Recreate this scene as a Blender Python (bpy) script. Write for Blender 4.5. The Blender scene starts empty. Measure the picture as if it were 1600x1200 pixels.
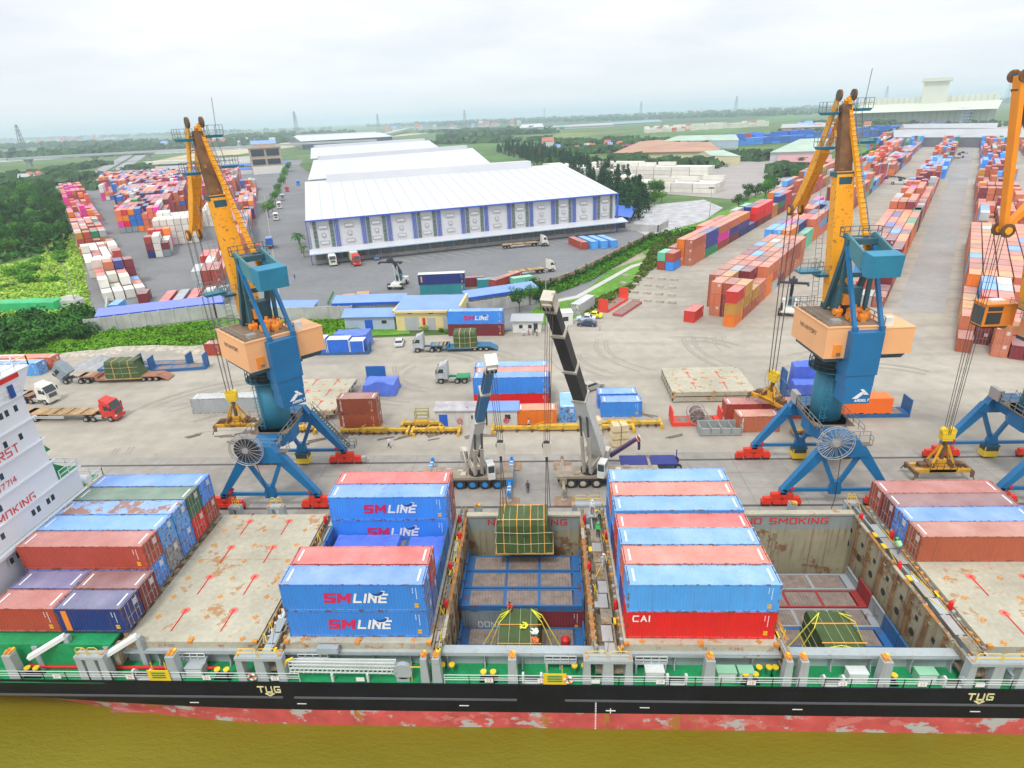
import bpy, math, random
from math import radians as R, sin, cos, pi, sqrt, atan2
from mathutils import Vector, Matrix
random.seed(7)
S = bpy.context.scene
COL = S.collection
# ---------------------------------------------------------------- camera
F_PX, H = 977.7, 43.9
_p, _r, _y = .4046, -.0417, -.0615
FWD = Vector((sin(_y)*cos(_p), cos(_y)*cos(_p), -sin(_p)))
RT = FWD.cross(Vector((0, 0, 1))).normalized(); UP = RT.cross(FWD)
RT, UP = RT*cos(_r)+UP*sin(_r), -RT*sin(_r)+UP*cos(_r)
cam = bpy.data.cameras.new('camera'); camo = bpy.data.objects.new('camera', cam); COL.objects.link(camo)
cam.sensor_width = 36; cam.lens = 36*F_PX/1600; cam.clip_start = .5; cam.clip_end = 60000
camo.matrix_world = Matrix(((RT.x, UP.x, -FWD.x, 0), (RT.y, UP.y, -FWD.y, 0), (RT.z, UP.z, -FWD.z, H), (0, 0, 0, 1)))
S.camera = camo
def G(px, py, z=0):                      # survey point of the photograph on the level z
    d = FWD*F_PX+RT*(px-800)+UP*(600-py); t = (z-H)/d.z
    return d.x*t, d.y*t
# ---------------------------------------------------------------- light
S.view_settings.view_transform = 'Standard'; S.view_settings.look = 'None'
S.view_settings.exposure = EXPO = 0.32; S.view_settings.gamma = 1
S.cycles.volume_bounces = 1; S.cycles.max_bounces = 6; S.cycles.volume_step_rate = 4
SUN_EL, SUN_AZ = 58, 200                 # degrees; azimuth clockwise from +Y
W = bpy.data.worlds.new('World'); S.world = W; W.use_nodes = True
nt = W.node_tree; nt.nodes.clear()
def N(t, **k):
    n = nt.nodes.new(t)
    for a, b in k.items(): setattr(n, a, b)
    return n
LK = lambda a, b: nt.links.new(a, b)
sky = N('ShaderNodeTexSky', sky_type='NISHITA', sun_disc=False, sun_elevation=R(SUN_EL), sun_rotation=R(SUN_AZ), air_density=1, dust_density=3)
tc = N('ShaderNodeTexCoord'); sep = N('ShaderNodeSeparateXYZ'); LK(tc.outputs['Generated'], sep.inputs[0])
# cloud deck: project direction on a flat layer so that clouds shrink to the horizon
mx = N('ShaderNodeMath', operation='MAXIMUM'); LK(sep.outputs[2], mx.inputs[0]); mx.inputs[1].default_value = 0
ad = N('ShaderNodeMath', operation='ADD'); LK(mx.outputs[0], ad.inputs[0]); ad.inputs[1].default_value = .14
dx = N('ShaderNodeMath', operation='DIVIDE'); LK(sep.outputs[0], dx.inputs[0]); LK(ad.outputs[0], dx.inputs[1])
dy = N('ShaderNodeMath', operation='DIVIDE'); LK(sep.outputs[1], dy.inputs[0]); LK(ad.outputs[0], dy.inputs[1])
cb = N('ShaderNodeCombineXYZ'); LK(dx.outputs[0], cb.inputs[0]); LK(dy.outputs[0], cb.inputs[1])
no = N('ShaderNodeTexNoise'); no.inputs['Scale'].default_value = .75; no.inputs['Detail'].default_value = 5; no.inputs['Roughness'].default_value = .5; LK(cb.outputs[0], no.inputs['Vector'])
cr = N('ShaderNodeValToRGB'); LK(no.outputs[0], cr.inputs[0])
cr.color_ramp.elements[0].position = .36; cr.color_ramp.elements[0].color = (.66, .70, .76, 1)
cr.color_ramp.elements[1].position = .62; cr.color_ramp.elements[1].color = (.87, .87, .875, 1)
hz = N('ShaderNodeMapRange'); LK(sep.outputs[2], hz.inputs[0]); hz.inputs[1].default_value = 0; hz.inputs[2].default_value = .12
mh = N('ShaderNodeMixRGB'); LK(hz.outputs[0], mh.inputs[0]); mh.inputs[1].default_value = (.72, .765, .785, 1); LK(cr.outputs[0], mh.inputs[2])
zr = N('ShaderNodeMapRange'); LK(sep.outputs[2], zr.inputs[0]); zr.inputs[1].default_value = .12; zr.inputs[2].default_value = .9; zr.inputs[3].default_value = 1; zr.inputs[4].default_value = 1.5
vm = N('ShaderNodeVectorMath', operation='SCALE'); LK(mh.outputs[0], vm.inputs[0]); LK(zr.outputs[0], vm.inputs['Scale'])
b1 = N('ShaderNodeBackground'); LK(vm.outputs[0], b1.inputs[0]); b1.inputs[1].default_value = .96
b2 = N('ShaderNodeBackground'); LK(sky.outputs[0], b2.inputs[0]); b2.inputs[1].default_value = .06
ms = N('ShaderNodeAddShader'); LK(b1.outputs[0], ms.inputs[0]); LK(b2.outputs[0], ms.inputs[1])
b2.inputs[1].default_value = .012
ow = N('ShaderNodeOutputWorld'); LK(ms.outputs[0], ow.inputs[0])
sl = bpy.data.lights.new('sun', 'SUN'); sl.energy = 1.5; sl.angle = R(11); sl.color = (1, .96, .9)
so = bpy.data.objects.new('sun', sl); COL.objects.link(so)
so.rotation_euler = Vector((sin(R(SUN_AZ))*cos(R(SUN_EL)), cos(R(SUN_AZ))*cos(R(SUN_EL)), sin(R(SUN_EL)))).to_track_quat('Z', 'Y').to_euler()
# ---------------------------------------------------------------- helpers
class MB:
    def __init__(s): s.v = []; s.f = []; s.m = []; s.mi = 0
    def q(s, *p, m=None):
        n = len(s.v); s.v += [tuple(a) for a in p]; s.f.append(tuple(range(n, n+len(p)))); s.m.append(s.mi if m is None else m); return s
    def hexa(s, P, m=None):
        n = len(s.v); s.v += [tuple(a) for a in P]; mi = s.mi if m is None else m
        for a in ((0, 3, 2, 1), (4, 5, 6, 7), (0, 1, 5, 4), (1, 2, 6, 5), (2, 3, 7, 6), (3, 0, 4, 7)):
            s.f.append(tuple(n+i for i in a)); s.m.append(mi)
        return s
    def box(s, x0, x1, y0, y1, z0, z1, m=None):
        return s.hexa([(x0, y0, z0), (x1, y0, z0), (x1, y1, z0), (x0, y1, z0), (x0, y0, z1), (x1, y0, z1), (x1, y1, z1), (x0, y1, z1)], m)
    def beam(s, a, b, w, h=None, w2=None, h2=None, up=(0, 0, 1), m=None):
        a = Vector(a); b = Vector(b); h = h or w; w2 = w2 or w; h2 = h2 or h
        d = (b-a).normalized(); u = Vector(up)
        if abs(d.dot(u)) > .99: u = Vector((0, 1, 0))
        r = d.cross(u).normalized(); u = r.cross(d)
        P = []
        for c, ww, hh in ((a, w, h), (b, w2, h2)):
            for i, j in ((-1, -1), (1, -1), (1, 1), (-1, 1)): P.append(c+r*(i*ww/2)+u*(j*hh/2))
        return s.hexa(P, m)
    def cyl(s, a, b, r, n=10, r2=None, m=None, cap=True):
        a = Vector(a); b = Vector(b); r2 = r if r2 is None else r2; d = (b-a).normalized()
        u = Vector((0, 0, 1)) if abs(d.z) < .9 else Vector((1, 0, 0))
        x = d.cross(u).normalized(); y = d.cross(x); k = len(s.v); mi = s.mi if m is None else m
        for c, rr in ((a, r), (b, r2)):
            for i in range(n):
                t = 2*pi*i/n; s.v.append(tuple(c+x*(rr*cos(t))+y*(rr*sin(t))))
        for i in range(n):
            j = (i+1) % n; s.f.append((k+i, k+n+i, k+n+j, k+j)); s.m.append(mi)
        if cap: s.f += [tuple(k+i for i in range(n)), tuple(k+n+i for i in reversed(range(n)))]; s.m += [mi, mi]
        return s
    def tube(s, pts, r, n=6, m=None):
        for a, b in zip(pts, pts[1:]): s.cyl(a, b, r, n, m=m)
        return s
    def prism(s, pts, axis, a0, a1, m=None):       # polygon pts in the other two axes, extruded along axis
        def mk(p, a): return {'x': (a, p[0], p[1]), 'y': (p[0], a, p[1]), 'z': (p[0], p[1], a)}[axis]
        n = len(s.v); k = len(pts); mi = s.mi if m is None else m
        s.v += [mk(p, a0) for p in pts]+[mk(p, a1) for p in pts]
        s.f += [tuple(n+i for i in range(k)), tuple(n+k+i for i in reversed(range(k)))]; s.m += [mi, mi]
        for i in range(k):
            j = (i+1) % k; s.f.append((n+i, n+k+i, n+k+j, n+j)); s.m.append(mi)
        return s
    def rail(s, pts, h=1.05, r=.03, step=1.6, mid=True, m=None):   # guard rail along a path of 3-D points
        for a, b in zip(pts, pts[1:]):
            a = Vector(a); b = Vector(b); L = (b-a).length; k = max(1, round(L/step))
            for i in range(k+1):
                p = a.lerp(b, i/k); s.beam(p, p+Vector((0, 0, h)), r*2, m=m)
            for hh in ((h, h*.5) if mid else (h,)):
                s.beam(a+Vector((0, 0, hh)), b+Vector((0, 0, hh)), r*2, m=m)
        return s
    def mesh(s, name, mats):
        me = bpy.data.meshes.new(name); me.from_pydata(s.v, [], s.f)
        for m in (mats if isinstance(mats, (list, tuple)) else [mats]): me.materials.append(m)
        if any(s.m): me.polygons.foreach_set('material_index', s.m)
        me.update(); return me
    def build(s, name, mats, parent=None, loc=None, rz=None):
        return link(name, s.mesh(name, mats), parent, loc, rz)
def link(name, me, parent=None, loc=None, rz=None):
    o = bpy.data.objects.new(name, me); COL.objects.link(o)
    if parent is not None: o.parent = parent
    if loc is not None: o.location = loc
    if rz is not None: o.rotation_euler = (0, 0, rz)
    return o
LABELS = {}
def tag(o, label=None, cat=None, group=None, kind=None):
    if label:
        o['label'] = label
        n = len(label.split())
        if n < 4 or n > 16: print('LABEL LENGTH', n, label)
        if label in LABELS and LABELS[label] != (group or '?'): print('DUP LABEL', label)
        if label in LABELS and not group: print('DUP LABEL nogroup', label)
        LABELS[label] = group or '?'
    if cat: o['category'] = cat
    if group: o['group'] = group
    if kind: o['kind'] = kind
    return o
def root(name, loc, rz=0, label=None, cat=None, group=None):
    o = link(name, None, None, loc, rz); o.empty_display_size = .5
    return tag(o, label, cat, group)
def struct(name, mb, mats, kind='structure', **k):
    o = mb.build(name, mats, **k); o['kind'] = kind; return o
def copy_tree(o, parent=None, loc=None, rz=None):
    c = o.copy(); COL.objects.link(c)
    if parent is not None: c.parent = parent
    if loc is not None: c.location = loc
    if rz is not None: c.rotation_euler = (0, 0, rz)
    for ch in KIDS.get(o.name, None) or list(o.children): copy_tree(ch, c)
    return c
KIDS = {}
def smooth(o):
    o.data.polygons.foreach_set('use_smooth', [True]*len(o.data.polygons)); return o
# ---------------------------------------------------------------- materials
MATS = {}
def mat(name, col, rough=.6, metal=0, var=.12, scale=.6, rust=0, rcol=(.16, .055, .02), rscale=.5, bump=0, bscale=8, coat=0, objcol=None, streak=0, chalk=0, spec=.5, var2=0):
    if name in MATS: return MATS[name]
    m = bpy.data.materials.new(name); m.use_nodes = True; t = m.node_tree; n = t.nodes; l = t.links; n.clear()
    out = n.new('ShaderNodeOutputMaterial'); b = n.new('ShaderNodeBsdfPrincipled'); l.new(b.outputs[0], out.inputs[0])
    b.inputs['Roughness'].default_value = rough; b.inputs['Metallic'].default_value = metal; b.inputs['Specular IOR Level'].default_value = spec
    if objcol == 'obj': c0 = n.new('ShaderNodeObjectInfo'); src = c0.outputs['Color']; 
    elif objcol: c0 = n.new('ShaderNodeAttribute'); c0.attribute_name = objcol; src = c0.outputs['Color']
    else: c0 = n.new('ShaderNodeRGB'); c0.outputs[0].default_value = (*col, 1); src = c0.outputs[0]
    g = n.new('ShaderNodeNewGeometry'); pos = g.outputs['Position']
    def noise(sc, det=4, vec=None, rg=.55):
        a = n.new('ShaderNodeTexNoise'); a.inputs['Scale'].default_value = sc; a.inputs['Detail'].default_value = det; a.inputs['Roughness'].default_value = rg
        l.new(vec or pos, a.inputs['Vector']); return a.outputs[0]
    def mr(x, a0, a1, b0, b1):
        k = n.new('ShaderNodeMapRange'); l.new(x, k.inputs[0])
        for i, vv in zip((1, 2, 3, 4), (a0, a1, b0, b1)): k.inputs[i].default_value = vv
        return k.outputs[0]
    def mix(f, a, c):
        k = n.new('ShaderNodeMixRGB')
        for i, x in ((0, f), (1, a), (2, c)):
            if isinstance(x, (int, float)): k.inputs[i].default_value = x
            elif isinstance(x, tuple): k.inputs[i].default_value = (*x, 1)
            else: l.new(x, k.inputs[i])
        return k.outputs[0]
    def mul(a, c):
        k = n.new('ShaderNodeMath'); k.operation = 'MULTIPLY'
        for i, x in ((0, a), (1, c)):
            if isinstance(x, (int, float)): k.inputs[i].default_value = x
            else: l.new(x, k.inputs[i])
        return k.outputs[0]
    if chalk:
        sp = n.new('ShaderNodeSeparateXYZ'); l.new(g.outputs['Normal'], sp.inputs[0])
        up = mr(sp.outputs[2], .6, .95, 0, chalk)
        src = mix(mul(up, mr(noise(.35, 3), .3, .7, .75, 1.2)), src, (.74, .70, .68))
    if var:
        k = n.new('ShaderNodeVectorMath'); k.operation = 'SCALE'; l.new(src, k.inputs[0]); l.new(mr(noise(scale, 5), .25, .75, 1-var, 1+var), k.inputs['Scale']); src = k.outputs[0]
    if var2:
        k = n.new('ShaderNodeVectorMath'); k.operation = 'SCALE'; l.new(src, k.inputs[0]); l.new(mr(noise(scale*9, 4), .3, .7, 1-var2, 1+var2), k.inputs['Scale']); src = k.outputs[0]
    if streak:
        vm = n.new('ShaderNodeVectorMath'); vm.operation = 'MULTIPLY'; l.new(pos, vm.inputs[0]); vm.inputs[1].default_value = (2.6, 2.6, .16)
        src = mix(mr(noise(1, 4, vm.outputs[0]), .52, .75, 0, streak), src, rcol)
    if rust:
        a = noise(rscale, 8, rg=.7)
        src = mix(mr(a, .72-rust*.3, .77-rust*.3, 0, .85), src, rcol)
    l.new(src, b.inputs['Base Color'])
    if bump:
        k = n.new('ShaderNodeBump'); k.inputs['Strength'].default_value = bump; k.inputs['Distance'].default_value = .05; l.new(noise(bscale, 4), k.inputs['Height']); l.new(k.outputs[0], b.inputs['Normal'])
    MATS[name] = m; return m
def text(name, s, size, m, parent=None, loc=(0, 0, 0), rot=(0, 0, 0), shear=0, off=0, sx=1, ext=.006, align='CENTER'):
    c = bpy.data.curves.new(name, 'FONT'); c.body = s; c.size = size; c.align_x = align; c.align_y = 'CENTER'; c.shear = shear; c.offset = off; c.extrude = ext; c.resolution_u = 3; c.space_character = 1.05
    o = bpy.data.objects.new(name, c); COL.objects.link(o)
    dg = bpy.context.evaluated_depsgraph_get(); me = bpy.data.meshes.new_from_object(o.evaluated_get(dg)); bpy.data.objects.remove(o)
    me.materials.clear(); me.materials.append(m)
    o = link(name, me, parent); o.location = loc; o.rotation_euler = rot; o.scale = (sx, 1, 1); return o

# block lettering: every letter is a set of strokes cut as thin plates (each stroke a hair prouder than the last)
GL = {'A': [(0, 0, .5, 1), (.5, 1, 1, 0), (.2, .35, .8, .35)], 'C': [(1, 1, .12, 1), (.12, 1, 0, .5), (0, .5, .12, 0), (.12, 0, 1, 0)], 'D': [(0, 0, 0, 1), (0, 1, .7, 1), (.7, 1, 1, .6), (1, .6, 1, .4), (1, .4, .7, 0), (.7, 0, 0, 0)],
 'E': [(0, 0, 0, 1), (0, 1, 1, 1), (0, .5, .85, .5), (0, 0, 1, 0)], 'F': [(0, 0, 0, 1), (0, 1, 1, 1), (0, .52, .8, .52)], 'G': [(1, 1, .1, 1), (.1, 1, 0, .5), (0, .5, .1, 0), (.1, 0, 1, 0), (1, 0, 1, .48), (1, .48, .55, .48)],
 'H': [(0, 0, 0, 1), (1, 0, 1, 1), (0, .5, 1, .5)], 'I': [(.5, 0, .5, 1)], 'J': [(1, 1, 1, 0), (1, 0, 0, 0), (0, 0, 0, .35)], 'K': [(0, 0, 0, 1), (0, .45, 1, 1), (.3, .6, 1, 0)], 'L': [(0, 1, 0, 0), (0, 0, 1, 0)], 'M': [(0, 0, 0, 1), (0, 1, .5, .35), (.5, .35, 1, 1), (1, 1, 1, 0)],
 'N': [(0, 0, 0, 1), (0, 1, 1, 0), (1, 0, 1, 1)], 'O': [(0, 0, 0, 1), (0, 1, 1, 1), (1, 1, 1, 0), (1, 0, 0, 0)], 'P': [(0, 0, 0, 1), (0, 1, 1, 1), (1, 1, 1, .5), (1, .5, 0, .5)], 'R': [(0, 0, 0, 1), (0, 1, 1, 1), (1, 1, 1, .5), (1, .5, 0, .5), (.45, .5, 1, 0)],
 'S': [(1, 1, 0, 1), (0, 1, 0, .52), (0, .52, 1, .48), (1, .48, 1, 0), (1, 0, 0, 0)], 'T': [(0, 1, 1, 1), (.5, 1, .5, 0)], 'U': [(0, 1, 0, 0), (0, 0, 1, 0), (1, 0, 1, 1)], 'V': [(0, 1, .5, 0), (.5, 0, 1, 1)], 'W': [(0, 1, .25, 0), (.25, 0, .5, .7), (.5, .7, .75, 0), (.75, 0, 1, 1)], 'X': [(0, 0, 1, 1), (0, 1, 1, 0)], 'Y': [(0, 1, .5, .5), (1, 1, .5, .5), (.5, .5, .5, 0)], 'Z': [(0, 1, 1, 1), (1, 1, 0, 0), (0, 0, 1, 0)],
 '0': [(0, 0, 0, 1), (0, 1, 1, 1), (1, 1, 1, 0), (1, 0, 0, 0)], '1': [(.5, 0, .5, 1)], '4': [(.7, 0, .7, 1), (.7, 1, 0, .3), (0, .3, 1, .3)], '5': [(1, 1, 0, 1), (0, 1, 0, .55), (0, .55, 1, .5), (1, .5, 1, 0), (1, 0, 0, 0)], '7': [(0, 1, 1, 1), (1, 1, .4, 0)], '9': [(1, 0, 1, 1), (1, 1, 0, 1), (0, 1, 0, .5), (0, .5, 1, .5)]}
def letters(name, s, size, m, parent=None, loc=(0, 0, 0), rot=(0, 0, 0), shear=0, off=.0, sx=1, ext=.006, align='CENTER', w=None):
    b = MB(); H_ = size*.72; w = w or (.085+off*1.6)*size if w is None else w; adv = size*.50; gap = size*.20+w*.6; x = 0; k = 0
    for ch in s:
        if ch == ' ': x += adv*.5; continue
        ww = 0 if ch in 'I1' else (adv*1.25 if ch in 'MW' else adv)
        for (a0, b0, a1, b1) in GL[ch]:
            if ch in 'I1': a0 = a1 = 0
            p = Vector((x+a0*ww+shear*b0*H_, (b0-.5)*H_, 0)); q = Vector((x+a1*ww+shear*b1*H_, (b1-.5)*H_, 0)); d = (q-p).normalized()*w*.5; n_ = Vector((-d.y, d.x, 0)); p = p-d*.98; q = q+d*.98
            z = ext+.0012*(k % 5); k += 1
            b.hexa([p-n_+Vector((0, 0, -.002)), q-n_+Vector((0, 0, -.002)), q+n_+Vector((0, 0, -.002)), p+n_+Vector((0, 0, -.002)), p-n_+Vector((0, 0, z)), q-n_+Vector((0, 0, z)), q+n_+Vector((0, 0, z)), p+n_+Vector((0, 0, z))])
        x += ww+gap
    x -= gap; sh = {'CENTER': x/2, 'RIGHT': x, 'LEFT': 0}[align]
    b.v = [(p[0]-sh, p[1], p[2]) for p in b.v]
    o = b.build(name, m, parent); o.location = loc; o.rotation_euler = rot; o.scale = (sx, 1, 1); return o
# ================================================================ ground, water
M_conc = mat('quay_concrete', (.37, .338, .28), .85, var=.2, scale=.045, rust=.0, bump=.3, bscale=3, var2=.10)
M_asph = mat('asphalt', (.185, .19, .195), .9, var=.15, scale=.05, bump=.3, bscale=6, var2=.08)
M_field = mat('field_grass', (.085, .155, .035), .95, var=.5, scale=.012, bump=.6, bscale=.5, var2=.25)
M_lush = mat('lush_grass', (.105, .27, .02), .95, var=.4, scale=.08, bump=1, bscale=3, var2=.3)
M_dirt = mat('dirt', (.34, .29, .21), .95, var=.3, scale=.08, bump=.6, bscale=3, var2=.15)
M_sand = mat('pale_sand', (.5, .43, .28), .95, var=.12, scale=.02)
M_wall = mat('weathered_concrete', (.44, .44, .42), .85, var=.25, scale=.3, streak=.45, rcol=(.2, .19, .17))
# stains and tyre marks in the quay concrete
def stains(m, amt=.55):
    t = m.node_tree; n = t.nodes; l = t.links; b = [x for x in n if x.type == 'BSDF_PRINCIPLED'][0]
    src = b.inputs['Base Color'].links[0].from_socket
    g = n.new('ShaderNodeNewGeometry')
    w = n.new('ShaderNodeTexNoise'); w.inputs['Scale'].default_value = .022; w.inputs['Detail'].default_value = 2; l.new(g.outputs['Position'], w.inputs['Vector'])
    # tyre arcs: distorted fine rings
    wv = n.new('ShaderNodeTexWave'); wv.wave_type = 'RINGS'; wv.inputs['Scale'].default_value = .035; wv.inputs['Distortion'].default_value = 9; wv.inputs['Detail'].default_value = 3; wv.inputs['Detail Scale'].default_value = .12
    l.new(g.outputs['Position'], wv.inputs['Vector'])
    mr = n.new('ShaderNodeMapRange'); l.new(wv.outputs[0], mr.inputs[0]); mr.inputs[1].default_value = .72; mr.inputs[2].default_value = 1; mr.inputs[3].default_value = 0; mr.inputs[4].default_value = .35*amt
    mx = n.new('ShaderNodeMixRGB'); l.new(mr.outputs[0], mx.inputs[0]); l.new(src, mx.inputs[1]); mx.inputs[2].default_value = (.17, .155, .14, 1)
    n2 = n.new('ShaderNodeTexNoise'); n2.inputs['Scale'].default_value = .22; n2.inputs['Detail'].default_value = 8; n2.inputs['Roughness'].default_value = .7; l.new(g.outputs['Position'], n2.inputs['Vector'])
    m2 = n.new('ShaderNodeMapRange'); l.new(n2.outputs[0], m2.inputs[0]); m2.inputs[1].default_value = .6; m2.inputs[2].default_value = .72; m2.inputs[3].default_value = 0; m2.inputs[4].default_value = amt*.8
    m3 = n.new('ShaderNodeMixRGB'); l.new(m2.outputs[0], m3.inputs[0]); l.new(mx.outputs[0], m3.inputs[1]); m3.inputs[2].default_value = (.2, .175, .15, 1)
    l.new(m3.outputs[0], b.inputs['Base Color'])
stains(M_conc, .5); stains(M_asph, .2)
def sheet(name, pts, z, m, kind='structure'):
    b = MB(); P = [(p[0], p[1], z) for p in pts]; b.q(*P); return struct(name, b, m, kind)
def pg(pts, z=0): return [G(*p, z) for p in pts]
b = MB()
b.q((-14000, 61, -.12), (14000, 61, -.12), (14000, 24000, -.12), (-14000, 24000, -.12))
struct('terrain', b, M_field)
# warehouse yard asphalt
sheet('yard_asphalt', [(-2, 131), (-47, 143.4), (-68, 143.6), (-80, 148), (-109, 137.5), (-270, 352), (-500, 668), (-470, 800), (-330, 900), (-285, 760), (-150, 460), (40, 300), (40.2, 238), (32, 220), (9, 160)], -.05, M_asph)
# main concrete apron with the container yard
O_R = (40.5, 131.1); TR = R(58.5)
def fR(a, b): return (O_R[0]+a*sin(TR)+b*cos(TR), O_R[1]-a*cos(TR)+b*sin(TR))
sheet('quay_apron', [(-170, 61), (400, 61), (900, 700), (1050, 1150), (545, 1110), fR(-34, 640), fR(-42, 300), fR(-47, 120), (23, 172), (7, 141), (-9, 131.5), (-60, 128), (-75, 132), (-100, 122), (-170, 112)], -.004, M_conc)
# asphalt lanes between the stacks
sheet('yard_road', [fR(28, 30), fR(37, 30), fR(41, 700), fR(31, 700)], .012, mat('worn_lane', (.32, .31, .295), .9, var=.15, scale=.06, var2=.08))
sheet('quay_road', [(-170, 77.5), (130, 77), (130, 61.1), (-170, 61.1)], .004, mat('dark_apron', (.305, .285, .255), .9, var=.25, scale=.08, var2=.12))
# quay wall and rails
b = MB(); b.box(-400, 700, 60.2, 61.05, -7, .05); struct('quay_wall', b, M_wall)
b = MB()
for y in (64.2, 75.1): b.box(-170, 130, y-.06, y+.06, .0, .03)
for y in (64.2, 75.1):
    b.box(-170, 130, y-.22, y-.08, .006, .012); b.box(-170, 130, y+.08, y+.22, .006, .012)
struct('crane_rail', b, mat('rail_steel', (.09, .08, .075), .6, rust=.2))
b = MB(); b.box(-170, 130, 61.2, 61.6, .0, .22); tag(b.build('quay_kerb', mat('kerb_paint', (.5, .45, .2), .8, rust=.5)), 'low worn kerb along the edge of the quay above the water', 'kerb')
# river
m = bpy.data.materials.new('river_water'); m.use_nodes = True; t = m.node_tree; P = t.nodes['Principled BSDF']
P.inputs['Base Color'].default_value = (.14, .105, .004, 1); P.inputs['Roughness'].default_value = .22; P.inputs['Specular IOR Level'].default_value = .25
g = t.nodes.new('ShaderNodeNewGeometry'); vm = t.nodes.new('ShaderNodeVectorMath'); vm.operation = 'MULTIPLY'; vm.inputs[1].default_value = (.5, 1.1, 1); t.links.new(g.outputs['Position'], vm.inputs[0])
n1 = t.nodes.new('ShaderNodeTexNoise'); n1.inputs['Scale'].default_value = 2.1; n1.inputs['Detail'].default_value = 7; n1.inputs['Roughness'].default_value = .68; n1.inputs['Distortion'].default_value = .25; t.links.new(vm.outputs[0], n1.inputs['Vector'])
bp = t.nodes.new('ShaderNodeBump'); bp.inputs['Strength'].default_value = .42; bp.inputs['Distance'].default_value = .3; t.links.new(n1.outputs[0], bp.inputs['Height']); t.links.new(bp.outputs[0], P.inputs['Normal'])
n2 = t.nodes.new('ShaderNodeTexNoise'); n2.inputs['Scale'].default_value = .06; n2.inputs['Detail'].default_value = 4; t.links.new(vm.outputs[0], n2.inputs['Vector'])
rp = t.nodes.new('ShaderNodeValToRGB'); rp.color_ramp.elements[0].position = .35; rp.color_ramp.elements[0].color = (.155, .128, .004, 1); rp.color_ramp.elements[1].position = .65; rp.color_ramp.elements[1].color = (.205, .175, .012, 1)
t.links.new(n2.outputs[0], rp.inputs[0]); t.links.new(rp.outputs[0], P.inputs['Base Color'])
b = MB(); b.q((-600, -300, -4.3), (900, -300, -4.3), (900, 38.6, -4.3), (-600, 38.6, -4.3)); b.q((-600, 38.6, -4.3), (-40, 38.6, -4.3), (-40, 60.5, -4.3), (-600, 60.5, -4.3)); b.q((-40, 60.2, -4.3), (-40, 58.6, -4.3), (79, 58.6, -4.3), (79, 60.2, -4.3)); b.q((79, 38.6, -4.3), (900, 38.6, -4.3), (900, 60.5, -4.3), (79, 60.5, -4.3)); struct('water', b, m)
# green strips and patches
sheet('green_strip', pg([(-60, 560), (110, 552), (200, 545), (320, 540), (345, 528), (420, 528), (560, 526), (640, 522), (640, 505), (553, 496), (420, 503), (345, 497), (140, 522), (100, 500), (-60, 500)], 0), .02, M_lush)
sheet('meadow', pg([(-80, 560), (-80, 470), (-30, 420), (60, 400), (105, 350), (128, 400), (140, 470), (152, 525)], 0), -.02, mat('mixed_meadow', (.15, .30, .03), .95, var=.45, scale=.07, rust=.5, rcol=(.25, .2, .08), rscale=.03, bump=1, bscale=2, var2=.3))
sheet('green_verge', [(-8, 132), (8, 141.2), (24, 172), fR(-45, 120), fR(-41, 300), fR(-33, 640), fR(-60, 640), fR(-52, 300), fR(-53, 150), (40.2, 238), (31, 219), (9, 161), (-2, 152)], -.0, M_lush)
sheet('dirt_path', pg([(905, 440), (1010, 402), (1000, 390), (870, 440)]), .03, M_dirt)
sheet('storm_drain', pg([(860, 470), (900, 462), (985, 415), (1010, 408), (1012, 411), (987, 419), (904, 466), (862, 474)]), .05, mat('pale_kerb', (.5, .49, .45), .8))
sheet('rubble_ground', pg([(960, 345), (1000, 322), (1100, 312), (1130, 325), (1100, 345), (1040, 362), (1010, 368)]), .04, mat('grey_rubble', (.42, .42, .43), .95, var=.35, scale=.25, bump=1, bscale=1.2, var2=.3))
# parking lines in front of the warehouse docks
b = MB()
TW = R(23.5); WO = (-78.6, 209.4)
def fW(a, c): return (WO[0]+a*cos(TW)-c*sin(TW), WO[1]+a*sin(TW)+c*cos(TW))
for i in range(17):
    a = 22+i*4.1; p = [fW(a+.0, -3), fW(a+.25, -3), fW(a+4.1, -14), fW(a+3.85, -14)]
    b.q(*[(x, y, -.03) for x, y in p])
for i in (0, 1):
    a = -13-i*11; p = [fW(a, -40), fW(a+.2, -40), fW(a+.2, 260), fW(a, 260)]; b.q(*[(x, y, -.03) for x, y in p])
struct('road_marking', b, mat('worn_line_paint', (.42, .4, .28), .8, rust=.4, rcol=(.2, .2, .2), rscale=1.5))
# highway
b = MB()
def ribbon(pts, w, z, b):
    L = []
    for i, p in enumerate(pts):
        a = Vector(pts[max(0, i-1)]); c = Vector(pts[min(len(pts)-1, i+1)]); d = (c-a).normalized(); nrm = Vector((-d.y, d.x))
        ww = w[i] if isinstance(w, list) else w
        L.append((Vector(p)+nrm*ww/2, Vector(p)-nrm*ww/2))
    for (a, c), (e, f_) in zip(L, L[1:]): b.q((c.x, c.y, z), (f_.x, f_.y, z), (e.x, e.y, z), (a.x, a.y, z))
hw = [G(115, 285), G(150, 272), G(185, 252), G(208, 240), G(225, 228), G(233, 219)]
hw2 = [G(150, 285), G(178, 268), G(205, 252), G(222, 240), G(238, 229), G(244, 219)]
ribbon(hw, [16, 18, 20, 24, 34, 60], .1, b); ribbon(hw2, [12, 18, 22, 26, 36, 60], .1, b)
ribbon([G(60, 300), G(120, 283), G(330, 262), G(470, 255)], 14, .06, b)
struct('highway', b, mat('highway_asphalt', (.3, .3, .31), .9, var=.1, scale=.01))
b = MB(); ribbon([tuple((Vector(p)+Vector(q))/2) for p, q in zip(hw, hw2)][1:], [5, 5, 6, 8, 12], .3, b); struct('median_strip', b, mat('median_green', (.05, .12, .03), .95))
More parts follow.
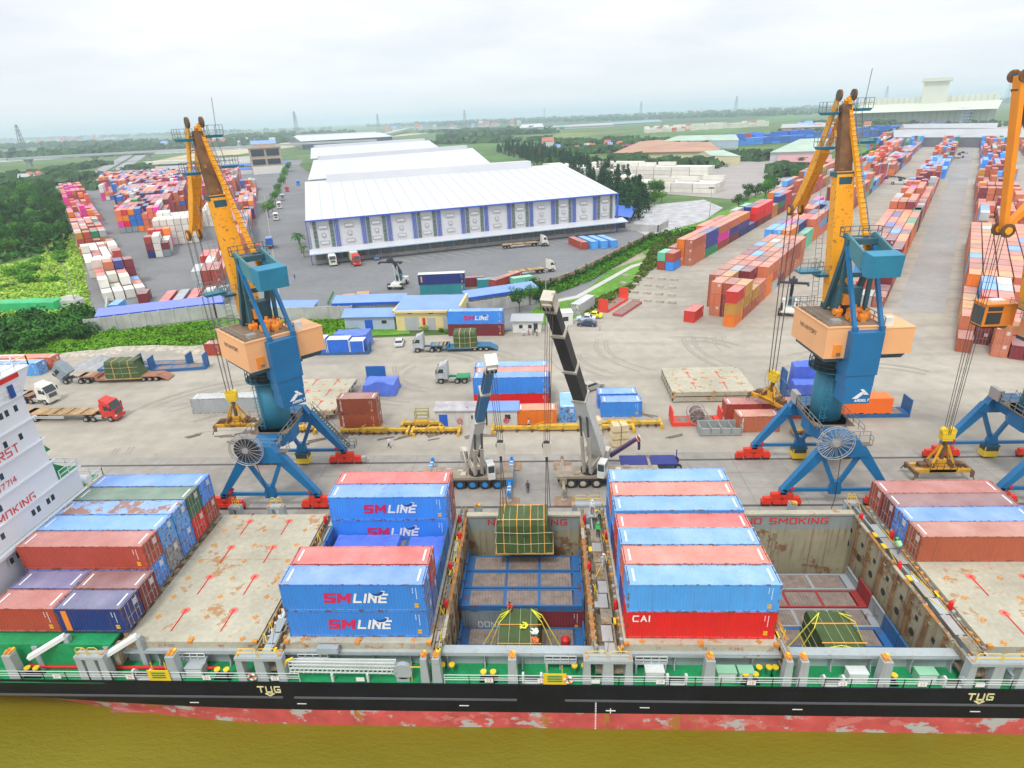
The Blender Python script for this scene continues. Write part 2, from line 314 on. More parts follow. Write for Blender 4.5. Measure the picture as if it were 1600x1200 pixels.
# pale sand yards and patches far off
sheet('sand_yard', pg([(225, 262), (440, 232), (700, 205), (452, 222), (300, 240), (222, 255)]), .05, M_sand)
sheet('car_park', pg([(215, 268), (225, 262), (440, 248), (440, 262), (300, 268)]), .12, mat('car_park_asphalt', (.38, .37, .34), .9))
sheet('far_yard', pg([(940, 262), (1000, 300), (1150, 312), (1240, 290), (1290, 245), (1200, 240), (1060, 255)]), .03, mat('far_yard_ground', (.34, .31, .29), .9, var=.15, scale=.05))
for i, (pts, c) in enumerate([([(560, 300), (1010, 232), (900, 205), (640, 225)], (.075, .155, .03)), ([(700, 205), (1000, 195), (1240, 185), (1280, 172), (900, 183), (620, 195)], (.05, .11, .045)),
        ([(-100, 262), (200, 250), (215, 242), (-100, 250)], (.10, .17, .04)), ([(830, 222), (880, 216), (990, 205), (880, 208)], (.17, .21, .05)), ([(1020, 240), (1180, 196), (1300, 180), (1240, 178), (1020, 210)], (.09, .19, .05))]):
    sheet('field', pg(pts), .02+i*.03, mat('field_%d' % i, c, .95, var=.35, scale=.006, var2=.25))
b = MB(); b.q((-6000, 800, .35), (-6000, 1180, .35), (-620, 1500, .35), (-700, 1330, .35), (-1200, 1150, .35)); struct('river', b, mat('distant_water', (.45, .47, .44), .15, var=.05))
# slab joints and tyre marks on the apron
b = MB()
for i in range(-24, 22): b.box(i*6.2+.0, i*6.2+.06, 61.8, 77.3, .008, .010)
for y in (68.0, 71.7): b.box(-150, 130, y, y+.05, .008, .010)
struct('slab_joints', b, mat('joint_dark', (.20, .185, .165), .9))
b = MB(); q = random.Random(8)
def arc(cx, cy, r, a0, a1, w=.28, n=22):
    P = [(cx+r*cos(a0+(a1-a0)*i/n), cy+r*sin(a0+(a1-a0)*i/n)) for i in range(n+1)]; Q = [(cx+(r+w)*cos(a0+(a1-a0)*i/n), cy+(r+w)*sin(a0+(a1-a0)*i/n)) for i in range(n+1)]; z = .012+.0007*(len(b.f) % 97)*.1
    for i in range(n):
      if P[i][1] > 78.5 and P[i][1] < 126: b.q((*P[i], z), (*P[i+1], z), (*Q[i+1], z), (*Q[i], z))
for k in range(34):
    cx, cy = q.choice(((-46, 78), (-50, 84), (22, 118), (-18, 112), (60, 96), (52, 122))); cx += q.uniform(-6, 6); cy += q.uniform(-5, 5); r = q.uniform(6, 21); a = q.uniform(.4, 3.4)
    for d in (0, .55, 2.0, 2.55): arc(cx, cy, r+d, a, a+q.uniform(.5, 1.3))
struct('tyre_marks', b, mat('tyre_mark', (.30, .27, .225), .9, var=.2, scale=.8))
# the air: one closed box of thin even haze
vm_ = bpy.data.materials.new('haze_air'); vm_.use_nodes = True; t = vm_.node_tree; t.nodes.clear()
o_ = t.nodes.new('ShaderNodeOutputMaterial'); v_ = t.nodes.new('ShaderNodeVolumePrincipled'); v_.inputs['Color'].default_value = (.74, .88, 1, 1); v_.inputs['Density'].default_value = HAZE = .00016; v_.inputs['Anisotropy'].default_value = 0
t.links.new(v_.outputs[0], o_.inputs['Volume'])
b = MB(); b.box(-15000, 15000, -400, 25000, -12, 130); tag(b.build('haze', vm_), kind='stuff')
# ================================================================ shipping containers
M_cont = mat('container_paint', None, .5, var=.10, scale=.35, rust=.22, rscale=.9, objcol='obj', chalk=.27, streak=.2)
M_rusty = mat('container_paint_rusted', None, .6, var=.10, scale=.35, rust=.85, rcol=(.33, .13, .03), rscale=.7, objcol='obj', chalk=.35, streak=.5)
M_frame = mat('container_frame_paint', None, .5, var=.15, scale=.5, rust=.7, rscale=2.5, objcol='obj', chalk=.25)
M_steel = mat('galvanised_steel', (.42, .41, .39), .5, .3, rust=.3, rscale=3)
M_white = mat('white_lettering', (.80, .80, .80), .6, var=.05)
M_yell = mat('yellow_marking', (.75, .42, .02), .6)
M_mag = mat('magenta_lettering', (.62, .012, .09), .6, var=.05)
M_dkblue = mat('dark_blue_lettering', (.01, .07, .3), .6)
M_dark = mat('dark_opening', (.03, .03, .035), .8)
PC = {'light blue': (.045, .27, .80), 'sky blue': (.085, .37, .84), 'blue': (.02, .15, .55), 'navy blue': (.014, .035, .19), 'brick red': (.40, .060, .035), 'red': (.62, .04, .025), 'bright red': (.80, .012, .012),
      'rust brown': (.42, .10, .045), 'terracotta': (.55, .16, .075), 'orange': (.82, .20, .015), 'magenta': (.80, .03, .32), 'green': (.03, .25, .09), 'dark green': (.02, .14, .07), 'mint green': (.14, .52, .36), 'white': (.72, .70, .62), 'grey': (.25, .30, .33),
      'maroon': (.20, .025, .035), 'ochre': (.50, .24, .04), 'purple blue': (.05, .055, .25), 'pale grey': (.42, .45, .46), 'teal': (.02, .25, .28), 'salmon': (.70, .15, .085)}
def corr(n0, n1, p, d):                 # trapezoid profile along a wall: (pos, depth)
    out = []; k = max(1, int((n1-n0)/p)); st = (n1-n0)/k
    for i in range(k):
        a = n0+i*st
        out += [(a, 0), (a+.25*st, 0), (a+.5*st, d), (a+.75*st, d)]
    out.append((n1, 0)); return out
def cont_meshes(L, h, fine=True):
    hl = L/2; w = 1.219; p = .278 if fine else .62; D = .036 if fine else .05
    b = MB()
    for sgn in (-1, 1):
        pr = corr(-hl+.16, hl-.16, p, D)
        for (a, d), (c, e) in zip(pr, pr[1:]):
            y1, y2 = sgn*(w-.012-d), sgn*(w-.012-e)
            P = [(a, y1, .16), (c, y2, .16), (c, y2, h-.12), (a, y1, h-.12)]
            b.q(*(P if sgn < 0 else P[::-1]))
    pr = corr(-hl+.16, hl-.16, p, .022)
    for (a, d), (c, e) in zip(pr, pr[1:]): b.q((a, -w+.08, h-.018-d), (c, -w+.08, h-.018-e), (c, w-.08, h-.018-e), (a, w-.08, h-.018-d))
    pr = corr(-w+.15, w-.15, p, D)
    for (a, d), (c, e) in zip(pr, pr[1:]): b.q((-hl+.03+e, c, .16), (-hl+.03+d, a, .16), (-hl+.03+d, a, h-.12), (-hl+.03+e, c, h-.12))
    b.q((-hl, -w, .13), (-hl, w, .13), (hl, w, .13), (hl, -w, .13))
    f = MB()
    for sx in (-1, 1):
        for sy in (-1, 1):
            f.box(*sorted((sx*hl, sx*(hl-.16))), *sorted((sy*w, sy*(w-.15))), .118, h-.118)
            for z0 in (0, h-.118): f.box(*sorted((sx*(hl+.004), sx*(hl-.178))), *sorted((sy*(w+.004), sy*(w-.162))), z0, z0+.118)
        f.box(*sorted((sx*hl, sx*(hl-.1))), -w+.15, w-.15, h-.125, h-.008); f.box(*sorted((sx*hl, sx*(hl-.1))), -w+.15, w-.15, .02, .16)
    for sy in (-1, 1):
        f.box(-hl+.17, hl-.17, *sorted((sy*w, sy*(w-.09))), h-.125, h-.010); f.box(-hl+.17, hl-.17, *sorted((sy*w, sy*(w-.08))), .02, .165)
    # markings on the long sides and the roof: number block, weight panel, yellow labels
    for sy in (-1, 1):
        yy = sy*(w+.006); e = sy*.002
        def plate(x0, x1, z0, z1, mi): f.box(x0, x1, *sorted((yy-sy*.022, yy)), z0, z1, m=mi)
        if fine:
            r = -sy
            for k in range(7): plate(r*(hl-.7)-.03, r*(hl-.7)+.03, h-.38-.17*k-.1, h-.38-.17*k, 1)
            for k in range(3): plate(r*(hl-.98)-.03, r*(hl-.98)+.03, h-.38-.2*k-.12, h-.38-.2*k, 1)
            plate(r*(hl-.78)-.17, r*(hl-.78)+.17, .42, .6, 2); plate(r*(hl-.78)-.17, r*(hl-.78)+.17, .66, .84, 2)
        else: plate(-sy*(hl-.7)-.05, -sy*(hl-.7)+.05, h-1.5, h-.4, 1)
    if fine or L > 8:
        for sx in (-1, 1): f.box(*sorted((sx*(hl-.5), sx*(hl-.66))), -.75, .75, h-.02, h-.008, m=1)
    doors = []
    for sy in (-1, 1):
        d = MB(); y0, y1 = sorted((sy*.006, sy*(w-.155)))
        d.box(hl-.07, hl-.025, y0, y1, .17, h-.13)
        for z0, z1 in ((.3, .85), (.95, 1.5), (1.6, h-.3)): d.box(hl-.03, hl-.014, y0+.1, y1-.1, z0, z1)
        for t in (.28, .72):
            y = y0+(y1-y0)*t; d.box(hl-.02, hl+.004, y-.022, y+.022, .12, h-.1, m=1)
            for z in (.2, 1.05, h-.3): d.box(hl-.02, hl+.006, y-.07, y+.07, z, z+.07, m=1)
            d.box(hl-.012, hl+.012, min(y, y-sy*.3), max(y, y-sy*.3), 1.15, 1.2, m=1)
        if sy > 0:
            for k in range(4): d.box(hl-.02, hl-.008, y0+.25, y0+.85, h-.45-.16*k, h-.36-.16*k, m=2)
        doors.append(d)
    if fine:
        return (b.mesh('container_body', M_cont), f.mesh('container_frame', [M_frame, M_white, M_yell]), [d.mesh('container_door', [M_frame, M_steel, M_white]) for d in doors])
    k = MB()
    for src, mm in ((b, 0), (f, 0), (doors[0], 0), (doors[1], 0)):
        n = len(k.v); k.v += src.v; k.f += [tuple(n+i for i in q) for q in src.f]; k.m += [x if src is not f or x == 0 else 2 for x in src.m] if src is not b else [0]*len(src.f)
    return k.mesh('container', [M_cont, M_steel, M_white])
CM = {}
def far_color(c): return c
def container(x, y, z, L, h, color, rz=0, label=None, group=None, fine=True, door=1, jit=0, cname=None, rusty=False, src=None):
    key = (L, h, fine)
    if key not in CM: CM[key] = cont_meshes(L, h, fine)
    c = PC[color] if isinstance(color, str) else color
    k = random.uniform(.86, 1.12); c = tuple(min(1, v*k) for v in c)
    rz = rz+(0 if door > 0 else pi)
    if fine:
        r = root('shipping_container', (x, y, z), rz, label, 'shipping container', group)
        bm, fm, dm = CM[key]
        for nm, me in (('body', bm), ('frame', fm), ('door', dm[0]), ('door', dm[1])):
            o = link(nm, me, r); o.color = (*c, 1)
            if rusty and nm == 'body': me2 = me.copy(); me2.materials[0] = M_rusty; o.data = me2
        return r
    o = link('shipping_container', CM[key], None, (x, y, z), rz); o.color = (*c, 1)
    tag(o, label, 'shipping container', group); return o
ORD = ['first', 'second', 'third', 'fourth', 'fifth', 'sixth', 'seventh', 'eighth', 'ninth', 'tenth', 'eleventh', 'twelfth', 'thirteenth', 'fourteenth', 'fifteenth', 'sixteenth', 'seventeenth', 'eighteenth', 'nineteenth', 'twentieth']
ORD += ['twenty-'+o for o in ORD[:9]]+['thirtieth']+['thirty-'+o for o in ORD[:9]]+['fortieth']+['forty-'+o for o in ORD[:9]]+['fiftieth']+['fifty-'+o for o in ORD[:9]]+['sixtieth']+['sixty-'+o for o in ORD[:9]]+['seventieth']+['seventy-'+o for o in ORD[:9]]
TIER = ['bottom', 'second', 'third', 'fourth', 'fifth']
YARD = []        # queued yard containers: (dist, x, y, z, L, h, color, rz, label, door)
def wchoice(pal):
    t = random.uniform(0, sum(w for _, w in pal))
    for c, w in pal:
        t -= w
        if t <= 0: return c
    return pal[-1][0]
def yard_block(where, fr, ang, cols, b0, b1, pal, tiers, L=6.06, h=2.6, gap=.35, colp=2.62, fill=.97, a0=0, near=None, keep=.55, door=None):
    """cols: number of stacks across starting at a0 (left centre); near: {(bay,col): [colours]} for the stacks that can be read in the photo"""
    bays = []; b = b0; i = 0
    while b < b1:
        LL = L if not isinstance(L, (list, tuple)) else wchoice(L)
        bays.append((b+LL/2, LL)); b += LL+gap; i += 1
    hts = {}
    prev = [random.randint(*tiers) for _ in range(cols)]
    for i, (bc, LL) in enumerate(bays):
        if random.random() < .35: prev = [random.randint(*tiers)]*cols
        for j in range(cols):
            n = prev[j] if random.random() < .7 else random.randint(*tiers)
            if random.random() > fill: n = 0
            if near and (i, j) in near: hts[i, j] = list(near[i, j]); continue
            if near and i in near and near[i] is None: hts[i, j] = []; continue
            c = wchoice(pal); lst = []
            for t in range(n):
                if random.random() > keep: c = wchoice(pal)
                lst.append(c)
            hts[i, j] = lst
    for (i, j), lst in hts.items():
        for t, c in enumerate(lst):
            if t < len(lst)-1 and all(len(hts.get((i+di, j+dj), [])) > t for di, dj in ((1, 0), (-1, 0), (0, 1), (0, -1))): continue
            x, y = fr(a0+j*colp, bays[i][0])
            # can the camera see it at all?  (walls facing away inside a tight block are left out)
            p = Vector((x, y, t*h+1.3))-Vector((0, 0, H)); dd = p.dot(FWD)
            u = 800+F_PX*p.dot(RT)/dd; v = 600-F_PX*p.dot(UP)/dd
            if not (-60 < u < 1660): continue
            lb = '%s container, %s, %s bay, %s stack, %s' % (c, TIER[t] if t < len(lst)-1 or t == 0 else 'top', ORD[i], ORD[j], where)
            YARD.append((p.length*(1.35 if bays[i][1] < 8 else 1), x, y, t*h+.012, bays[i][1], h, c, ang, lb, random.choice((1, -1)) if door is None else door))
# ================================================================ the yards
PR = [('terracotta', 6), ('rust brown', 6), ('brick red', 5), ('salmon', 3), ('orange', 2), ('maroon', 3), ('sky blue', 3), ('navy blue', 2), ('green', 1.2), ('pale grey', 1.5), ('magenta', .5), ('red', 1.5), ('ochre', 1)]
PRn = [('terracotta', 9), ('rust brown', 7), ('maroon', 3), ('ochre', 2.5), ('orange', 2.5), ('sky blue', 1), ('salmon', 2), ('pale grey', .8)]
PB = [('light blue', 6), ('sky blue', 4), ('mint green', 1), ('brick red', 2), ('white', 1), ('green', 1), ('navy blue', 1)]
AR = TR
hd = 'hedge-side row of the concrete yard'
yard_block('in the hedge-side row', fR, AR, 2, 44, 50, PR, (1, 2), a0=-34.3, near={(0, 0): ['brick red', 'mint green'], (0, 1): ['light blue', 'brick red']})
yard_block('beside the hedge', fR, AR, 3, 52.4, 118, PR, (2, 3), L=12.19, a0=-34.3, near={(0, 0): ['rust brown', 'brick red'], (0, 1): ['orange', 'orange', 'orange'], (0, 2): ['terracotta', 'terracotta', 'rust brown'],
   (1, 0): ['brick red', 'orange'], (1, 1): ['orange', 'salmon', 'salmon'], (1, 2): ['green', 'purple blue', 'purple blue'], (2, 0): ['brick red', 'salmon', 'salmon'], (2, 1): ['salmon']*3, (2, 2): ['brick red', 'magenta', 'terracotta'],
   (3, 0): ['brick red']*3, (3, 1): ['terracotta']*3, (3, 2): ['maroon', 'purple blue', 'terracotta'], (4, 0): ['orange', 'orange'], (4, 1): ['orange', 'orange', 'orange'], (4, 2): ['navy blue', 'purple blue', 'orange'], (5, 1): ['navy blue', 'purple blue'], (5, 2): ['navy blue']})
yard_block('beyond the first gap by the hedge', fR, AR, 3, 125, 152, PR, (2, 3), L=12.19, a0=-34.3, near={(0, 0): ['navy blue', 'terracotta', 'mint green'], (0, 1): ['navy blue', 'terracotta', 'navy blue'], (0, 2): ['maroon', 'bright red', 'bright red'], (1, 2): ['maroon', 'bright red', 'bright red']})
yard_block('in the middle of the hedge-side row', fR, AR, 4, 160, 250, PR, (2, 4), L=12.19, a0=-36.8, near={(0, 0): ['navy blue', 'navy blue'], (0, 1): ['terracotta', 'terracotta'], (0, 2): ['rust brown', 'navy blue'], (0, 3): ['maroon', 'green', 'navy blue']})
yard_block('towards the far end by the hedge', fR, AR, 4, 262, 360, PR, (2, 4), L=12.19, a0=-37)
yard_block('in the far orange row', fR, AR, 4, 380, 600, [('orange', 5), ('salmon', 3), ('red', 3), ('sky blue', 2), ('green', 1), ('pale grey', 2)], (2, 4), L=12.19, a0=-24)
yard_block('in the far left row', fR, AR, 5, 610, 900, PB+PR, (2, 4), L=12.19, a0=-46)
# second row
yard_block('at the quay end of the second row', fR, AR, 1, 0, 7, PRn, (3, 3), a0=-1.25, near={(0, 0): ['orange', 'ochre', 'red']}, door=1)
yard_block('just behind the red-topped stack', fR, AR, 4, 6.4, 12, PRn, (3, 3), a0=-9.05, near={(0, 0): [], (0, 1): ['terracotta', 'terracotta', 'terracotta'], (0, 2): ['maroon', 'maroon', 'rust brown'], (0, 3): ['rust brown']})
yard_block('in the near part of the second row', fR, AR, 4, 13, 70, PRn, (3, 3), a0=-9.05, keep=.7, fill=.94, near={(0, 0): ['rust brown']*3, (0, 1): ['terracotta', 'rust brown', 'ochre'], (0, 2): [], (0, 3): ['rust brown', 'ochre'], (1, 2): ['maroon', 'maroon', 'maroon'], (1, 3): ['terracotta']*2, (1, 0): ['rust brown']*3, (1, 1): ['rust brown', 'grey', 'grey'],
   (2, 0): ['terracotta']*3, (2, 1): ['rust brown']*3, (2, 2): ['terracotta']*3, (2, 3): ['orange', 'orange', 'terracotta'], (6, 0): ['sky blue']*3, (6, 1): ['ochre']*3, (6, 2): ['ochre', 'grey', 'grey']})
yard_block('in the middle of the second row', fR, AR, 4, 78, 165, [('orange', 3), ('sky blue', 2), ('navy blue', 2), ('green', 2), ('magenta', 1), ('salmon', 2), ('terracotta', 3), ('mint green', 1), ('red', 1)], (2, 3), L=12.19, a0=-12.5,
   near={(0, 0): ['sky blue']*3, (0, 1): ['sky blue', 'sky blue', 'sky blue'], (0, 2): ['sky blue', 'orange', 'orange'], (0, 3): ['green', 'green'], (1, 1): ['magenta', 'navy blue', 'magenta'], (1, 2): ['green', 'green', 'navy blue'], (1, 3): ['mint green', 'mint green'], (2, 3): ['orange', 'orange', 'salmon'], (2, 2): ['red', 'red', 'red']})
yard_block('in the far part of the second row', fR, AR, 4, 176, 310, [('maroon', 4), ('brick red', 4), ('sky blue', 3), ('magenta', 1), ('terracotta', 4), ('navy blue', 1), ('mint green', 1)], (2, 4), L=12.19, a0=-11)
yard_block('in the distant second row', fR, AR, 4, 330, 480, PR, (2, 3), L=12.19, a0=-9)
yard_block('at the distant end of the second row', fR, AR, 4, 500, 960, PR+PB, (2, 4), L=12.19, a0=-11)
# third row
yard_block('at the quay end of the third row', fR, AR, 3, 29, 58, [('rust brown', 3), ('maroon', 2), ('red', 2)], (1, 2), a0=18.9, near={(0, 0): ['salmon'], (0, 1): ['pale grey'], (0, 2): ['rust brown']})
yard_block('in the near part of the third row', fR, AR, 4, 60, 92, [('maroon', 3), ('terracotta', 3), ('sky blue', 1)], (2, 3), L=12.19, a0=16.2, near={(0, 0): ['sky blue', 'sky blue'], (0, 3): ['maroon', 'orange', 'maroon'], (1, 0): ['salmon', 'salmon', 'maroon'], (1, 1): ['rust brown']*3, (1, 2): ['maroon']*3, (1, 3): ['maroon', 'orange', 'orange']})
yard_block('in the orange part of the third row', fR, AR, 4, 92.6, 135, [('orange', 5), ('salmon', 3), ('purple blue', 1), ('green', .6)], (3, 3), L=12.19, a0=16.2, near={(0, 0): ['orange']*3, (0, 1): ['orange', 'orange', 'blue'], (0, 2): ['orange', 'salmon', 'brick red'], (0, 3): ['orange']*3, (1, 0): ['terracotta']*3, (1, 1): ['salmon']*3, (1, 2): ['orange']*3, (1, 3): ['orange', 'orange', 'green']})
yard_block('in the middle of the third row', fR, AR, 4, 136, 300, [('maroon', 5), ('terracotta', 4), ('rust brown', 4), ('salmon', 4), ('pale grey', 2), ('magenta', .5), ('orange', .6), ('sky blue', .6)], (2, 4), L=6.06, a0=16.4, keep=.8)
yard_block('in the blue part of the third row', fR, AR, 5, 306, 440, [('sky blue', 6), ('light blue', 3), ('mint green', .5), ('brick red', 1.5), ('terracotta', 1)], (2, 3), L=12.19, a0=15.5, keep=.8)
yard_block('in the distant third row', fR, AR, 5, 446, 960, PB+PR, (2, 4), L=12.19, a0=16)
# fourth row
yard_block('at the quay end of the right-hand row', fR, AR, 5, 4.5, 36, PRn+[('maroon', 4)], (2, 3), a0=40.8, colp=2.7, near={(0, 0): ['rust brown'], (0, 1): [], (0, 2): ['terracotta', 'terracotta'], (0, 3): ['maroon'], (0, 4): ['maroon'], (1, 0): ['rust brown', 'terracotta'], (1, 1): ['maroon', 'maroon'], (1, 2): ['rust brown']*2,
   (2, 0): ['ochre', 'ochre'], (2, 1): ['red', 'red', 'red'], (3, 0): ['ochre']*2, (3, 1): ['sky blue']*3, (3, 2): ['pale grey']*3, (3, 3): ['terracotta']*3, (4, 0): ['rust brown']*2, (4, 1): ['sky blue']*3, (4, 2): ['white']*3})
yard_block('in the near part of the right-hand row', fR, AR, 5, 36.9, 110, PRn, (3, 3), a0=41.2, colp=2.7, keep=.8, fill=1)
yard_block('in the middle of the right-hand row', fR, AR, 5, 116, 300, PRn+[('brick red', 4)], (2, 4), a0=43, colp=2.7, keep=.8)
yard_block('in the blue part of the right-hand row', fR, AR, 6, 306, 430, [('sky blue', 6), ('light blue', 4), ('brick red', 3), ('terracotta', 2), ('orange', .6)], (2, 4), L=12.19, a0=45, keep=.7)
yard_block('in the distant right-hand row', fR, AR, 6, 440, 960, PB+PR, (2, 4), L=12.19, a0=46)
yard_block('in the outermost row at the right', fR, AR, 5, 440, 900, PR, (1, 3), L=12.19, a0=74)
# ---- left-hand yard (asphalt), fan of blocks
def frame(o, deg):
    t = R(deg); return (lambda a, b: (o[0]+a*sin(t)+b*cos(t), o[1]-a*cos(t)+b*sin(t))), t
PL = [('brick red', 6), ('magenta', 3), ('navy blue', 4), ('blue', 3.5), ('terracotta', 4), ('orange', 3), ('white', 1.5), ('pale grey', 2.5), ('maroon', 4), ('salmon', 4), ('green', .8), ('red', 2)]
PW = [('white', 1)]
fA, tA = frame((-119, 154.5), 127.5)
kw = dict(colp=2.75, L=6.06, gap=.5)
yard_block('at the near end of the grass-side column', fA, tA, 4, 12, 50, PL, (1, 2), a0=4, near={(0, 0): ['white'], (0, 1): ['white'], (0, 2): ['white'], (0, 3): ['white'], (1, 0): ['white', 'white'], (1, 1): ['white'], (1, 2): ['white', 'white'], (1, 3): ['terracotta'], (2, 0): ['orange', 'terracotta'], (2, 1): ['brick red', 'white'], (2, 2): ['brick red', 'terracotta'], (2, 3): ['sky blue'],
   (3, 0): ['blue', 'red'], (3, 1): ['terracotta', 'orange', 'terracotta'], (3, 2): ['bright red', 'bright red', 'purple blue'], (3, 3): ['maroon']*3, (4, 0): ['white', 'white', 'white'], (4, 1): ['white']*3, (4, 2): ['rust brown', 'brick red']}, **kw)
yard_block('in the white part of the grass-side column', fA, tA, 4, 52, 96, [('white', 6), ('brick red', 1)], (2, 3), a0=2.5, **kw)
yard_block('in the middle of the grass-side column', fA, tA, 4, 104, 190, [('salmon', 3), ('green', 1), ('brick red', 3), ('ochre', 1), ('pale grey', 1.5)], (1, 3), a0=2, **kw)
yard_block('in the pink part of the grass-side column', fA, tA, 5, 200, 400, [('magenta', 3), ('salmon', 3), ('brick red', 3), ('navy blue', 1), ('orange', 1)], (2, 4), a0=2, **kw)
fB, tB = frame(G(232, 404), 117)
yard_block('at the near corner of the big left block', fB, tB, 3, 0, 25, PL, (2, 3), L=6.06, a0=1.3, near={(0, 0): ['navy blue', 'maroon', 'brick red'], (0, 1): ['white', 'white', 'white'], (0, 2): ['grey', 'maroon'], (1, 1): ['white']*3, (1, 2): ['white', 'white']})
yard_block('in the white part of the big left block', fB, tB, 6, 27, 66, PW, (3, 4), L=12.19, a0=3)
yard_block('in the blue-fronted part of the left block', fB, tB, 8, 80, 150, PL, (3, 4), L=12.19, a0=-16, near={(0, 0): ['grey', 'magenta', 'orange', 'salmon'], (0, 1): ['grey', 'bright red', 'orange', 'red'], (0, 2): ['grey', 'blue', 'blue', 'orange'], (0, 3): ['orange', 'blue', 'blue', 'blue'], (0, 4): ['orange', 'salmon', 'salmon']})
yard_block('in the middle of the big left block', fB, tB, 14, 156, 260, PL, (2, 4), L=12.19, a0=-26)
yard_block('in the far part of the big left block', fB, tB, 20, 266, 400, PL, (2, 4), L=12.19, a0=-46)
yard_block('at the far edge of the big left block', fB, tB, 22, 410, 500, PL, (2, 3), L=12.19, a0=-70)
fC, tC = frame(G(392, 392), 113)
yard_block('beside the roadside trees', fC, tC, 4, -6, 90, [('blue', 2), ('brick red', 3), ('terracotta', 3), ('navy blue', 2), ('pale grey', 1), ('salmon', 2)], (2, 3), L=12.19, a0=-9.2, near={(0, 3): ['rust brown', 'terracotta', 'terracotta'], (0, 2): ['brick red', 'terracotta', 'salmon'], (1, 3): ['blue', 'blue', 'sky blue'], (2, 3): ['magenta', 'terracotta', 'terracotta'], (3, 3): ['navy blue']*3, (4, 3): ['blue', 'navy blue', 'grey'], (5, 3): ['terracotta', 'orange']})
yard_block('in the far part by the roadside trees', fC, tC, 4, 96, 280, PL, (1, 3), L=12.19, a0=-8)
yard_block('in the white stack behind the orange jib', *frame(G(355, 352), 113), 4, 0, 60, PW, (3, 4), L=12.19, a0=-9)
yard_block('in the red block by the office building', *frame(G(372, 325), 113), 8, 10, 200, [('brick red', 5), ('magenta', 2), ('pale grey', 1), ('salmon', 3)], (4, 5), L=12.19, a0=-22)
fD, tD = frame(G(250, 487), 109)
yard_block('behind the long blue roof', fD, tD, 5, .5, 13, PL, (1, 1), L=12.19, a0=1.3, colp=3.4, near={(0, 0): ['red', ], (0, 1): ['grey'], (0, 2): ['red'], (0, 3): ['white'], (0, 4): ['grey']})
yard_block('under the foot of the left jib', *frame(G(304, 452), 112), 3, 0, 50, PL, (1, 2), L=12.19, a0=1.3, near={(0, 0): ['pale grey', 'pale grey'], (0, 1): ['brick red', 'brick red'], (1, 0): ['salmon'], (1, 1): ['white', 'white'], (2, 0): ['brick red', 'red']})
# ---- reefers and blue depots in the middle distance
fE, tE = frame(G(985, 283), 118)
yard_block('in the white reefer stack by the trees', fE, tE, 6, 0, 95, PW, (3, 3), L=12.19, a0=-13)
fF, tF = frame(G(1150, 298), 28)
yard_block('in the big white reefer stack', *frame(G(1120, 301), 150), 8, 0, 60, [('white', 12), ('ochre', .3)], (2, 3), L=12.19, a0=-4, colp=2.6)
yard_block('in the second white reefer stack', *frame(G(1100, 282), 150), 6, 0, 80, [('white', 12), ('grey', .3)], (3, 4), L=12.19, a0=8, colp=2.6)
yard_block('in the long distant reefer wall', *frame(G(1010, 208), 28), 5, 0, 330, [('white', 8), ('salmon', 1)], (3, 5), L=12.19, a0=-8)
yard_block('in the distant blue depot', *frame(G(1130, 228), 20), 12, 0, 330, [('blue', 10), ('light blue', 3), ('brick red', 1)], (3, 5), L=12.19, a0=-20)
yard_block('in the depot behind the fir belt', *frame(G(800, 240), 0), 3, 0, 170, PL, (1, 2), L=12.19, a0=-6)
yard_block('by the red depot beyond the firs', *frame(G(900, 262), -10), 2, 0, 60, PL, (1, 2), L=12.19, a0=-4)
# the nearest are things of their own, the rest one mass
YARD.sort(key=lambda r: r[0])
NY = 205
for i, (d, x, y, z, L, h, c, ang, lb, dr) in enumerate(YARD[:NY]):
    lb = lb.replace(', bottom tier', ', bottom')
    container(x, y, z, L, h, c, ang, lb, 'stacked containers in the yards', fine=False, door=dr)
for L in (6.06, 12.19):
    for h in (2.6,):
        if (L, h, False) not in CM: CM[L, h, False] = cont_meshes(L, h, False)
def far_mass(rows):
    vs = []; fs = []; cols = []
    for (d, x, y, z, L, h, c, ang, lb, dr) in rows:
        hl = L/2; w = 1.219; k = random.uniform(.85, 1.12); cc = tuple(min(1, v*k) for v in PC[c]); ca, sa = cos(ang), sin(ang)
        P = []
        b = MB()
        # a body with sunk side panels between posts and rails
        b.box(-hl+.03, hl-.03, -w+.03, w-.03, .1, h-.03)
        for sx in (-1, 1):
            for sy in (-1, 1): b.box(*sorted((sx*hl, sx*(hl-.16))), *sorted((sy*w, sy*(w-.15))), 0, h)
        for sy in (-1, 1): b.box(-hl+.16, hl-.16, *sorted((sy*w, sy*(w-.05))), h-.13, h-.01)
        n = len(vs); vs += [(x+p[0]*ca-p[1]*sa, y+p[0]*sa+p[1]*ca, z+p[2]) for p in b.v]; fs += [tuple(n+i for i in q) for q in b.f]; cols += [(*cc, 1)]*len(b.v)
    me = bpy.data.meshes.new('container_mass'); me.from_pydata(vs, [], fs); at = me.color_attributes.new('Col', 'FLOAT_COLOR', 'POINT')
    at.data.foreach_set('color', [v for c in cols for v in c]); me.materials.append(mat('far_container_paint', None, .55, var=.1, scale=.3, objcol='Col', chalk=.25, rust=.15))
    o = link('distant_containers', me); tag(o, 'hundreds of distant stacked containers filling the yards', 'containers', kind='stuff')
far_mass(YARD[NY:])
print('yard containers', len(YARD))
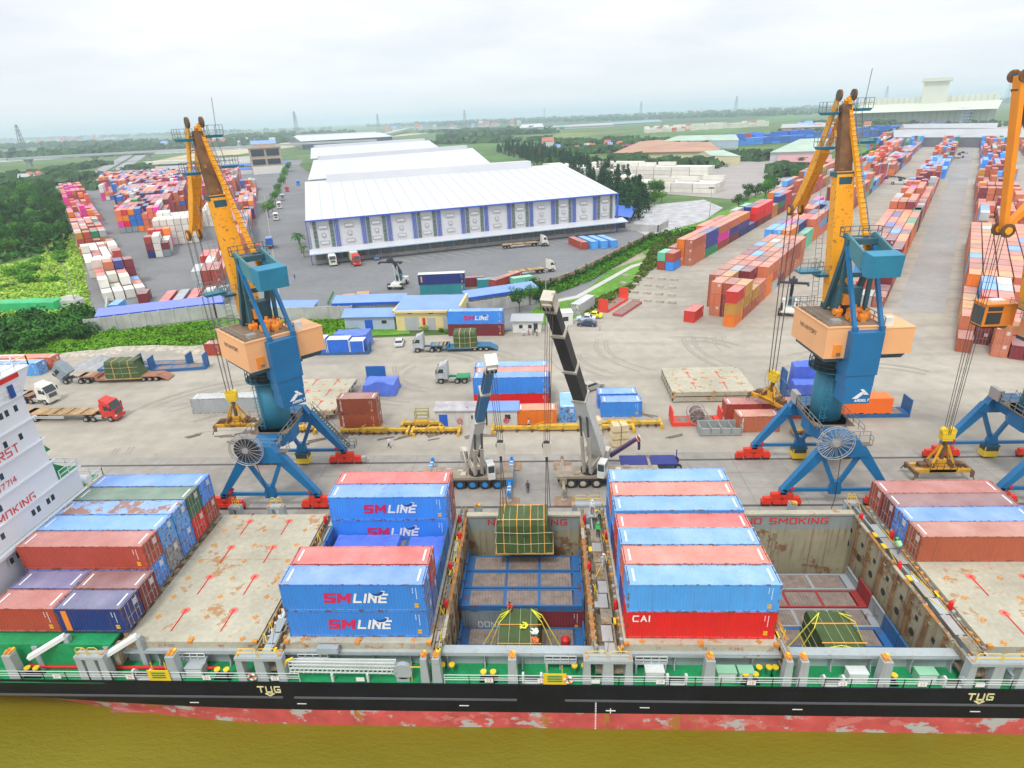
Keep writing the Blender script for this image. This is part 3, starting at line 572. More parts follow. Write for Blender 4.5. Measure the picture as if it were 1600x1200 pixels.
# ================================================================ the ship
M_hull = mat('hull_black', (.006, .007, .012), .5, var=.5, scale=.3, streak=.12, rcol=(.07, .03, .015), spec=.25)
M_deck = mat('deck_green', (.01, .27, .09), .55, var=.3, scale=.4, rust=.18, rscale=.7, rcol=(.10, .13, .05), var2=.15)
M_sgrey = mat('ship_grey_paint', (.36, .41, .42), .6, var=.12, scale=.3, rust=.3, rcol=(.28, .15, .05), rscale=.55, streak=.25)
M_hatch = mat('hatch_cover_paint', (.43, .405, .31), .75, var=.2, scale=.25, rust=.5, rcol=(.36, .17, .05), rscale=.5, streak=0, var2=.10)
M_hold = mat('hold_wall_paint', (.36, .33, .22), .75, var=.22, scale=.25, streak=.95, rcol=(.20, .085, .025), rust=.55, rscale=.35)
M_holdg = mat('hold_upper_grey', (.27, .31, .30), .7, var=.15, scale=.3, streak=.4, rcol=(.2, .12, .06))
M_walk = mat('walkway_rusty', (.27, .23, .16), .8, var=.35, scale=.7, rust=.6, rcol=(.22, .10, .035), rscale=.9, var2=.3)
M_rail = mat('rail_white', (.60, .64, .62), .6); M_railg = mat('rail_grey', (.22, .24, .24), .6)
M_yel = mat('yellow_paint', (.80, .55, .02), .5, rust=.3, rscale=1.2); M_red = mat('red_paint', (.68, .015, .012), .5, var=.15)
M_orst = mat('orange_rust', (.62, .25, .04), .8, var=.3, scale=2); M_pink = mat('pale_red_paint', (.60, .18, .13), .7, var=.2, scale=2)
M_green = mat('green_machinery', (.01, .25, .09), .5); M_supw = mat('superstructure_white', (.74, .76, .80), .5, var=.04, scale=.2, streak=.04, rcol=(.5, .4, .3)); M_win = mat('window_glass', (.03, .045, .055), .15, var=.05)
# hull antifouling with flaked paint
m = mat('hull_red', (.56, .085, .075), .7, var=.3, scale=.5, rust=.0); t = m.node_tree; n = t.nodes; l = t.links; b_ = [x for x in n if x.type == 'BSDF_PRINCIPLED'][0]
src = b_.inputs['Base Color'].links[0].from_socket; g = n.new('ShaderNodeNewGeometry')
def layer(src, sc, a, c, col, det=6, vec=(1, 1, 1.6)):
    vm = n.new('ShaderNodeVectorMath'); vm.operation = 'MULTIPLY'; vm.inputs[1].default_value = vec; l.new(g.outputs['Position'], vm.inputs[0])
    w = n.new('ShaderNodeTexNoise'); w.inputs['Scale'].default_value = sc; w.inputs['Detail'].default_value = det; w.inputs['Roughness'].default_value = .65; l.new(vm.outputs[0], w.inputs['Vector'])
    r = n.new('ShaderNodeMapRange'); l.new(w.outputs[0], r.inputs[0]); r.inputs[1].default_value = a; r.inputs[2].default_value = c
    k = n.new('ShaderNodeMixRGB'); l.new(r.outputs[0], k.inputs[0]); l.new(src, k.inputs[1]); k.inputs[2].default_value = (*col, 1); return k.outputs[0]
src = layer(src, .35, .565, .60, (.46, .44, .42)); src = layer(src, .5, .56, .6, (.62, .17, .15)); src = layer(src, .6, .6, .64, (.42, .17, .03), vec=(1, 1, .35)); src = layer(src, 2.2, .66, .7, (.25, .2, .17))
l.new(src, b_.inputs['Base Color']); M_hred = m
ship = root('container_ship', (0, 48, -4.3), 0, 'long black hulled container ship with red waterline moored along the quay', 'ship')
def SP(mb, name, mats, par=ship, label=None):
    o = mb.build(name, mats); o.parent = par; o.matrix_parent_inverse = Matrix.Translation((0, -48, 4.3)) if par is ship else Matrix.Identity(4)
    if label: o['label'] = label
    return o
def sub(mb, name, mats, par): o = mb.build(name, mats); o.parent = par; return o
DZ = .6
YN, YF = 37.6, 60.4
XS = [-86, -75, -64, -56, -50, -44, -38, -32, -26, -20, -10, 5, 20, 35, 50, 65, 80]
def wl(x): return 0 if x > -22 else ((-22-x)/28.)**1.7*3.0
b = MB()
Zs = [DZ+.03, -2.35, -2.35, -4.3, -6.5]
for X0, X1 in zip(XS, XS[1:]):
    for (z0, k0), (z1, k1), mi in (((DZ+.05, 0), (-1.2, .10), 0), ((-1.2, .10), (-2.45, .42), 0), ((-2.45, .42), (-4.3, 1), 1), ((-4.3, 1), (-7, 1.8), 1)):
        b.q((X0, YN+wl(X0)*k1, z1), (X1, YN+wl(X1)*k1, z1), (X1, YN+wl(X1)*k0, z0), (X0, YN+wl(X0)*k0, z0), m=mi)
        b.q((X0, YF-wl(X0)*k1, z1), (X0, YF-wl(X0)*k0, z0), (X1, YF-wl(X1)*k0, z0), (X1, YF-wl(X1)*k1, z1), m=mi)
b.box(-86, 80, YN-.04, YN+.1, DZ-.0, DZ+.12, m=0); b.box(-86, 80, YF-.1, YF+.04, DZ, DZ+.12, m=0)
for x0, x1 in ((-86, -23), (-22, -3), (1, 70)): b.box(x0, x1, YN-.10, YN-.0, -1.02, -.86, m=2)
SP(b, 'hull', [M_hull, M_hred, mat('hull_dark_grey', (.10, .10, .11), .6)])
b = MB()
b.box(-86, 80, YN+.02, 39.9, DZ-.2, DZ); b.box(-86, 80, 58.9, YF-.02, DZ-.2, DZ); b.box(-86, -50.4, 39.9, 58.9, DZ-.2, DZ)
b.q((-50.4, 39.3, DZ+.02), (-37, 39.3, DZ+.02), (-37, 40.3, 3.2), (-50.4, 40.3, 3.2)) if 0 else None
SP(b, 'deck', M_deck)
# raised green deck beside the left bay
b = MB(); b.box(-86, -38.0, 39.0, 40.6, 3.1, 3.36); b.box(-86, -37.7, 40.6, 58.6, 3.1, 3.3, m=1); b.prism([(37.9, DZ), (39.0, 3.1), (39.0, 3.36), (39.3, 3.36), (39.3, DZ)], 'x', -86, -38.2) if 0 else None
b.box(-86, -37.6, 39.0, 39.25, DZ, 3.1)
SP(b, 'raised_deck', [M_deck, M_walk])
# coaming with its top shelf and brackets
HO = [(-9.2, 3.4), (19.4, 32.6)]                    # open holds
b = MB()
b.box(-37.6, 80, 39.9, 40.05, DZ, 2.35); b.box(-37.6, 80, 58.2, 58.5, DZ, 2.6)
b.box(-37.6, 80, 39.2, 40.12, 2.35, 2.47); b.box(-37.6, 80, 39.16, 39.24, 2.22, 2.47)
for i in range(-11, 34):
    x = i*3.35/1.05+.6
    b.prism([(39.3, DZ), (39.9, DZ), (39.9, 2.34), (39.26, 2.34), (39.5, 1.2)], 'x', x, x+.10)
SP(b, 'hatch_coaming', M_sgrey)
# long hold interior, one box per open hold
for hi, (x0, x1) in enumerate(HO):
    b = MB(); zf = -8.6
    for xx, sg in ((x0, 1), (x1, -1)):               # cross walls
        b.box(*sorted((xx, xx-sg*.14)), 40.05, 58.1, zf, 3.1, m=0)
        for k in range(8):                           # cell guides
            y = 41+k*2.58-.35
            b.box(*sorted((xx, xx+sg*.22)), y-.02, y+.26, zf, 3.0, m=5)
            b.box(*sorted((xx, xx+sg*.10)), y-.4, y+.5, 2.2, 2.3, m=2)
        for k in range(7): 
            y = 42.0+k*2.58
            b.cyl((xx+sg*.01, y+.3, -.5), (xx+sg*.03, y+.3, -.5), .38, 14, m=3); b.box(*sorted((xx+sg*.01, xx+sg*.03)), y-.1, y+.35, 1.0, 1.5, m=3)
    b.box(x0, x1, 57.7, 57.85, zf, 1.35, m=0); b.box(x0, x1, 57.7, 57.86, 1.35, 3.2, m=1)
    b.box(x0, x1, 40.05, 40.2, zf, 2.3, m=0); b.box(x0, x1, 40, 58, zf-.1, zf, m=0)
    for t in (.38, ): b.box(x0+(x1-x0)*t, x0+(x1-x0)*t+.35, 57.6, 57.7, zf, .9, m=2)
    b.box(x0-.0, x1, 57.55, 58.3, 3.2, 3.42, m=4)
    SP(b, 'cargo_hold', [M_hold, M_holdg, M_walk, M_dark, M_hatch, mat('hold_rust_rib', (.26, .15, .07), .8, var=.4, scale=.8, rust=.6, rcol=(.16, .07, .025), rscale=.7)])
sg = letters('wall_lettering', 'NO  SMOKING', .95, M_red, ship, (25.6, 57.66, 2.45), (pi/2, 0, 0), off=.015, sx=1.35); sg.matrix_parent_inverse = Matrix.Translation((0, -48, 4.3))
sg = letters('wall_lettering', 'NO  SMOKING', .95, M_red, ship, (-2.5, 57.66, 2.45), (pi/2, 0, 0), off=.015, sx=1.35); sg.matrix_parent_inverse = Matrix.Translation((0, -48, 4.3))
# hatch covers
def hatch(x0, x1, y0, y1, z1=3.17, par=None, name='hatch_cover', marks=True):
    b = MB(); b.box(x0, x1, y0, y1, z1-.72, z1, m=0)
    for k in range(int((y1-y0)/1.6)): b.box(x0-.004, x0-.0, y0+k*1.6+.1, y0+k*1.6+.2, z1-.7, z1-.05, m=0)
    if marks:
        nx = 3
        for i in range(nx):
            xx = x0+(x1-x0)*(.12+.38*i)
            for k in range(int((y1-y0)/2.58)+1):
                yy = y0+.35+k*2.58
                if yy > y1-.2: break
                b.cyl((xx, yy, z1), (xx, yy, z1+.012), .2, 8, m=1)
                for a in range(4): b.box(xx+.2*cos(a*pi/2)-.05, xx+.2*cos(a*pi/2)+.05, yy+.2*sin(a*pi/2)-.05, yy+.2*sin(a*pi/2)+.05, z1, z1+.06, m=1)
        for i in range(2):
            xx = x0+(x1-x0)*(.30+.38*i)
            for k in range(int((y1-y0)/5.0)+1):
                yy = y0+1.2+k*4.6
                if yy+2.2 > y1: break
                b.beam((xx, yy, z1+.04), (xx, yy+2.3, z1+.04), .07, .07, m=2)
                b.cyl((xx, yy+2.5, z1), (xx, yy+2.5, z1+.015), .42, 12, m=3); b.cyl((xx, yy+2.5, z1+.016), (xx, yy+2.5, z1+.07), .12, 8, m=2)
        b.box(x0, x1, y0+(y1-y0)*.58, y0+(y1-y0)*.58+.07, z1, z1+.02, m=1)
    for i in range(3):
        xx = x0+(x1-x0)*(.1+.4*i); b.box(xx-.35, xx+.35, y0-.012, y0+.05, z1-.72, z1-.02, m=0)
    for xx in (x0+.2, x1-.2, (x0+x1)/2): b.box(xx-.2, xx+.2, y0-.1, y0+.2, z1-.12, z1+.16, m=1)
    return b
HM = [M_hatch, M_orst, M_red, M_pink]
for x0, x1 in ((-37.2, -25.3), (-22.9, -10.2), (6.0, 18.6), (35.0, 47.4), (50, 62)):
    o = SP(hatch(x0, x1, 39.6, 58.4), 'hatch_cover', HM)
for s_, x in (('31 P-5/S', -33.5), ('30', -28.5), ('29', -26), ('25', -21), ('P-4B/S', -18.5), ('24', -15.8), ('23', -11.8), ('17', 8.8), ('16', 12.6), ('P-3B/S', 15.2), ('15', 18), ('11', 37.5), ('P-2B/S', 41)):
    o = text('hatch_number', s_, .42, mat('faded_red_lettering', (.45, .10, .10), .7), ship, (x, 39.58, 2.75), (pi/2, 0, 0), ext=.004); o.matrix_parent_inverse = Matrix.Translation((0, -48, 4.3))
# cross walkways between the bays (lashing gangways)
def walkway(x0, x1, label=None):
    b = MB(); xm = (x0+x1)/2; w = x1-x0
    b.box(x0+.05, x1-.05, 38.3, 59.8, 1.3, 1.5, m=0)
    for i, xx in enumerate((x0+.1, x0+.42*w, x0+.72*w, x1-.12)): b.beam((xx, 38.2, 2.9-.25*(i % 2)), (xx, 59.8, 2.9-.25*(i % 2)), .16, .5, m=(0, 2, 0, 0)[i])
    rnd = random.Random(x0)
    y = 38.4
    while y < 59:
        L = rnd.uniform(1.2, 2.6)
        if rnd.random() < .8: xa = xm-w*.18+rnd.uniform(-.1, .1); b.box(xa, xa+w*.36, y, y+L-.15, 3.02, 3.1, m=rnd.choice((0, 2, 2, 0, 3)))
        if rnd.random() < .6: xa = xm+rnd.choice((-1, 1))*w*.27; b.box(xa-.18, xa+.18, y, y+.7, 3.02, 3.15, m=rnd.choice((1, 1, 3, 0)))
        if rnd.random() < .55: b.beam((xm+rnd.uniform(-.5, .5)*w*.7, y, 3.1), (xm+rnd.uniform(-.5, .5)*w*.7, y+rnd.uniform(1.5, 3.5), 3.2), .05, m=rnd.choice((2, 0, 1)))
        if rnd.random() < .3:
            xa = xm+rnd.choice((-1, 1))*w*.3
            b.beam((xa, y, 3.0), (xa+.1, y+.1, 4.0), .06, m=1); b.beam((xa+.3, y, 3.0), (xa-.1, y+.6, 3.6), .06, m=1)
        y += L
    for i in range(26):
        y = 38.6+i*.82; b.box(x0+.02, x0+.3, y, y+.3, 2.5, 2.9+rnd.random()*.25, m=rnd.choice((0, 4, 4, 2))); b.box(x1-.3, x1-.02, y, y+.3, 2.5, 2.9+rnd.random()*.25, m=rnd.choice((0, 4, 4, 2)))
    o = SP(b, 'cross_walkway', [M_walk, M_yel, M_sgrey, M_steel, M_orst])
    for y in (44, 49.2, 54, 57):
        k = MB(); xx = x0+.25 if int(y) % 2 else x1-.25
        k.cyl((xx, y, 2.9), (xx, y, 3.75), .2, 10); k.cyl((xx, y, 3.75), (xx, y, 3.9), .2, 10, .08); k.box(xx-.06, xx+.06, y-.3, y-.15, 3.0, 3.5); sub(k, 'fire_station', M_red, o)
    return o
rr = random.Random(4)
for xx in (-9.28, 3.42, 19.42, 32.62):
    b = MB(); y = 40.2
    while y < 57: L = rr.uniform(.8, 2.6); b.box(xx-.12+rr.uniform(-.03, .03), xx+.16+rr.uniform(-.04, .08), y, y+L, 3.1, 3.1+rr.uniform(.06, .2), m=rr.choice((0, 1, 1, 2))); y += L-.02
    SP(b, 'coaming_edge', [M_hatch, mat('edge_rust', (.38, .17, .05), .85, var=.4, scale=1.5), M_walk])
for x0, x1 in ((-25.2, -23.0), (-10.1, -9.3), (3.5, 6.0), (18.65, 19.35), (32.7, 34.9)): walkway(x0, x1)
b = MB()
for x0, x1 in ((-37.5, -37.2),): b.box(-37.68, -37.22, 38.6, 58.4, 1.5, 2.95)
for k in range(14): b.box(-37.68, -37.25, 39+k*1.35, 39.6+k*1.35, 2.9, 3.3)
SP(b, 'cross_beam', M_walk)
# side pedestals: grey tapered pillars with walk-over platforms
def pedestal(x0, x1, gate=False, near=True):
    b = MB(); yo, yi = (37.74, 38.45) if near else (60.3, 59.6); zt = 3.3
    def leg(xa, xb): b.hexa([(xa-.12, *sorted((yo, yi))[:1], DZ), (xb+.12, min(yo, yi), DZ), (xb+.12, max(yo, yi), DZ), (xa-.12, max(yo, yi), DZ), (xa, min(yo, yi), zt), (xb, min(yo, yi), zt), (xb, max(yo, yi), zt), (xa, max(yo, yi), zt)], m=0)
    if gate:
        leg(x0, x0+.5); leg(x1-.5, x1)
        if gate > 1: leg((x0+x1)/2-.38, (x0+x1)/2+.38)
        b.box(x0-.03, x1+.03, min(yo, yi)-.05, max(yo, yi)+.05, zt-.28, zt+.02, m=0); b.box(x0+.1, x1-.1, min(yo, yi)+.05, max(yo, yi)-.05, zt+.02, zt+.08, m=0)
        n = max(2, int((x1-x0)/1.5)); w = (x1-x0-.4)/n
        for i in range(n):
            xa = x0+.2+i*w
            for yy in (yo+.1 if near else yo-.1,): b.tube([(xa+.08, yy, zt+.05), (xa+.08, yy, zt+.75), (xa+.25, yy, zt+.95), (xa+w-.25, yy, zt+.95), (xa+w-.08, yy, zt+.75), (xa+w-.08, yy, zt+.05)], .035, 5, m=1); b.beam((xa+.08, yy, zt+.5), (xa+w-.08, yy, zt+.5), .05, m=1)
    else:
        leg(x0, x1); b.cyl(((x0+x1)/2, 38.3 if near else 59.8, zt), ((x0+x1)/2, 38.3 if near else 59.8, zt+.12), .3, 8, m=2); b.box(x0+.1, x0+.35, 38.0 if near else 59.6, 38.3 if near else 59.9, zt, zt+.22, m=2)
        b.box(x1-.3, x1-.08, 38.35 if near else 59.5, 38.6 if near else 59.8, zt, zt+.2, m=1)
    for xx in (x0+.2, x1-.2):
        for yy in ((38.0, 38.5) if near else (59.6, 60.0)): b.cyl((xx, yy, zt+.03), (xx, yy, zt+.14), .12, 6, m=2)
    return SP(b, 'side_pedestal', [M_sgrey, M_yel, M_orst])
def XN(px, py=1066): return G(px, py, DZ)[0]
for (pa, pb, gt) in ((15, 32, 0), (128, 172, 2), (268, 282, 0), (376, 448, 2), (661, 690, 0), (796, 808, 0), (912, 986, 2), (1098, 1112, 0), (1220, 1254, 0), (1366, 1384, 0), (1498, 1588, 2), (1660, 1700, 1)):
    x0, x1 = XN(pa), XN(pb)
    if gt == 0 and pb-pa > 20: pedestal(x0, x0+.5); pedestal(x1-.6, x1)
    else: pedestal(x0, max(x0+.5, min(x1, x0+.75)) if not gt else x1, gt)
for (pa, pb, gt) in ((355, 372, 1), (415, 440, 1), (740, 745, 0), (895, 945, 1), (1240, 1250, 0), (1330, 1350, 1)):
    x0, x1 = G(pa, 800, 3)[0], G(pb, 800, 3)[0]; pedestal(x0, max(x1, x0+.8), gt and 1, near=False)
# deck-edge railing in panels, lockers, vents, bollards, reels
b = MB()
xs = [-52+i*2.05 for i in range(52)]
for x0, x1 in zip(xs, xs[1:]):
    if -21.5 < x0 < -9.5: continue
    b.rail([(x0, YN+.12, DZ), (x1, YN+.12, DZ)], 1.05, .025, 2.1)
    b.beam((x0, YN+.12, DZ+.75), (x1, YN+.12, DZ+.75), .04)
b.rail([(-80, YF-.12, DZ), (70, YF-.12, DZ)], 1.05, .03, 2)
SP(b, 'deck_railing', M_rail)
rnd = random.Random(3)
def locker(px, w=1.4, h=.9, d=.6, m=None, y=38.6, lb=None):
    x = XN(px, 1050); b = MB(); b.box(x-w/2, x+w/2, y-d/2, y+d/2, DZ, DZ+h, m=0); b.box(x-w/2-.04, x+w/2+.04, y-d/2-.04, y+d/2+.04, DZ+h, DZ+h+.06, m=0); b.box(x-w/2+.1, x+w/2-.1, y-d/2-.012, y-d/2, DZ+.15, DZ+h-.12, m=1)
    o = SP(b, 'deck_locker', [m or M_sgrey, M_rail]); return o
for px in (310, 1020, 1130, 1160, 1330, 1435, 1575): locker(px, 1.5 if px != 1160 else 1.2, .95, .8, M_rail if px in (1020, 1330) else mat('pale_green_tarp', (.25, .5, .33), .6) if px in (1130, 1160, 1435) else None)
def fairlead(px):
    x = XN(px, 1062); b = MB()
    for s_ in (-1, 1): b.prism([(37.8, DZ), (38.5, DZ), (38.35, DZ+.7), (38.1, DZ+1.05), (37.8, DZ+1.05)], 'x', x+s_*.75-.09, x+s_*.75+.09, m=0)
    b.cyl((x-.7, 38.1, DZ+.35), (x+.7, 38.1, DZ+.35), .14, 8, m=1); b.box(x-.75, x+.75, 37.8, 38.5, DZ, DZ+.1, m=0)
    SP(b, 'fairlead', [M_rail, M_dark])
for px in (225, 832, 1055, 1295, 1480): fairlead(px)
def bollard(px, y=38.5, m=None, r=.2, lean=0):
    x = XN(px, 1050); b = MB()
    b.box(x-.75, x+.75, y-.3, y+.3, DZ, DZ+.12, m=0)
    for s_ in (-1, 1): b.cyl((x+s_*.4, y, DZ+.12), (x+s_*.4, y, DZ+.85), r, 10, m=0); b.cyl((x+s_*.4, y, DZ+.85), (x+s_*.4, y, DZ+.98), r+.06, 10, m=1)
    SP(b, 'mooring_bollard', [m or M_green, M_yel])
for px in (60, 355, 765, 760+405, 1375): bollard(px, 38.2, M_hull)
for px in (700, 905, 1190, 1215, 1540): bollard(px, 38.9, M_green)
b = MB()                                  # far-side green winches
for px in (775, 785, 870, 1285, 1300, 1318): x = G(px, 795, 2)[0]; b.cyl((x-.4, 59.7, 1.7), (x+.4, 59.7, 1.7), .38, 12); b.box(x-.5, x-.4, 59.3, 60.1, DZ, 2.1); b.box(x+.4, x+.5, 59.3, 60.1, DZ, 2.1)
SP(b, 'mooring_winch', M_green)
b = MB(); b.tube([(-46, 38.9, 1.1), (-45.2, 38.9, .9), (-30, 38.9, .9), (-29, 39.1, .7), (-29, 39.1, DZ)], .13, 8); SP(b, 'fire_pipe', M_red)
for x0 in (XN(158), XN(45)): b = MB(); b.box(x0, x0+.5, 38.9, 39.0, DZ, 3.2, m=0); b.beam((x0+.2, 38.2, 2.7), (x0+3.0, 39.4, 4.0), .5, .35, m=1); b.beam((x0+3.1, 39.4, DZ), (x0+3.1, 39.4, 4.0), .45, m=0); SP(b, 'boom_rest', [M_sgrey, M_white])
b = MB()                                  # yellow gate boards along the rail
for px in (252, 867):
    x = XN(px); b.box(x-.95, x+.95, YN+.02, YN+.08, DZ+.2, DZ+1.35, m=0)
    for zz in (.5, .75, 1.0): b.box(x-.6, x+.6, YN-.0, YN+.02, DZ+zz, DZ+zz+.14, m=1)
    b.beam((x-.6, YN+.3, DZ), (x-.6, YN+.3, DZ+2), .06, m=0); b.beam((x+.6, YN+.3, DZ), (x+.6, YN+.3, DZ+2), .06, m=0)
SP(b, 'pilot_gate', [M_yel, M_green])
b = MB()
for px in (398, 888): x = XN(px); [b.cyl((x+.33*cos(a), YN, DZ+.75+.33*sin(a)), (x+.33*cos(a+pi/4), YN, DZ+.75+.33*sin(a+pi/4)), .075, 6, m=i % 2) for i, a in enumerate([j*pi/4 for j in range(8)])]
SP(b, 'lifebuoy', [mat('buoy_orange', (.8, .15, .03), .5), M_white])
b = MB()
for i, px in enumerate((90, 205, 325, 432, 565, 765, 847, 930, 1030, 1170, 1310, 1432, 1520)): x = XN(px); b.box(x-.35, x+.35, YN+.06, YN+.075, DZ+.3, DZ+.72)
SP(b, 'station_board', M_white)
for px, s_ in ((90, '37'), (205, '35'), (325, '33'), (432, '25'), (765, '23'), (847, '19'), (1030, '17'), (1170, '15'), (1310, '13'), (1432, '11')):
    o = text('station_number', s_, .4, M_red, ship, (XN(px), YN+.055, DZ+.51), (pi/2, 0, 0), ext=.003); o.matrix_parent_inverse = Matrix.Translation((0, -48, 4.3))
# accommodation ladder stowed on deck
b = MB(); x0, x1 = XN(455), XN(620)
for zz in (.95, 1.35, 1.75, 2.1): b.beam((x0, 38.0, DZ+zz), (x1, 38.0, DZ+zz-.1), .09, m=0)
for i in range(24): x = x0+(x1-x0)*i/23; b.box(x-.05, x+.05, 37.9, 38.5, DZ+.9, DZ+1.0, m=0); b.beam((x, 38.0, DZ+.9), (x, 38.0, DZ+2.1), .045, m=0)
b.box(x0, x1, 38.45, 38.55, DZ+.9, DZ+1.9, m=0)
b.cyl((x1+.6, 37.9, DZ+1.1), (x1+.6, 38.3, DZ+1.1), .8, 16, m=1); b.box(x1+.0, x1+1.1, 37.9, 38.6, DZ, DZ+.5, m=1)
b.box(x0+2.2, x0+4.0, 38.9, 39.4, 2.6, 3.2, m=1); b.tube([(x0-.6, 38, 1.6), (x0-.1, 38, 2.8), (x0+.4, 38.2, 2.9)], .1, 6, m=2)
b.tube([(x1+1.3, 38, DZ), (x1+1.3, 38, 2.2), (x1+2.2, 38, 2.2), (x1+2.2, 38, DZ)], .05, 5, m=2)
for xx in (x0+3.5, x1-2.5): b.box(xx, xx+.18, 37.8, 38.0, DZ-.2, DZ+.9, m=0)
SP(b, 'accommodation_ladder', [M_rail, M_sgrey, M_yel])
for px, w in ((875, .0), (1010, 0), (505, 0), (320, 0), (1590, 0)): b = MB(); x = XN(px, 1020); b.box(x-1.3, x+1.3, 39.0, 39.7, 1.55, 1.75, m=0); [b.beam((x+s_, 39.0, DZ), (x+s_, 39.0, 1.6), .14, m=0) for s_ in (-1.2, 1.2)]; b.rail([(x-1.3, 39.0, 1.75), (x+1.3, 39.0, 1.75)], .7, .03, .6, m=1); SP(b, 'access_bench', [M_sgrey, M_rail])
for px, s_ in ((415, 'TUG'), (1532, 'TUG')):
    x = XN(px, 1075); o = letters('hull_lettering', s_, .85, mat('hull_cream_lettering', (.75, .68, .35), .6), ship, (x, YN-.0, -.05), (pi/2, 0, 0), off=.01, sx=1.1, ext=.06); o.matrix_parent_inverse = Matrix.Translation((0, -48, 4.3))
    k = MB(); k.prism([(x-.42, -.52), (x+.42, -.52), (x, -.84)], 'y', YN-.07, YN+.02); k.prism([(x-.14, -.5), (x+.14, -.5), (x, -.62)], 'y', YN-.08, YN-.065, m=1); SP(k, 'hull_mark', [mat('hull_cream_lettering', None), M_hull])
b = MB()
for k in range(16): b.box(3.5, 3.62, YN-.03, YN-.005, -1.3-k*.2, -1.2-k*.2)
for xx in (-31, -21.5, -7.5, 7.6, 20, 34): b.box(xx-.4, xx+.4, YN-.03, YN-.005, -1.75, -1.67)
b.beam((4.4, YN-.02, -2.1), (5.2, YN-.02, -2.1), .05, .08); b.box(4.75, 4.83, YN-.03, YN-.005, -2.4, -1.85)
SP(b, 'draught_marks', M_white)
# superstructure
sup = MB(); XF = -50.6
TI = [(8.6, 11.1, 56.0), (11.1, 13.5, 53.3), (13.5, 16.1, 53.1), (16.1, 18.6, 53.0), (18.6, 21.2, 52.9)]
b = MB(); b.box(-64, XF-.35, 40.2, 58.2, DZ, 8.2, m=0); b.box(-64.5, XF+.5, 39.6, 58.7, 8.2, 8.5, m=0)
b.box(-64.4, XF-.02, 39.7, 58.6, 8.5, 8.53, m=1)
for z0, z1, y1 in TI:
    y0 = 98.7-y1
    b.box(-62, XF, y0, y1, z0-.05, z1-.12, m=0); b.box(-62.4, XF+.28, y0-.3, y1+.3, z1-.12, z1, m=0)
    b.box(-62.3, XF-.02, y0-.2, y1+.2, z1, z1+.02, m=1)
SP(b, 'superstructure', [M_supw, M_deck])
b = MB(); b.hexa([(-60, 46.5, 21.2), (XF+.1, 46.5, 21.2), (XF+.1, 52.9, 21.2), (-60, 52.9, 21.2), (-60, 44.5, 23.4), (XF+.3, 44.5, 23.4), (XF+.3, 54.4, 23.4), (-60, 54.4, 23.4)], m=0); b.box(XF+.3, XF+.34, 44.8, 52.9, 22.9, 23.35, m=1); b.box(-60, XF+.4, 44.4, 54.5, 23.4, 23.5, m=0); b.rail([(-60, 54.4, 23.5), (XF+.3, 54.4, 23.5), (XF+.3, 44.5, 23.5)], 1.0, .04, 1.6, m=0)
b.box(XF+.25, XF+.33, 51.3, 51.9, 21.3, 22.5, m=2)
SP(b, 'bridge_wing', [M_supw, M_red, M_dkblue])
b = MB()
b.rail([(XF+.2, 55.9, 11.1), (XF+.2, 53.4, 11.1)], 1.0, .03, 1.1); b.rail([(XF+.2, 56.1, 11.1), (-60, 56.1, 11.1)], 1.0, .03, 1.3)
b.rail([(XF+.45, 58.6, 8.5), (XF+.45, 56, 8.5)], 1.0, .03, 1.0); b.rail([(XF+.45, 58.6, 8.5), (-62, 58.6, 8.5)], 1.0, .03, 1.4)
b.rail([(XF+.2, 52.8, 21.2), (XF+.2, 45, 21.2)], 1.0, .03, 1.8)
SP(b, 'superstructure_railing', M_white)
b = MB(); b.cyl((XF-1.5, 57.0, 8.9), (XF-.0, 57.0, 8.9), .5, 12, m=0); b.box(XF-2, XF-.2, 56.5, 57.5, 8.5, 8.6, m=1); SP(b, 'liferaft', [M_supw, M_yel])
b = MB(); b.box(XF+.3, XF+.5, 56.2, 58.7, 8.2, 8.56); SP(b, 'edge_strip', M_yel)
b = MB(); b.prism([(53.2, 13.6), (55.4, 13.6), (53.2, 16.6)], 'x', XF-2.0, XF-1.6) ; b.prism([(53.2, 11.2), (55.9, 11.2), (53.2, 13.5)], 'x', XF-1.4, XF-1.2); SP(b, 'stair_screen', M_green)
def win(y, z, w=.42, h=.62):
    b = MB(); b.box(XF, XF+.03, y-w/2-.06, y+w/2+.06, z-h/2-.06, z+h/2+.06); o = SP(b, 'window', M_supw)
    k = MB(); k.box(XF+.03, XF+.04, y-w/2, y+w/2, z-h/2, z+h/2); sub(k, 'pane', M_win, o)
def XP(px, py, xv=XF):
    d = FWD*F_PX+RT*(px-800)+UP*(600-py); t_ = xv/d.x; return d.y*t_, H+d.z*t_
for px, py in ((82, 777), (75, 783), (60, 795), (52, 801), (4, 838), (18, 876), (28, 867), (0, 795), (2, 745), (8, 695), (32, 682), (24, 638), (10, 646), (1, 651)):
    y, z = XP(px, py); win(y, z)
for s_, (pa, qa), (pb, qb), sz in (('SAFETY FIRST', (0, 714), (28, 698), 1.05), ('IMO 9507714', (0, 763), (25, 747), .7), ('NO SMOKING', (5, 807), (54, 774), 1.05)):
    y, z = XP(pb, qb); o = letters('superstructure_lettering', s_, sz, M_red, ship, (XF+.03, y, z), (pi/2, 0, pi/2), off=.008, sx=1.1, align='RIGHT'); o.matrix_parent_inverse = Matrix.Translation((0, -48, 4.3))
# ---------------------------------------------------------------- deck cargo
Z0 = 3.19; PT = 2.575; Y0 = 40.25+1.22
def deckc(x0, row, tier, color, lb, h=2.84, L=12.19, z=None, **k):
    return container(x0+L/2, Y0+row*PT, (Z0+tier*2.84) if z is None else z, L, h, color, 0, lb, None, door=k.pop('door', 1), **k)
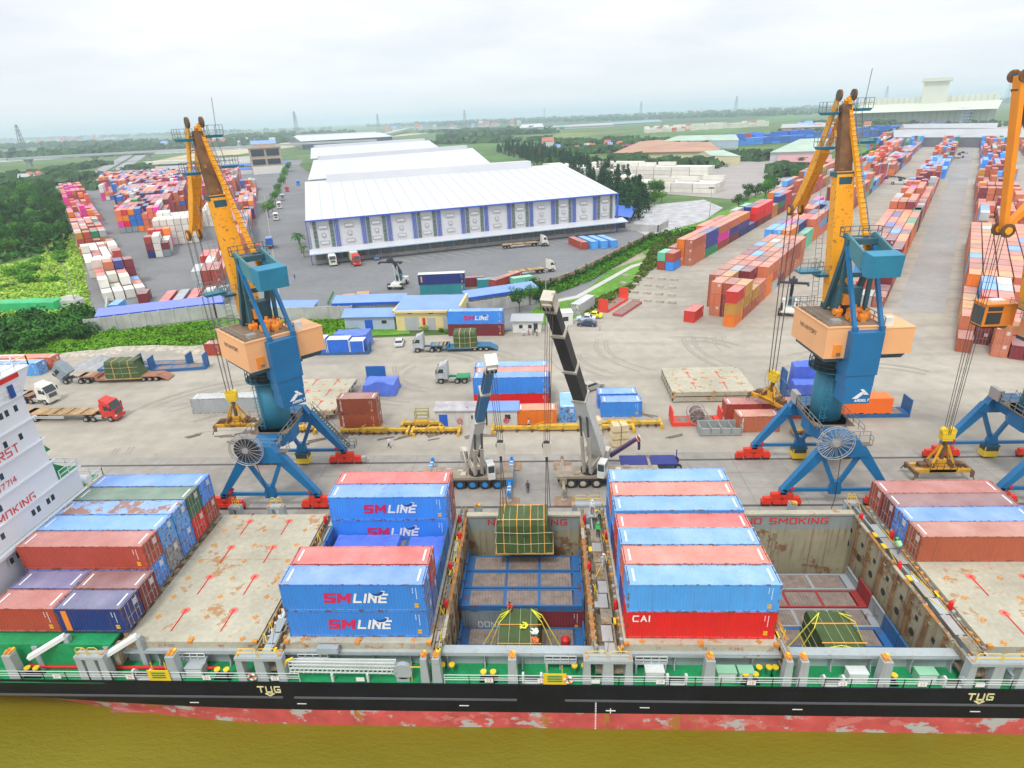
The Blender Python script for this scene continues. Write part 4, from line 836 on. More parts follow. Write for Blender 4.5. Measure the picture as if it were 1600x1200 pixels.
# left bay beside the white superstructure
XL = -49.75; h6 = 2.62; ZL = 3.55
deckc(XL+.55, 0, 0, 'brick red', 'brick red short container at the left edge of the ship, nearest the water', h=h6, L=6.06, z=ZL)
nb = deckc(XL+6.65, 0, 0, 'navy blue', 'navy blue short container with an orange stripe, nearest the water', h=h6, L=6.06, z=ZL)
k = MB(); k.hexa([(-2.5, -1.228, .2), (-2.0, -1.228, .2), (-2.0, -1.222, .2), (-2.5, -1.222, .2), (-2.5, -1.228, 2.4), (-2.0, -1.228, 2.4), (-2.0, -1.222, 2.4), (-2.5, -1.222, 2.4)]); k.build('orange_stripe', mat('orange_stripe_paint', (.85, .25, .02), .6), nb)
deckc(XL+.55, 1, 0, 'purple blue', 'faded purple blue short container behind the brick red one beside the superstructure', h=h6, L=6.06, z=ZL)
deckc(XL+6.65, 1, 0, 'maroon', 'maroon short container behind the orange-striped navy one', h=h6, L=6.06, z=ZL)
low = ['light blue', 'grey', 'light blue', 'bright red', 'brick red']
top = ['brick red', 'sky blue', 'sky blue', 'dark green', 'light blue']
nm = ['long red container on top, nearest of the tall row by the superstructure', 'plain sky blue container on top, behind the long red one', 'badly rusted sky blue container on top between blue and green', 'dark green weathered container on top by the superstructure', 'light blue container on top, farthest of the row by the superstructure']
for i in range(5):
    deckc(XL, i+2, 0, low[i], '%s container underneath the %s' % (low[i], nm[i].split(' on top')[0])+' by the superstructure' * (i in (0,)), h=h6, z=ZL)
    deckc(XL, i+2, 1, top[i], nm[i], h=h6, z=ZL+h6, rusty=(i == 2))
# SM bay
XB = -22.62
def logo(c, mirror=False, dx=-.1, dz=0, h=2.84):
    z = h*.5+dz
    letters('logo_letters', 'SM', 1.1, M_mag, c, (-1.3+dx, -1.232, z), (pi/2, 0, 0), shear=.12, sx=1.25, ext=.004, w=.24)
    letters('logo_letters', 'LINE', 1.1, M_white, c, (1.5+dx, -1.232, z-.02), (pi/2, 0, 0), shear=.25, sx=1.0, ext=.004, w=.2)
    k = MB()
    wv = [(a_-.45, z_-.06) for a_, z_ in [(2.0, .86), (2.3, .74), (2.65, .78), (2.95, 1.0), (3.2, .95), (3.0, .62), (2.65, .50), (2.3, .54)]]
    k.prism([(a+dx+.05, z+(q-.5)*1.0+.28) for a, q in wv], 'y', -1.240, -1.236, m=1)
    k.prism([(a*1.0+dx+.05+(a-2.1)*.18, z+(q-.5)*1.0+.28+(q-.72)*.35) for a, q in wv], 'y', -1.2355, -1.231, m=0)
    k.build('logo_wing', [M_white, M_dkblue], c)
for r_, t_, c_, lb in ((0, 0, 'light blue', 'lower light blue container with magenta and white lettering, nearest the water'), (0, 1, 'light blue', 'upper light blue container with magenta and white lettering, nearest the water'),
                       (5, 0, 'light blue', 'lower light blue lettered container of the rear pair behind the blue tarpaulin'), (5, 1, 'light blue', 'upper light blue lettered container of the rear pair behind the blue tarpaulin')):
    logo(deckc(XB, r_, t_, c_, lb))
deckc(XB, 1, 0, 'blue', 'blue container underneath the red one behind the lettered pair')
deckc(XB, 1, 1, 'red', 'red container on top directly behind the nearest lettered pair')
deckc(XB, 6, 0, 'brick red', 'brick red container underneath, farthest row behind the rear lettered pair')
deckc(XB, 6, 1, 'red', 'red container on top, farthest row behind the rear lettered pair')
# CAI bay
XC = 6.2
rows = [('bright red', 'sky blue'), ('purple blue', 'salmon'), ('light blue', 'sky blue'), ('maroon', 'red'), ('navy blue', 'sky blue'), ('light blue', 'salmon'), ('blue', 'sky blue')]
for i, (a, c) in enumerate(rows):
    pos = ['nearest the water', 'second row from the water', 'third row from the water', 'fourth row from the water', 'fifth row from the water', 'sixth row from the water', 'seventh row next to the quay'][i]
    o = deckc(XC, i, 0, a, '%s container, bottom of the central stack, %s' % (a, pos), h=2.84)
    hh = 2.6 if i == 3 else 2.84
    if i == 0: letters('logo_letters', 'CAI', .78, M_white, o, (-4.9, -1.232, 2.15), (pi/2, 0, 0), off=.03, sx=1.1, ext=.004)
    deckc(XC, i, 1, c, '%s container, top of the central stack, %s' % (c, pos), h=hh)
# right bay
XR = 34.95
for i, (c, lb) in enumerate((('rust brown', 'rust brown container beside the bare hatch cover at the right, nearest of four'), ('light blue', 'light blue container with blue doors in the right-hand row of four'), ('maroon', 'maroon container with rusty roof, third of the right-hand row of four'), ('brick red', 'brick red container at the right, farthest of four, next to the quay'))):
    container(XR+6.1, 50.0+1.22+i*2.47, 3.19, 12.19, 2.9, c, 0, lb, None, door=-1)
# tarpaulined flat racks in the lettered bay
M_tarp = mat('blue_tarpaulin', (.10, .19, .72), .45, var=.2, scale=.8, bump=1, bscale=2.5)
M_flat = mat('flat_rack_blue', (.02, .13, .34), .6, rust=.55, rscale=1.5); M_plank = mat('deck_planks', (.24, .19, .16), .85, var=.3, scale=1.5, streak=0, rust=.25, rcol=(.1, .09, .08)); M_flatr = mat('flat_rack_red', (.30, .03, .03), .6, rust=.4, rscale=1.5)
def drape(x0, x1, y0, y1, z0, z1, seed=0, nx=14, ny=8, peak=.35, fl=.15):
    r_ = random.Random(seed); b = MB(); gx = [[0]*(ny+1) for _ in range(nx+1)]
    hp = [(r_.uniform(0, 1), r_.uniform(0, 1), r_.uniform(-.5, 1)) for _ in range(5)]
    def zz(u, v):
        e = min(u, 1-u, v, 1-v); z = z1+peak*sum(a*math.exp(-((u-p)**2+(v-q)**2)*14) for p, q, a in hp)+r_.uniform(-.05, .05)
        return z0 if e <= 0 else z
    us = [0, .012]+[i/nx for i in range(1, nx)]+[.988, 1]; vs = [0, .03]+[j/ny for j in range(1, ny)]+[.97, 1]
    P = [[(x0+(x1-x0)*u+(0 if 0 < u < 1 else (u-.5)*2*fl*r_.uniform(.2, 1)), y0+(y1-y0)*v+(0 if 0 < v < 1 else (v-.5)*2*fl*r_.uniform(.2, 1)), zz(u, v)) for v in vs] for u in us]
    for i in range(len(us)-1):
        for j in range(len(vs)-1): b.q(P[i][j], P[i+1][j], P[i+1][j+1], P[i][j+1])
    return b
def flatrack(x, y, z, L=12.19, color=None, ends=True, label='', rz=0, eh=2.2, pal=None, fold=0):
    r = root('flat_rack', (x, y, z), rz, label, 'flat rack', None); hl = L/2; M = color or M_flat
    b = MB()
    for s_ in (-1, 1): b.box(-hl, hl, *sorted((s_*1.22, s_*1.02)), 0, .62)
    for s_ in (-1, 1): b.box(*sorted((s_*hl, s_*(hl-.9))), -1.02, 1.02, .1, .60)
    for xx in (-hl*.28, hl*.28): b.box(xx-.15, xx+.15, -1.02, 1.02, .3, .61)
    b.box(-hl*.99, hl*.99, -1.02, 1.02, .05, .3)
    b.build('base_frame', M, r)
    b = MB()
    for i in range(int(L/.3)):
        xx = -hl+.9+i*.3
        if xx > hl-1.15: break
        b.box(xx, xx+.28, -1.0, 1.0, .5, .585+.004*(i % 3))
    b.build('plank_floor', M_plank, r)
    if ends:
        for s_ in (-1, 1):
            b = MB()
            for sy in (-1, 1): b.hexa([(s_*(hl-.05)-.16, sy*1.1-.12, .6), (s_*(hl-.05)+.05, sy*1.1-.12, .6), (s_*(hl-.05)+.05, sy*1.1+.12, .6), (s_*(hl-.05)-.16, sy*1.1+.12, .6), (s_*(hl-.05)-.12, sy*1.1-.12, eh), (s_*(hl-.05)+.05, sy*1.1-.12, eh), (s_*(hl-.05)+.05, sy*1.1+.12, eh), (s_*(hl-.05)-.12, sy*1.1+.12, eh)])
            b.box(*sorted((s_*(hl-.05), s_*(hl-.15))), -1.0, 1.0, .62, eh-.1); b.box(*sorted((s_*(hl-.02), s_*(hl-.2))), -1.1, 1.1, eh-.15, eh+.02)
            b.build('end_wall', M, r)
    return r
for i, y in enumerate((Y0+2*PT, Y0+3*PT, Y0+4*PT)):
    flatrack(XB+6.1, y, Z0, label='loaded blue flat rack between the lettered containers, %s row of three' % ORD[i])
tag(drape(XB+.5, XB+7.2, Y0+3*PT+.2, Y0+4*PT+1.3, Z0+.5, 4.35, 3, peak=.12).build('tarpaulin', M_tarp), 'blue tarpaulin over cargo between the two pairs of lettered containers, left half', 'tarpaulin')
tag(drape(XB+8.2, XB+11.9, Y0+2*PT-.9, Y0+4*PT+1.2, Z0+.4, 4.25, 4, fl=.3, peak=.12).build('tarpaulin', M_tarp), 'blue tarpaulin hanging over the right end of the flat racks', 'tarpaulin')
# ---- inside hold one
for i, (y, z, c) in enumerate(((54.2, -.95, M_flat), (51.6, -.95, M_flat), (49.0, -.95, M_flat), (46.5, -3.6, M_flat), (43.9, -3.6, M_flat), (41.4, -3.6, M_flat))):
    flatrack(-2.9, y, z, 12.19, c, True, 'blue flat rack in the left open hold, %s row from the quay side' % ORD[i], eh=1.5)
dk = container(-5.95, 49.0, -3.58, 6.06, 2.6, 'grey', 0, 'dark grey container with white lettering under the flat racks of the left hold')
letters('logo_letters', 'DONGJIN', .9, M_white, dk, (.6, -1.232, .9), (pi/2, 0, 0), ext=.004, sx=.95)
container(.2, 49.0, -3.58, 6.06, 2.6, 'maroon', 0, 'maroon container beside the dark grey one under the flat racks of the left hold')
for i, y in enumerate((54.2, 51.6)): container(-2.9, y, -3.58, 12.19, 2.6, 'navy blue', 0, 'navy blue container beneath the %s flat rack of the left hold' % ORD[i])
b = MB(); b.cyl((1.3, 45.6, -2.95), (1.3, 45.6, -2.3), .42, 12); b.cyl((1.3, 45.6, -2.3), (1.3, 45.6, -2.1), .42, 12, .2); tag(b.build('red_drum', M_red), 'small red drum standing on the near flat rack in the left hold', 'drum')
for i, (y, z, c) in enumerate(((54.4, -3.6, mat('flat_rack_grey', (.3, .33, .35), .6, rust=.4)), (51.8, -3.6, M_flatr), (49.2, -3.6, mat('flat_rack_grey', None)), (46.6, -3.6, M_flat), (44.0, -3.6, M_flat), (41.4, -3.6, M_flat))):
    flatrack(25.9, y, z, 12.19, c, True, '%s flat rack in the right open hold, %s row from the quay side' % (('grey', 'dark red', 'blue', 'blue', 'blue', 'blue')[i], ORD[i]), eh=2.3 if i else 1.6)
# ---- green tarpaulined machinery packs
M_gt = mat('green_tarpaulin', (.055, .095, .022), .55, var=.22, scale=.9, bump=.8, bscale=2.2); M_str = mat('orange_strap', (.85, .38, .08), .6); M_ystr = mat('yellow_sling', (.72, .72, .05), .5); M_cream = mat('cream_lashing', (.55, .6, .42), .6)
def pack(loc, w, d, h, label, rz=0, slings=None, chamfer=.9, straps=4, top=False, group=None):
    r = root('tarpaulined_cargo', loc, rz, label, 'cargo pack', group); rr = random.Random(w*7+loc[0]); b = MB()
    nx, ny = 12, 8; hx, hy = w/2, d/2
    sec = [(-hy-.12, 0), (-hy-.02, h*.28), (-hy+.03, h*.55), (-hy, h*.86), (-hy+.2, h), (hy-.2, h+.02), (hy, h*.86), (hy-.03, h*.5), (hy+.1, 0)]
    P = []
    for i in range(nx+1):
        u = i/nx; x = -hx+w*u; cut = 0
        if i == nx: cut = chamfer
        if i in (0,): cut = chamfer*.3
        P.append([(x+(0 if 0 < i < nx else (cut*(q/h)*(-1 if i == nx else 1)))+rr.uniform(-.05, .05), y+rr.uniform(-.07, .07), max(0, q+(rr.uniform(-.04, .06) if q > 0 else rr.uniform(-.0, .04)))) for y, q in sec])
    for i in range(nx):
        for j in range(len(sec)-1): b.q(P[i][j], P[i+1][j], P[i+1][j+1], P[i][j+1])
    b.q(*[P[0][j] for j in range(len(sec)-1, -1, -1)][::-1]); b.q(*[P[nx][j] for j in range(len(sec)-1, -1, -1)])
    b.build('tarpaulin_cover', M_gt, r)
    b = MB()
    for i in range(straps):
        x = -hx+w*(i+.6)/(straps+.2)
        b.tube([(x, y*1.03-.0, q+.03) for y, q in sec], .05, 4, m=0)
    for y in ((-hy+.35, hy-.35) if straps > 2 else ()): b.tube([(-hx+.25, y, h+.04), (hx-chamfer, y, h+.05)], .05, 4, m=0)
    for q in (.33, .68):
        b.tube([(-hx-.05, -hy-.12, h*q), (0, -hy-.15, h*q-.12), (hx, -hy-.12, h*q)], .022, 4, m=1); b.tube([(-hx, hy+.12, h*q), (-hx-.07, -hy-.12, h*q)], .022, 4, m=1)
    for i in range(3): x = -hx+w*(i+1)/4; b.tube([(x, y*1.02, q+.03) for y, q in sec], .018, 4, m=1)
    b.build('lashing_strap', [M_str, M_cream], r)
    b = MB(); b.box(-hx-.1, hx+.1, -hy-.15, hy+.15, -.14, 0); b.build('pallet_base', mat('yellow_steel_base', (.55, .38, .12), .6, rust=.3), r)
    return r
hang = pack((-2.7, 55.0, 1.75), 5.9, 3.3, 3.85, 'large dark green tarpaulined cargo with orange straps hanging from two cranes above the hold')
def sling(label, pts, r=.05, m=None, name='lifting_sling'):
    o = root(name, pts[0][0], 0, label, 'sling'); q0 = Vector(pts[0][0])
    for p in pts: b = MB(); b.tube([Vector(v)-q0 for v in p], r, 5); b.build('sling_strap', m or M_ystr, o)
    return o
c1 = pack((-2.95, 44.0, -2.95), 4.0, 6.4, 3.0, 'green tarpaulined cargo standing in the left hold with a worker on top', chamfer=.35, straps=0)
for y in (-1.4, .9): b = MB(); b.box(-2.0, 2.0, y-.03, y+.03, 3.03, 3.09); b.build('cream_strap', M_str, c1)
z = .12
for i, sx in enumerate((-1, 1)):
    sling('yellow-green lifting slings spread from the %s edge of the cargo in the left hold' % ('left', 'right')[i], [[(-2.9+sx*1.0, 46.7, z+.12), (-2.9+sx*1.98, 46.1, z), (-2.9+sx*3.9, 44.8, -2.9)], [(-2.9+sx*1.0, 46.7, z+.12), (-2.9+sx*1.98, 45.2, z), (-2.9+sx*3.2, 44.4, -2.9)], [(-2.9+sx*1.0, 46.7, z+.12), (-2.9+sx*1.9, 45.7, z+.05)]])
rr = random.Random(5)
for (cx, cy, mm) in ((-2.6, 44.7, 0), (-1.6, 42.9, 1), (-1.6, 44.0, 2)):
    b = MB()
    for _ in range(11): a = rr.uniform(0, 6.3); b.tube([(cx+rr.uniform(-.3, .3), cy+rr.uniform(-.4, .4), z+.05), (cx+.4*cos(a), cy+.4*sin(a), z+.14), (cx+.2*cos(a), cy+.3*sin(a), z+.08)], .06, 4)
    tag(b.build('cloth_heap', (M_ystr, mat('orange_cloth', (.8, .2, .05), .7), M_white)[mm]), 'heap of %s lying on the green cargo in the left hold' % ('yellow slings', 'orange cloth', 'white and blue cloth')[mm], 'heap')
c2 = pack((25.8, 43.9, -2.95), 4.0, 6.2, 3.0, 'green tarpaulined cargo with two orange straps standing in the right hold', chamfer=.5, straps=0)
for y in (-1.0, 1.3): b = MB(); b.box(-2.0, 1.9, y-.05, y+.05, 3.03, 3.09); b.build('cream_strap', M_str, c2)
z = .12
sling('yellow slings running to the floor left of the cargo in the right hold', [[(24.9, 46.4, z+.12), (23.8, 45.4, z), (21.4, 44.6, -2.9)], [(24.9, 46.4, z+.12), (23.8, 44.6, z), (22.6, 44.4, -2.9)], [(25.3, 42.5, z+.1), (23.6, 42.2, z)]])
sling('yellow slings over the right edge of the cargo in the right hold', [[(26.7, 46.4, z+.12), (27.75, 45.4, z), (28.6, 44.5, -2.0)], [(26.7, 46.4, z+.12), (27.8, 46.2, z-.1)], [(25.3, 42.5, z+.1), (26.9, 42.1, z)]])
# ================================================================ harbour cranes
M_cb = mat('crane_blue', (.008, .145, .34), .42, var=.16, scale=.25, rust=.06, streak=.08, rcol=(.05, .08, .09)); M_cbd = mat('crane_dark_teal', (.03, .10, .13), .6, var=.2, scale=.6, rust=.2)
M_cteal = mat('crane_teal', (.03, .20, .30), .5, var=.15, scale=.4, rust=.1); M_cor = mat('crane_orange', (.86, .44, .20), .5, var=.06, scale=.3, rust=.05, rcol=(.3, .12, .04)); M_cory = mat('machinery_orange', (.85, .28, .03), .5, rust=.3, rscale=2)
M_jib = mat('jib_yellow', (.88, .37, .008), .5, var=.1, scale=.3, rust=.5, rcol=(.30, .12, .02), rscale=2.4); M_jibd = mat('jib_rusty', (.16, .075, .03), .75, var=.5, scale=.8, rust=.35, rcol=(.5, .2, .02), rscale=1.2)
M_grime = mat('grimy_roof', (.20, .14, .09), .8, var=.4, scale=.5, rust=.3); M_tyre = mat('tyre_rubber', (.03, .028, .025), .9, var=.3, scale=3); M_rope = mat('steel_rope', (.09, .08, .07), .7); M_dust = mat('dusty_steel', (.30, .25, .19), .85, var=.25, scale=1)
M_glass = mat('cab_glass', (.04, .06, .07), .12, var=.05); M_cwhite = mat('truck_white', (.70, .70, .66), .5, var=.1, scale=1, rust=.15, rcol=(.3, .24, .17)); M_bigred = mat('bogie_red', (.70, .035, .012), .5, var=.15, scale=.8)
M_cyan = mat('crane_beige', (.52, .48, .40), .6, var=.15, scale=.6, rust=.35, rcol=(.2, .13, .07)); M_spy = mat('spreader_yellow', (.62, .33, .02), .6, var=.25, scale=1, rust=.45, rcol=(.12, .07, .04)); M_black = mat('boom_black', (.022, .022, .026), .5, var=.4, scale=.8)
def harbour_crane(x, y, th, label, dark_reel=False, cab=False, stair=True, ropez=9.0):
    r = root('harbour_crane', (x, y, 0), 0, label, 'harbour crane', 'harbour cranes on the quay rails')
    YA, YB = -5.5, 5.4
    for yy in (YA, YB):
        b = MB()
        for s in (-1, 1):
            b.beam((s*5.9, yy, 2.2), (s*1.9, yy, 7.7), .8, .62, .8, 1.3); b.box(s*5.9-.35, s*5.9+.35, yy-.4, yy+.4, 1.75, 2.4)
            b.beam((s*.25, yy, 2.9), (s*2.15, yy, 7.0), .38, .45)
        b.box(-5.7, 5.7, yy-.16, yy+.16, 2.0, 2.4); b.prism([(-.65, 1.7), (.65, 1.7), (.65, 2.6), (.38, 3.4), (-.38, 3.4), (-.65, 2.6)], 'y', yy-.3, yy+.3)
        b.prism([(-2.9, 6.8), (2.9, 6.8), (2.05, 8.1), (1.5, 9.0), (-1.5, 9.0), (-2.05, 8.1)], 'y', yy-.55, yy+.55)
        for s in (-1, 1): b.cyl((s*5.0, yy-.45, 2.6), (s*5.0, yy+.45, 2.6), .22, 8, m=1)
        b.build('portal_frame', [M_cb, M_red], r)
        for s in (-1, 1):
            k = MB(); cx = s*5.95; k.box(cx-1.25, cx+1.25, yy-.3, yy+.3, 1.15, 1.75); k.box(cx-.35, cx+.35, yy-.4, yy+.4, 1.3, 2.0)
            for q in (-1, 1):
                mx = cx+q*1.15; k.box(mx-.95, mx+.95, yy-.28, yy+.28, .72, 1.2)
                for w in (-1, 1):
                    wx = mx+w*.62; k.box(wx-.5, wx+.5, yy-.34, yy+.34, .38, .85)
                    for v in (-.25, .25): k.cyl((wx+v, yy-.09, .3), (wx+v, yy+.09, .3), .29, 10, m=1)
            k.box(cx+s*2.3, cx+s*2.9, yy-.3, yy+.3, .45, 1.1, m=2) if s > 0 else None
            k.build('bogie', [M_bigred, M_dark, M_steel], r)
    b = MB(); b.box(-1.35, 1.35, YA+.4, YB-.4, 7.5, 9.1); b.prism([(-1.35, -2.6), (1.35, -2.6), (2.1, -1.2), (2.1, 1.2), (1.35, 2.6), (-1.35, 2.6), (-2.1, 1.2), (-2.1, -1.2)], 'z', 7.2, 9.2); b.build('portal_girder', M_cb, r)
    for s in (1, -1):
        o = letters('sign_letters', 'HAI AN PORT', .55, M_white, r, (s*1.37, -3.6 if s > 0 else -3.6, 8.4), (pi/2, 0, s*pi/2), sx=1)
    b = MB(); b.cyl((0, 0, 8.9), (0, 0, 15.6), 1.75, 28); smooth(b.build('column', M_cteal, r))
    b = MB()
    for s in (-.28, .28): b.beam((-1.1+s, -1.75, 9), (-1.1+s, -1.75, 15.5), .06)
    for i in range(17): b.beam((-1.38, -1.75, 9.2+i*.38), (-.82, -1.75, 9.2+i*.38), .045)
    for i in range(5): b.tube([(-1.45, -1.75, 10+i*1.2), (-1.4, -2.35, 10+i*1.2), (-.8, -2.35, 10+i*1.2), (-.75, -1.75, 10+i*1.2)], .025, 4)
    b.build('ladder', M_cteal, r)
    b = MB(); b.cyl((0, 0, 15.45), (0, 0, 15.6), 2.65, 24); pts = [(2.6*cos(a), 2.6*sin(a), 15.6) for a in [i*pi/10 for i in range(21)]]; b.rail(pts, 1.0, .03, .9); b.cyl((0, 0, 15.6), (0, 0, 17.2), 1.9, 20, 2.3, m=1); b.cyl((0, 0, 17.2), (0, 0, 18), 2.4, 20, m=1)
    b.build('slewing_ring', [M_cbd, M_dark], r)
    b = MB(); b.box(-2.3, 2.3, -2.9, 2.9, 9.12, 9.2, m=1); b.rail([(-2.3, -5, 9.2), (-2.3, 2.9, 9.2), (2.3, 2.9, 9.2), (2.3, -5, 9.2)], 1.05, .03, 1.3); b.box(-2.2, -1.6, 3.4, 5.2, 9.0, 10.4, m=2); b.rail([(-2.0, -5.9, 9.0), (2.6, -5.9, 9.0)], 1.0, .03, 1.2); b.box(2.0, 3.2, -5.6, -4.9, 8.0, 8.1, m=1); b.rail([(3.2, -5.6, 8.1), (3.2, -4.9, 8.1)], 1, .03, .7)
    b.build('gantry_walkway', [M_railg, M_grime, M_steel], r)
    if stair:
        b = MB(); y0 = YB+.0
        for i in range(17):
            t = i/16; b.box(2.3+4.1*t-.12, 2.3+4.1*t+.12, y0+.5, y0+1.2, 8.2-5.9*t-.02, 8.2-5.9*t+.03, m=1)
        for q in (.5, 1.2): b.beam((2.2, y0+q, 8.1), (6.4, y0+q, 2.3), .06, .16); b.beam((2.2, y0+q, 9.1), (6.4, y0+q, 3.3), .05); [b.beam((2.2+4.2*t, y0+q, 8.1-5.8*t), (2.2+4.2*t, y0+q, 9.1-5.8*t), .045) for t in (0, .2, .4, .6, .8, 1)]
        b.box(6.3, 7.4, y0+.3, y0+1.3, 2.2, 2.28); b.rail([(6.4, y0+.3, 2.28), (7.4, y0+.3, 2.28), (7.4, y0+1.3, 2.28), (6.4, y0+1.3, 2.28)], 1, .03, .9)
        b.build('stairway', [M_railg, M_cbd], r)
    k = MB(); k.box(-.85, .85, YB-.6, YB+.6, .35, 1.15, m=0)
    for sx in (-1, 1):
        for sy in (-1, 1): k.box(sx*.85-.05, sx*.85+.05, YB+sy*.6-.05, YB+sy*.6+.05, 1.1, 1.95, m=0)
        k.box(sx*.8-.02, sx*.8+.02, YB-.55, YB+.55, 1.15, 1.8, m=1)
    k.box(-.8, .8, YB-.58, YB-.55, 1.15, 1.8, m=1); k.box(-.9, .9, YB-.65, YB+.65, 1.8, 1.98, m=2)
    k.build('lift_cabin', [M_yel, M_glass, M_cbd], r)
    # cable reel
    rx, rz_, ry = -1.3, 8.9, YA-1.0; b = MB(); n = 28; R_ = 2.0
    for yy in (ry-.18, ry+.18):
        ring = [(rx+R_*cos(2*pi*i/n), yy, rz_+R_*sin(2*pi*i/n)) for i in range(n+1)]; b.tube(ring, .05, 5)
        for i in range(18): a = 2*pi*i/18; b.beam((rx+.3*cos(a), yy, rz_+.3*sin(a)), (rx+R_*cos(a), yy, rz_+R_*sin(a)), .07, .04)
    b.cyl((rx, ry-.3, rz_), (rx, ry+.3, rz_), .38, 14); b.cyl((rx, ry+.2, rz_), (rx, YA-.2, rz_), .15, 8)
    if dark_reel: b.cyl((rx, ry-.1, rz_), (rx, ry+.1, rz_), 1.45, 24, m=1)
    b.build('cable_reel', [M_steel, M_dark], r)
    b = MB(); b.tube([(rx+.8, ry, rz_-1.7), (rx+1.1, YA-.7, 4), (.0, YA-.5, 1.2), (-.4, YA-.9, .1)], .04, 5); b.build('power_cable', M_black, r)
    # ---------------- slewing part
    TV, TZ, EV, EZ = (11.5, 45.6, 9.2, 30.8) if cab else (8.2, 44.6, 16.0, 31.2)
    def up(mb, name, mats, sm=False): o = mb.build(name, mats, r, None, th); (smooth(o) if sm else 0); return o
    b = MB(); b.box(-3.3, 2.9, -3.7, 2.6 if cab else 4.6, 18.0, 21.5); (b.box(2.9, 6.2, -3.75, 1.0, 18.3, 21.25) if not cab else b.box(2.9, 4.8, 1.6, 3.6, 18.3, 19.0)); b.box(-3.36, 2.95, -3.76, 2.66 if cab else 4.66, 21.5, 21.62); (b.box(2.85, 6.26, -3.8, 1.06, 21.25, 21.36) if not cab else None)
    b.box(-3.1, 2.7, -3.4, 2.4 if cab else 4.4, 21.62, 21.64, m=1); b.box(-2.9, -.9, -1.2, 3.0, 21.64, 21.68, m=1); b.box(-2.3, -1.3, -2.6, -1.7, 21.6, 22.0, m=2)
    b.box(-2.4, -1.5, -3.79, -3.7, 18.3, 19.6, m=3); b.box(-2.0, -1.6, -3.95, -3.7, 18.4, 18.7, m=1)
    h = up(b, 'machinery_house', [M_cor, M_grime, M_steel, M_cory])
    letters('sign_letters', 'HAI AN PORT', .62, M_dark, r, Matrix.Rotation(th, 3, 'Z') @ Vector((-3.32, .6, 20.2)), (pi/2, 0, th-pi/2))
    b = MB(); b.box(-3.0, 3.2, -3.4, 2.4 if cab else 3.8, 17.5, 18.0); b.prism([(-3.4, 18.3), (.9, 18.3), (-2.6, 17.4)], 'x', 3.2, 3.6 if cab else 6.0); up(b, 'slewing_frame', M_cbd)
    b = MB(); b.box(-1.05, 2.35, -4.8, -2.4, 16.3, 21.2); b.box(-.9, 2.2, -4.72, -2.5, 14.9, 16.3); b.box(-.8, 2.1, -4.8, -2.6, 12.9, 14.9); up(b, 'counterweight_box', M_cb)
    b = MB(); f_ = lambda P: b.prism(P, 'y', -4.86, -4.8)
    f_([(.1, 13.55), (.65, 13.55), (1.5, 14.3), (.95, 14.3)]); f_([(.85, 14.65), (1.2, 14.65), (1.85, 14.0), (1.35, 14.0)]); up(b, 'logo_mark', M_white)
    letters('sign_letters', 'ARDELT', .34, M_white, r, Matrix.Rotation(th, 3, 'Z') @ Vector((1.2, -4.81, 13.3)), (pi/2, 0, th), shear=.2, w=.07)
    b = MB()
    for u in (-.5, 2.6): b.beam((u, 3.0, 21.6), (u, .1, 30.2), .5, .5, .6, .6); b.beam((u, .4, 21.6), (u, .1, 30.2), .4, .4)
    b.box(-.5, 2.6, 1.0, 1.3, 25.8, 26.3); b.beam((-.5, 1.2, 26), (2.6, 2.2, 23), .2); b.box(-.9, 3.0, -.3, .5, 29.7, 30.3); b.box(-1.0, 3.1, .6, 1.4, 30.35, 30.42); b.rail([(-1, 1.4, 30.4), (3.1, 1.4, 30.4), (3.1, .6, 30.4)], 1, .03, 1); b.rail([(-1, 1.4, 30.4), (-1, .6, 30.4)], 1, .03, 1)
    b.box(-.3, 2.4, .9, 2.4, 21.7, 24.6)
    up(b, 'a_frame', M_cbd)
    for u in (-.75, 2.15): b = MB(); b.beam((u+.2, -4.0, 21.3), (u, .0, 29.6), .38, .42); b.box(u, u+.45, -4.3, -3.7, 21.1, 21.7); up(b, 'rear_strut', M_cb)
    b = MB(); b.prism([(-5.2, 29.5), (-3.4, 29.7), (-3.2, 28.2), (-3.9, 27.2), (-5.0, 27.2)], 'x', -.75, 2.55); up(b, 'luffing_counterweight', mat('counterweight_blue', (.02, .22, .36), .5, var=.15, scale=.5))
    for u in (-.75, 2.35): b = MB(); b.prism([(1.3, 30.6), (.6, 30.9), (-3.3, 29.6), (-3.3, 27.6), (-.6, 28.6)], 'x', u, u+.22); up(b, 'balance_arm', mat('counterweight_teal', (.07, .22, .26), .55, var=.15, scale=.5))
    b = MB(); b.beam((.85, 3.3, 21.7), (.6, 6.0, 36.7), 2.5, 1.5, 1.9, 1.3, up=(0, 1, 0)); b.box(-.6, 2.3, 2.7, 4.0, 21.4, 22.2, m=1); up(b, 'main_jib', [M_jib, M_cbd])
    b = MB(); b.beam((.6, 6.0, 36.7), (.7, TV-.2, TZ-1.0), 1.5, 1.1, 1.0, .8, up=(0, 1, 0)); b.box(-.5, 1.7, 5.3, 6.7, 36.2, 36.7, m=1); b.box(-.1, 1.3, 5.1, 6.2, 34.9, 36.2, m=1); b.beam((.1, 6.6, 37), (.1, 8.2, 41), .15, m=2); b.beam((1.2, 6.6, 37), (1.2, 8.2, 41), .15, m=2)
    up(b, 'jib_head', [M_jibd, M_cbd, M_jib])
    b = MB(); b.beam((1.9, .5, 28.6), (1.05, 8.2, 44.2), .55, .4, .42, .4)
    for i in range(30): t = i/30+.02; b.box(1.9-.85*t-.32, 1.9-.85*t+.32, .45+7.7*t-.35, .45+7.7*t-.29, 28.7+15.6*t, 28.75+15.6*t, m=1)
    b.beam((2.35, .3, 28.6), (1.5, 7.9, 44.2), .05, m=2); b.beam((2.5, .6, 29), (1.7, 8.4, 43), .05, m=2)
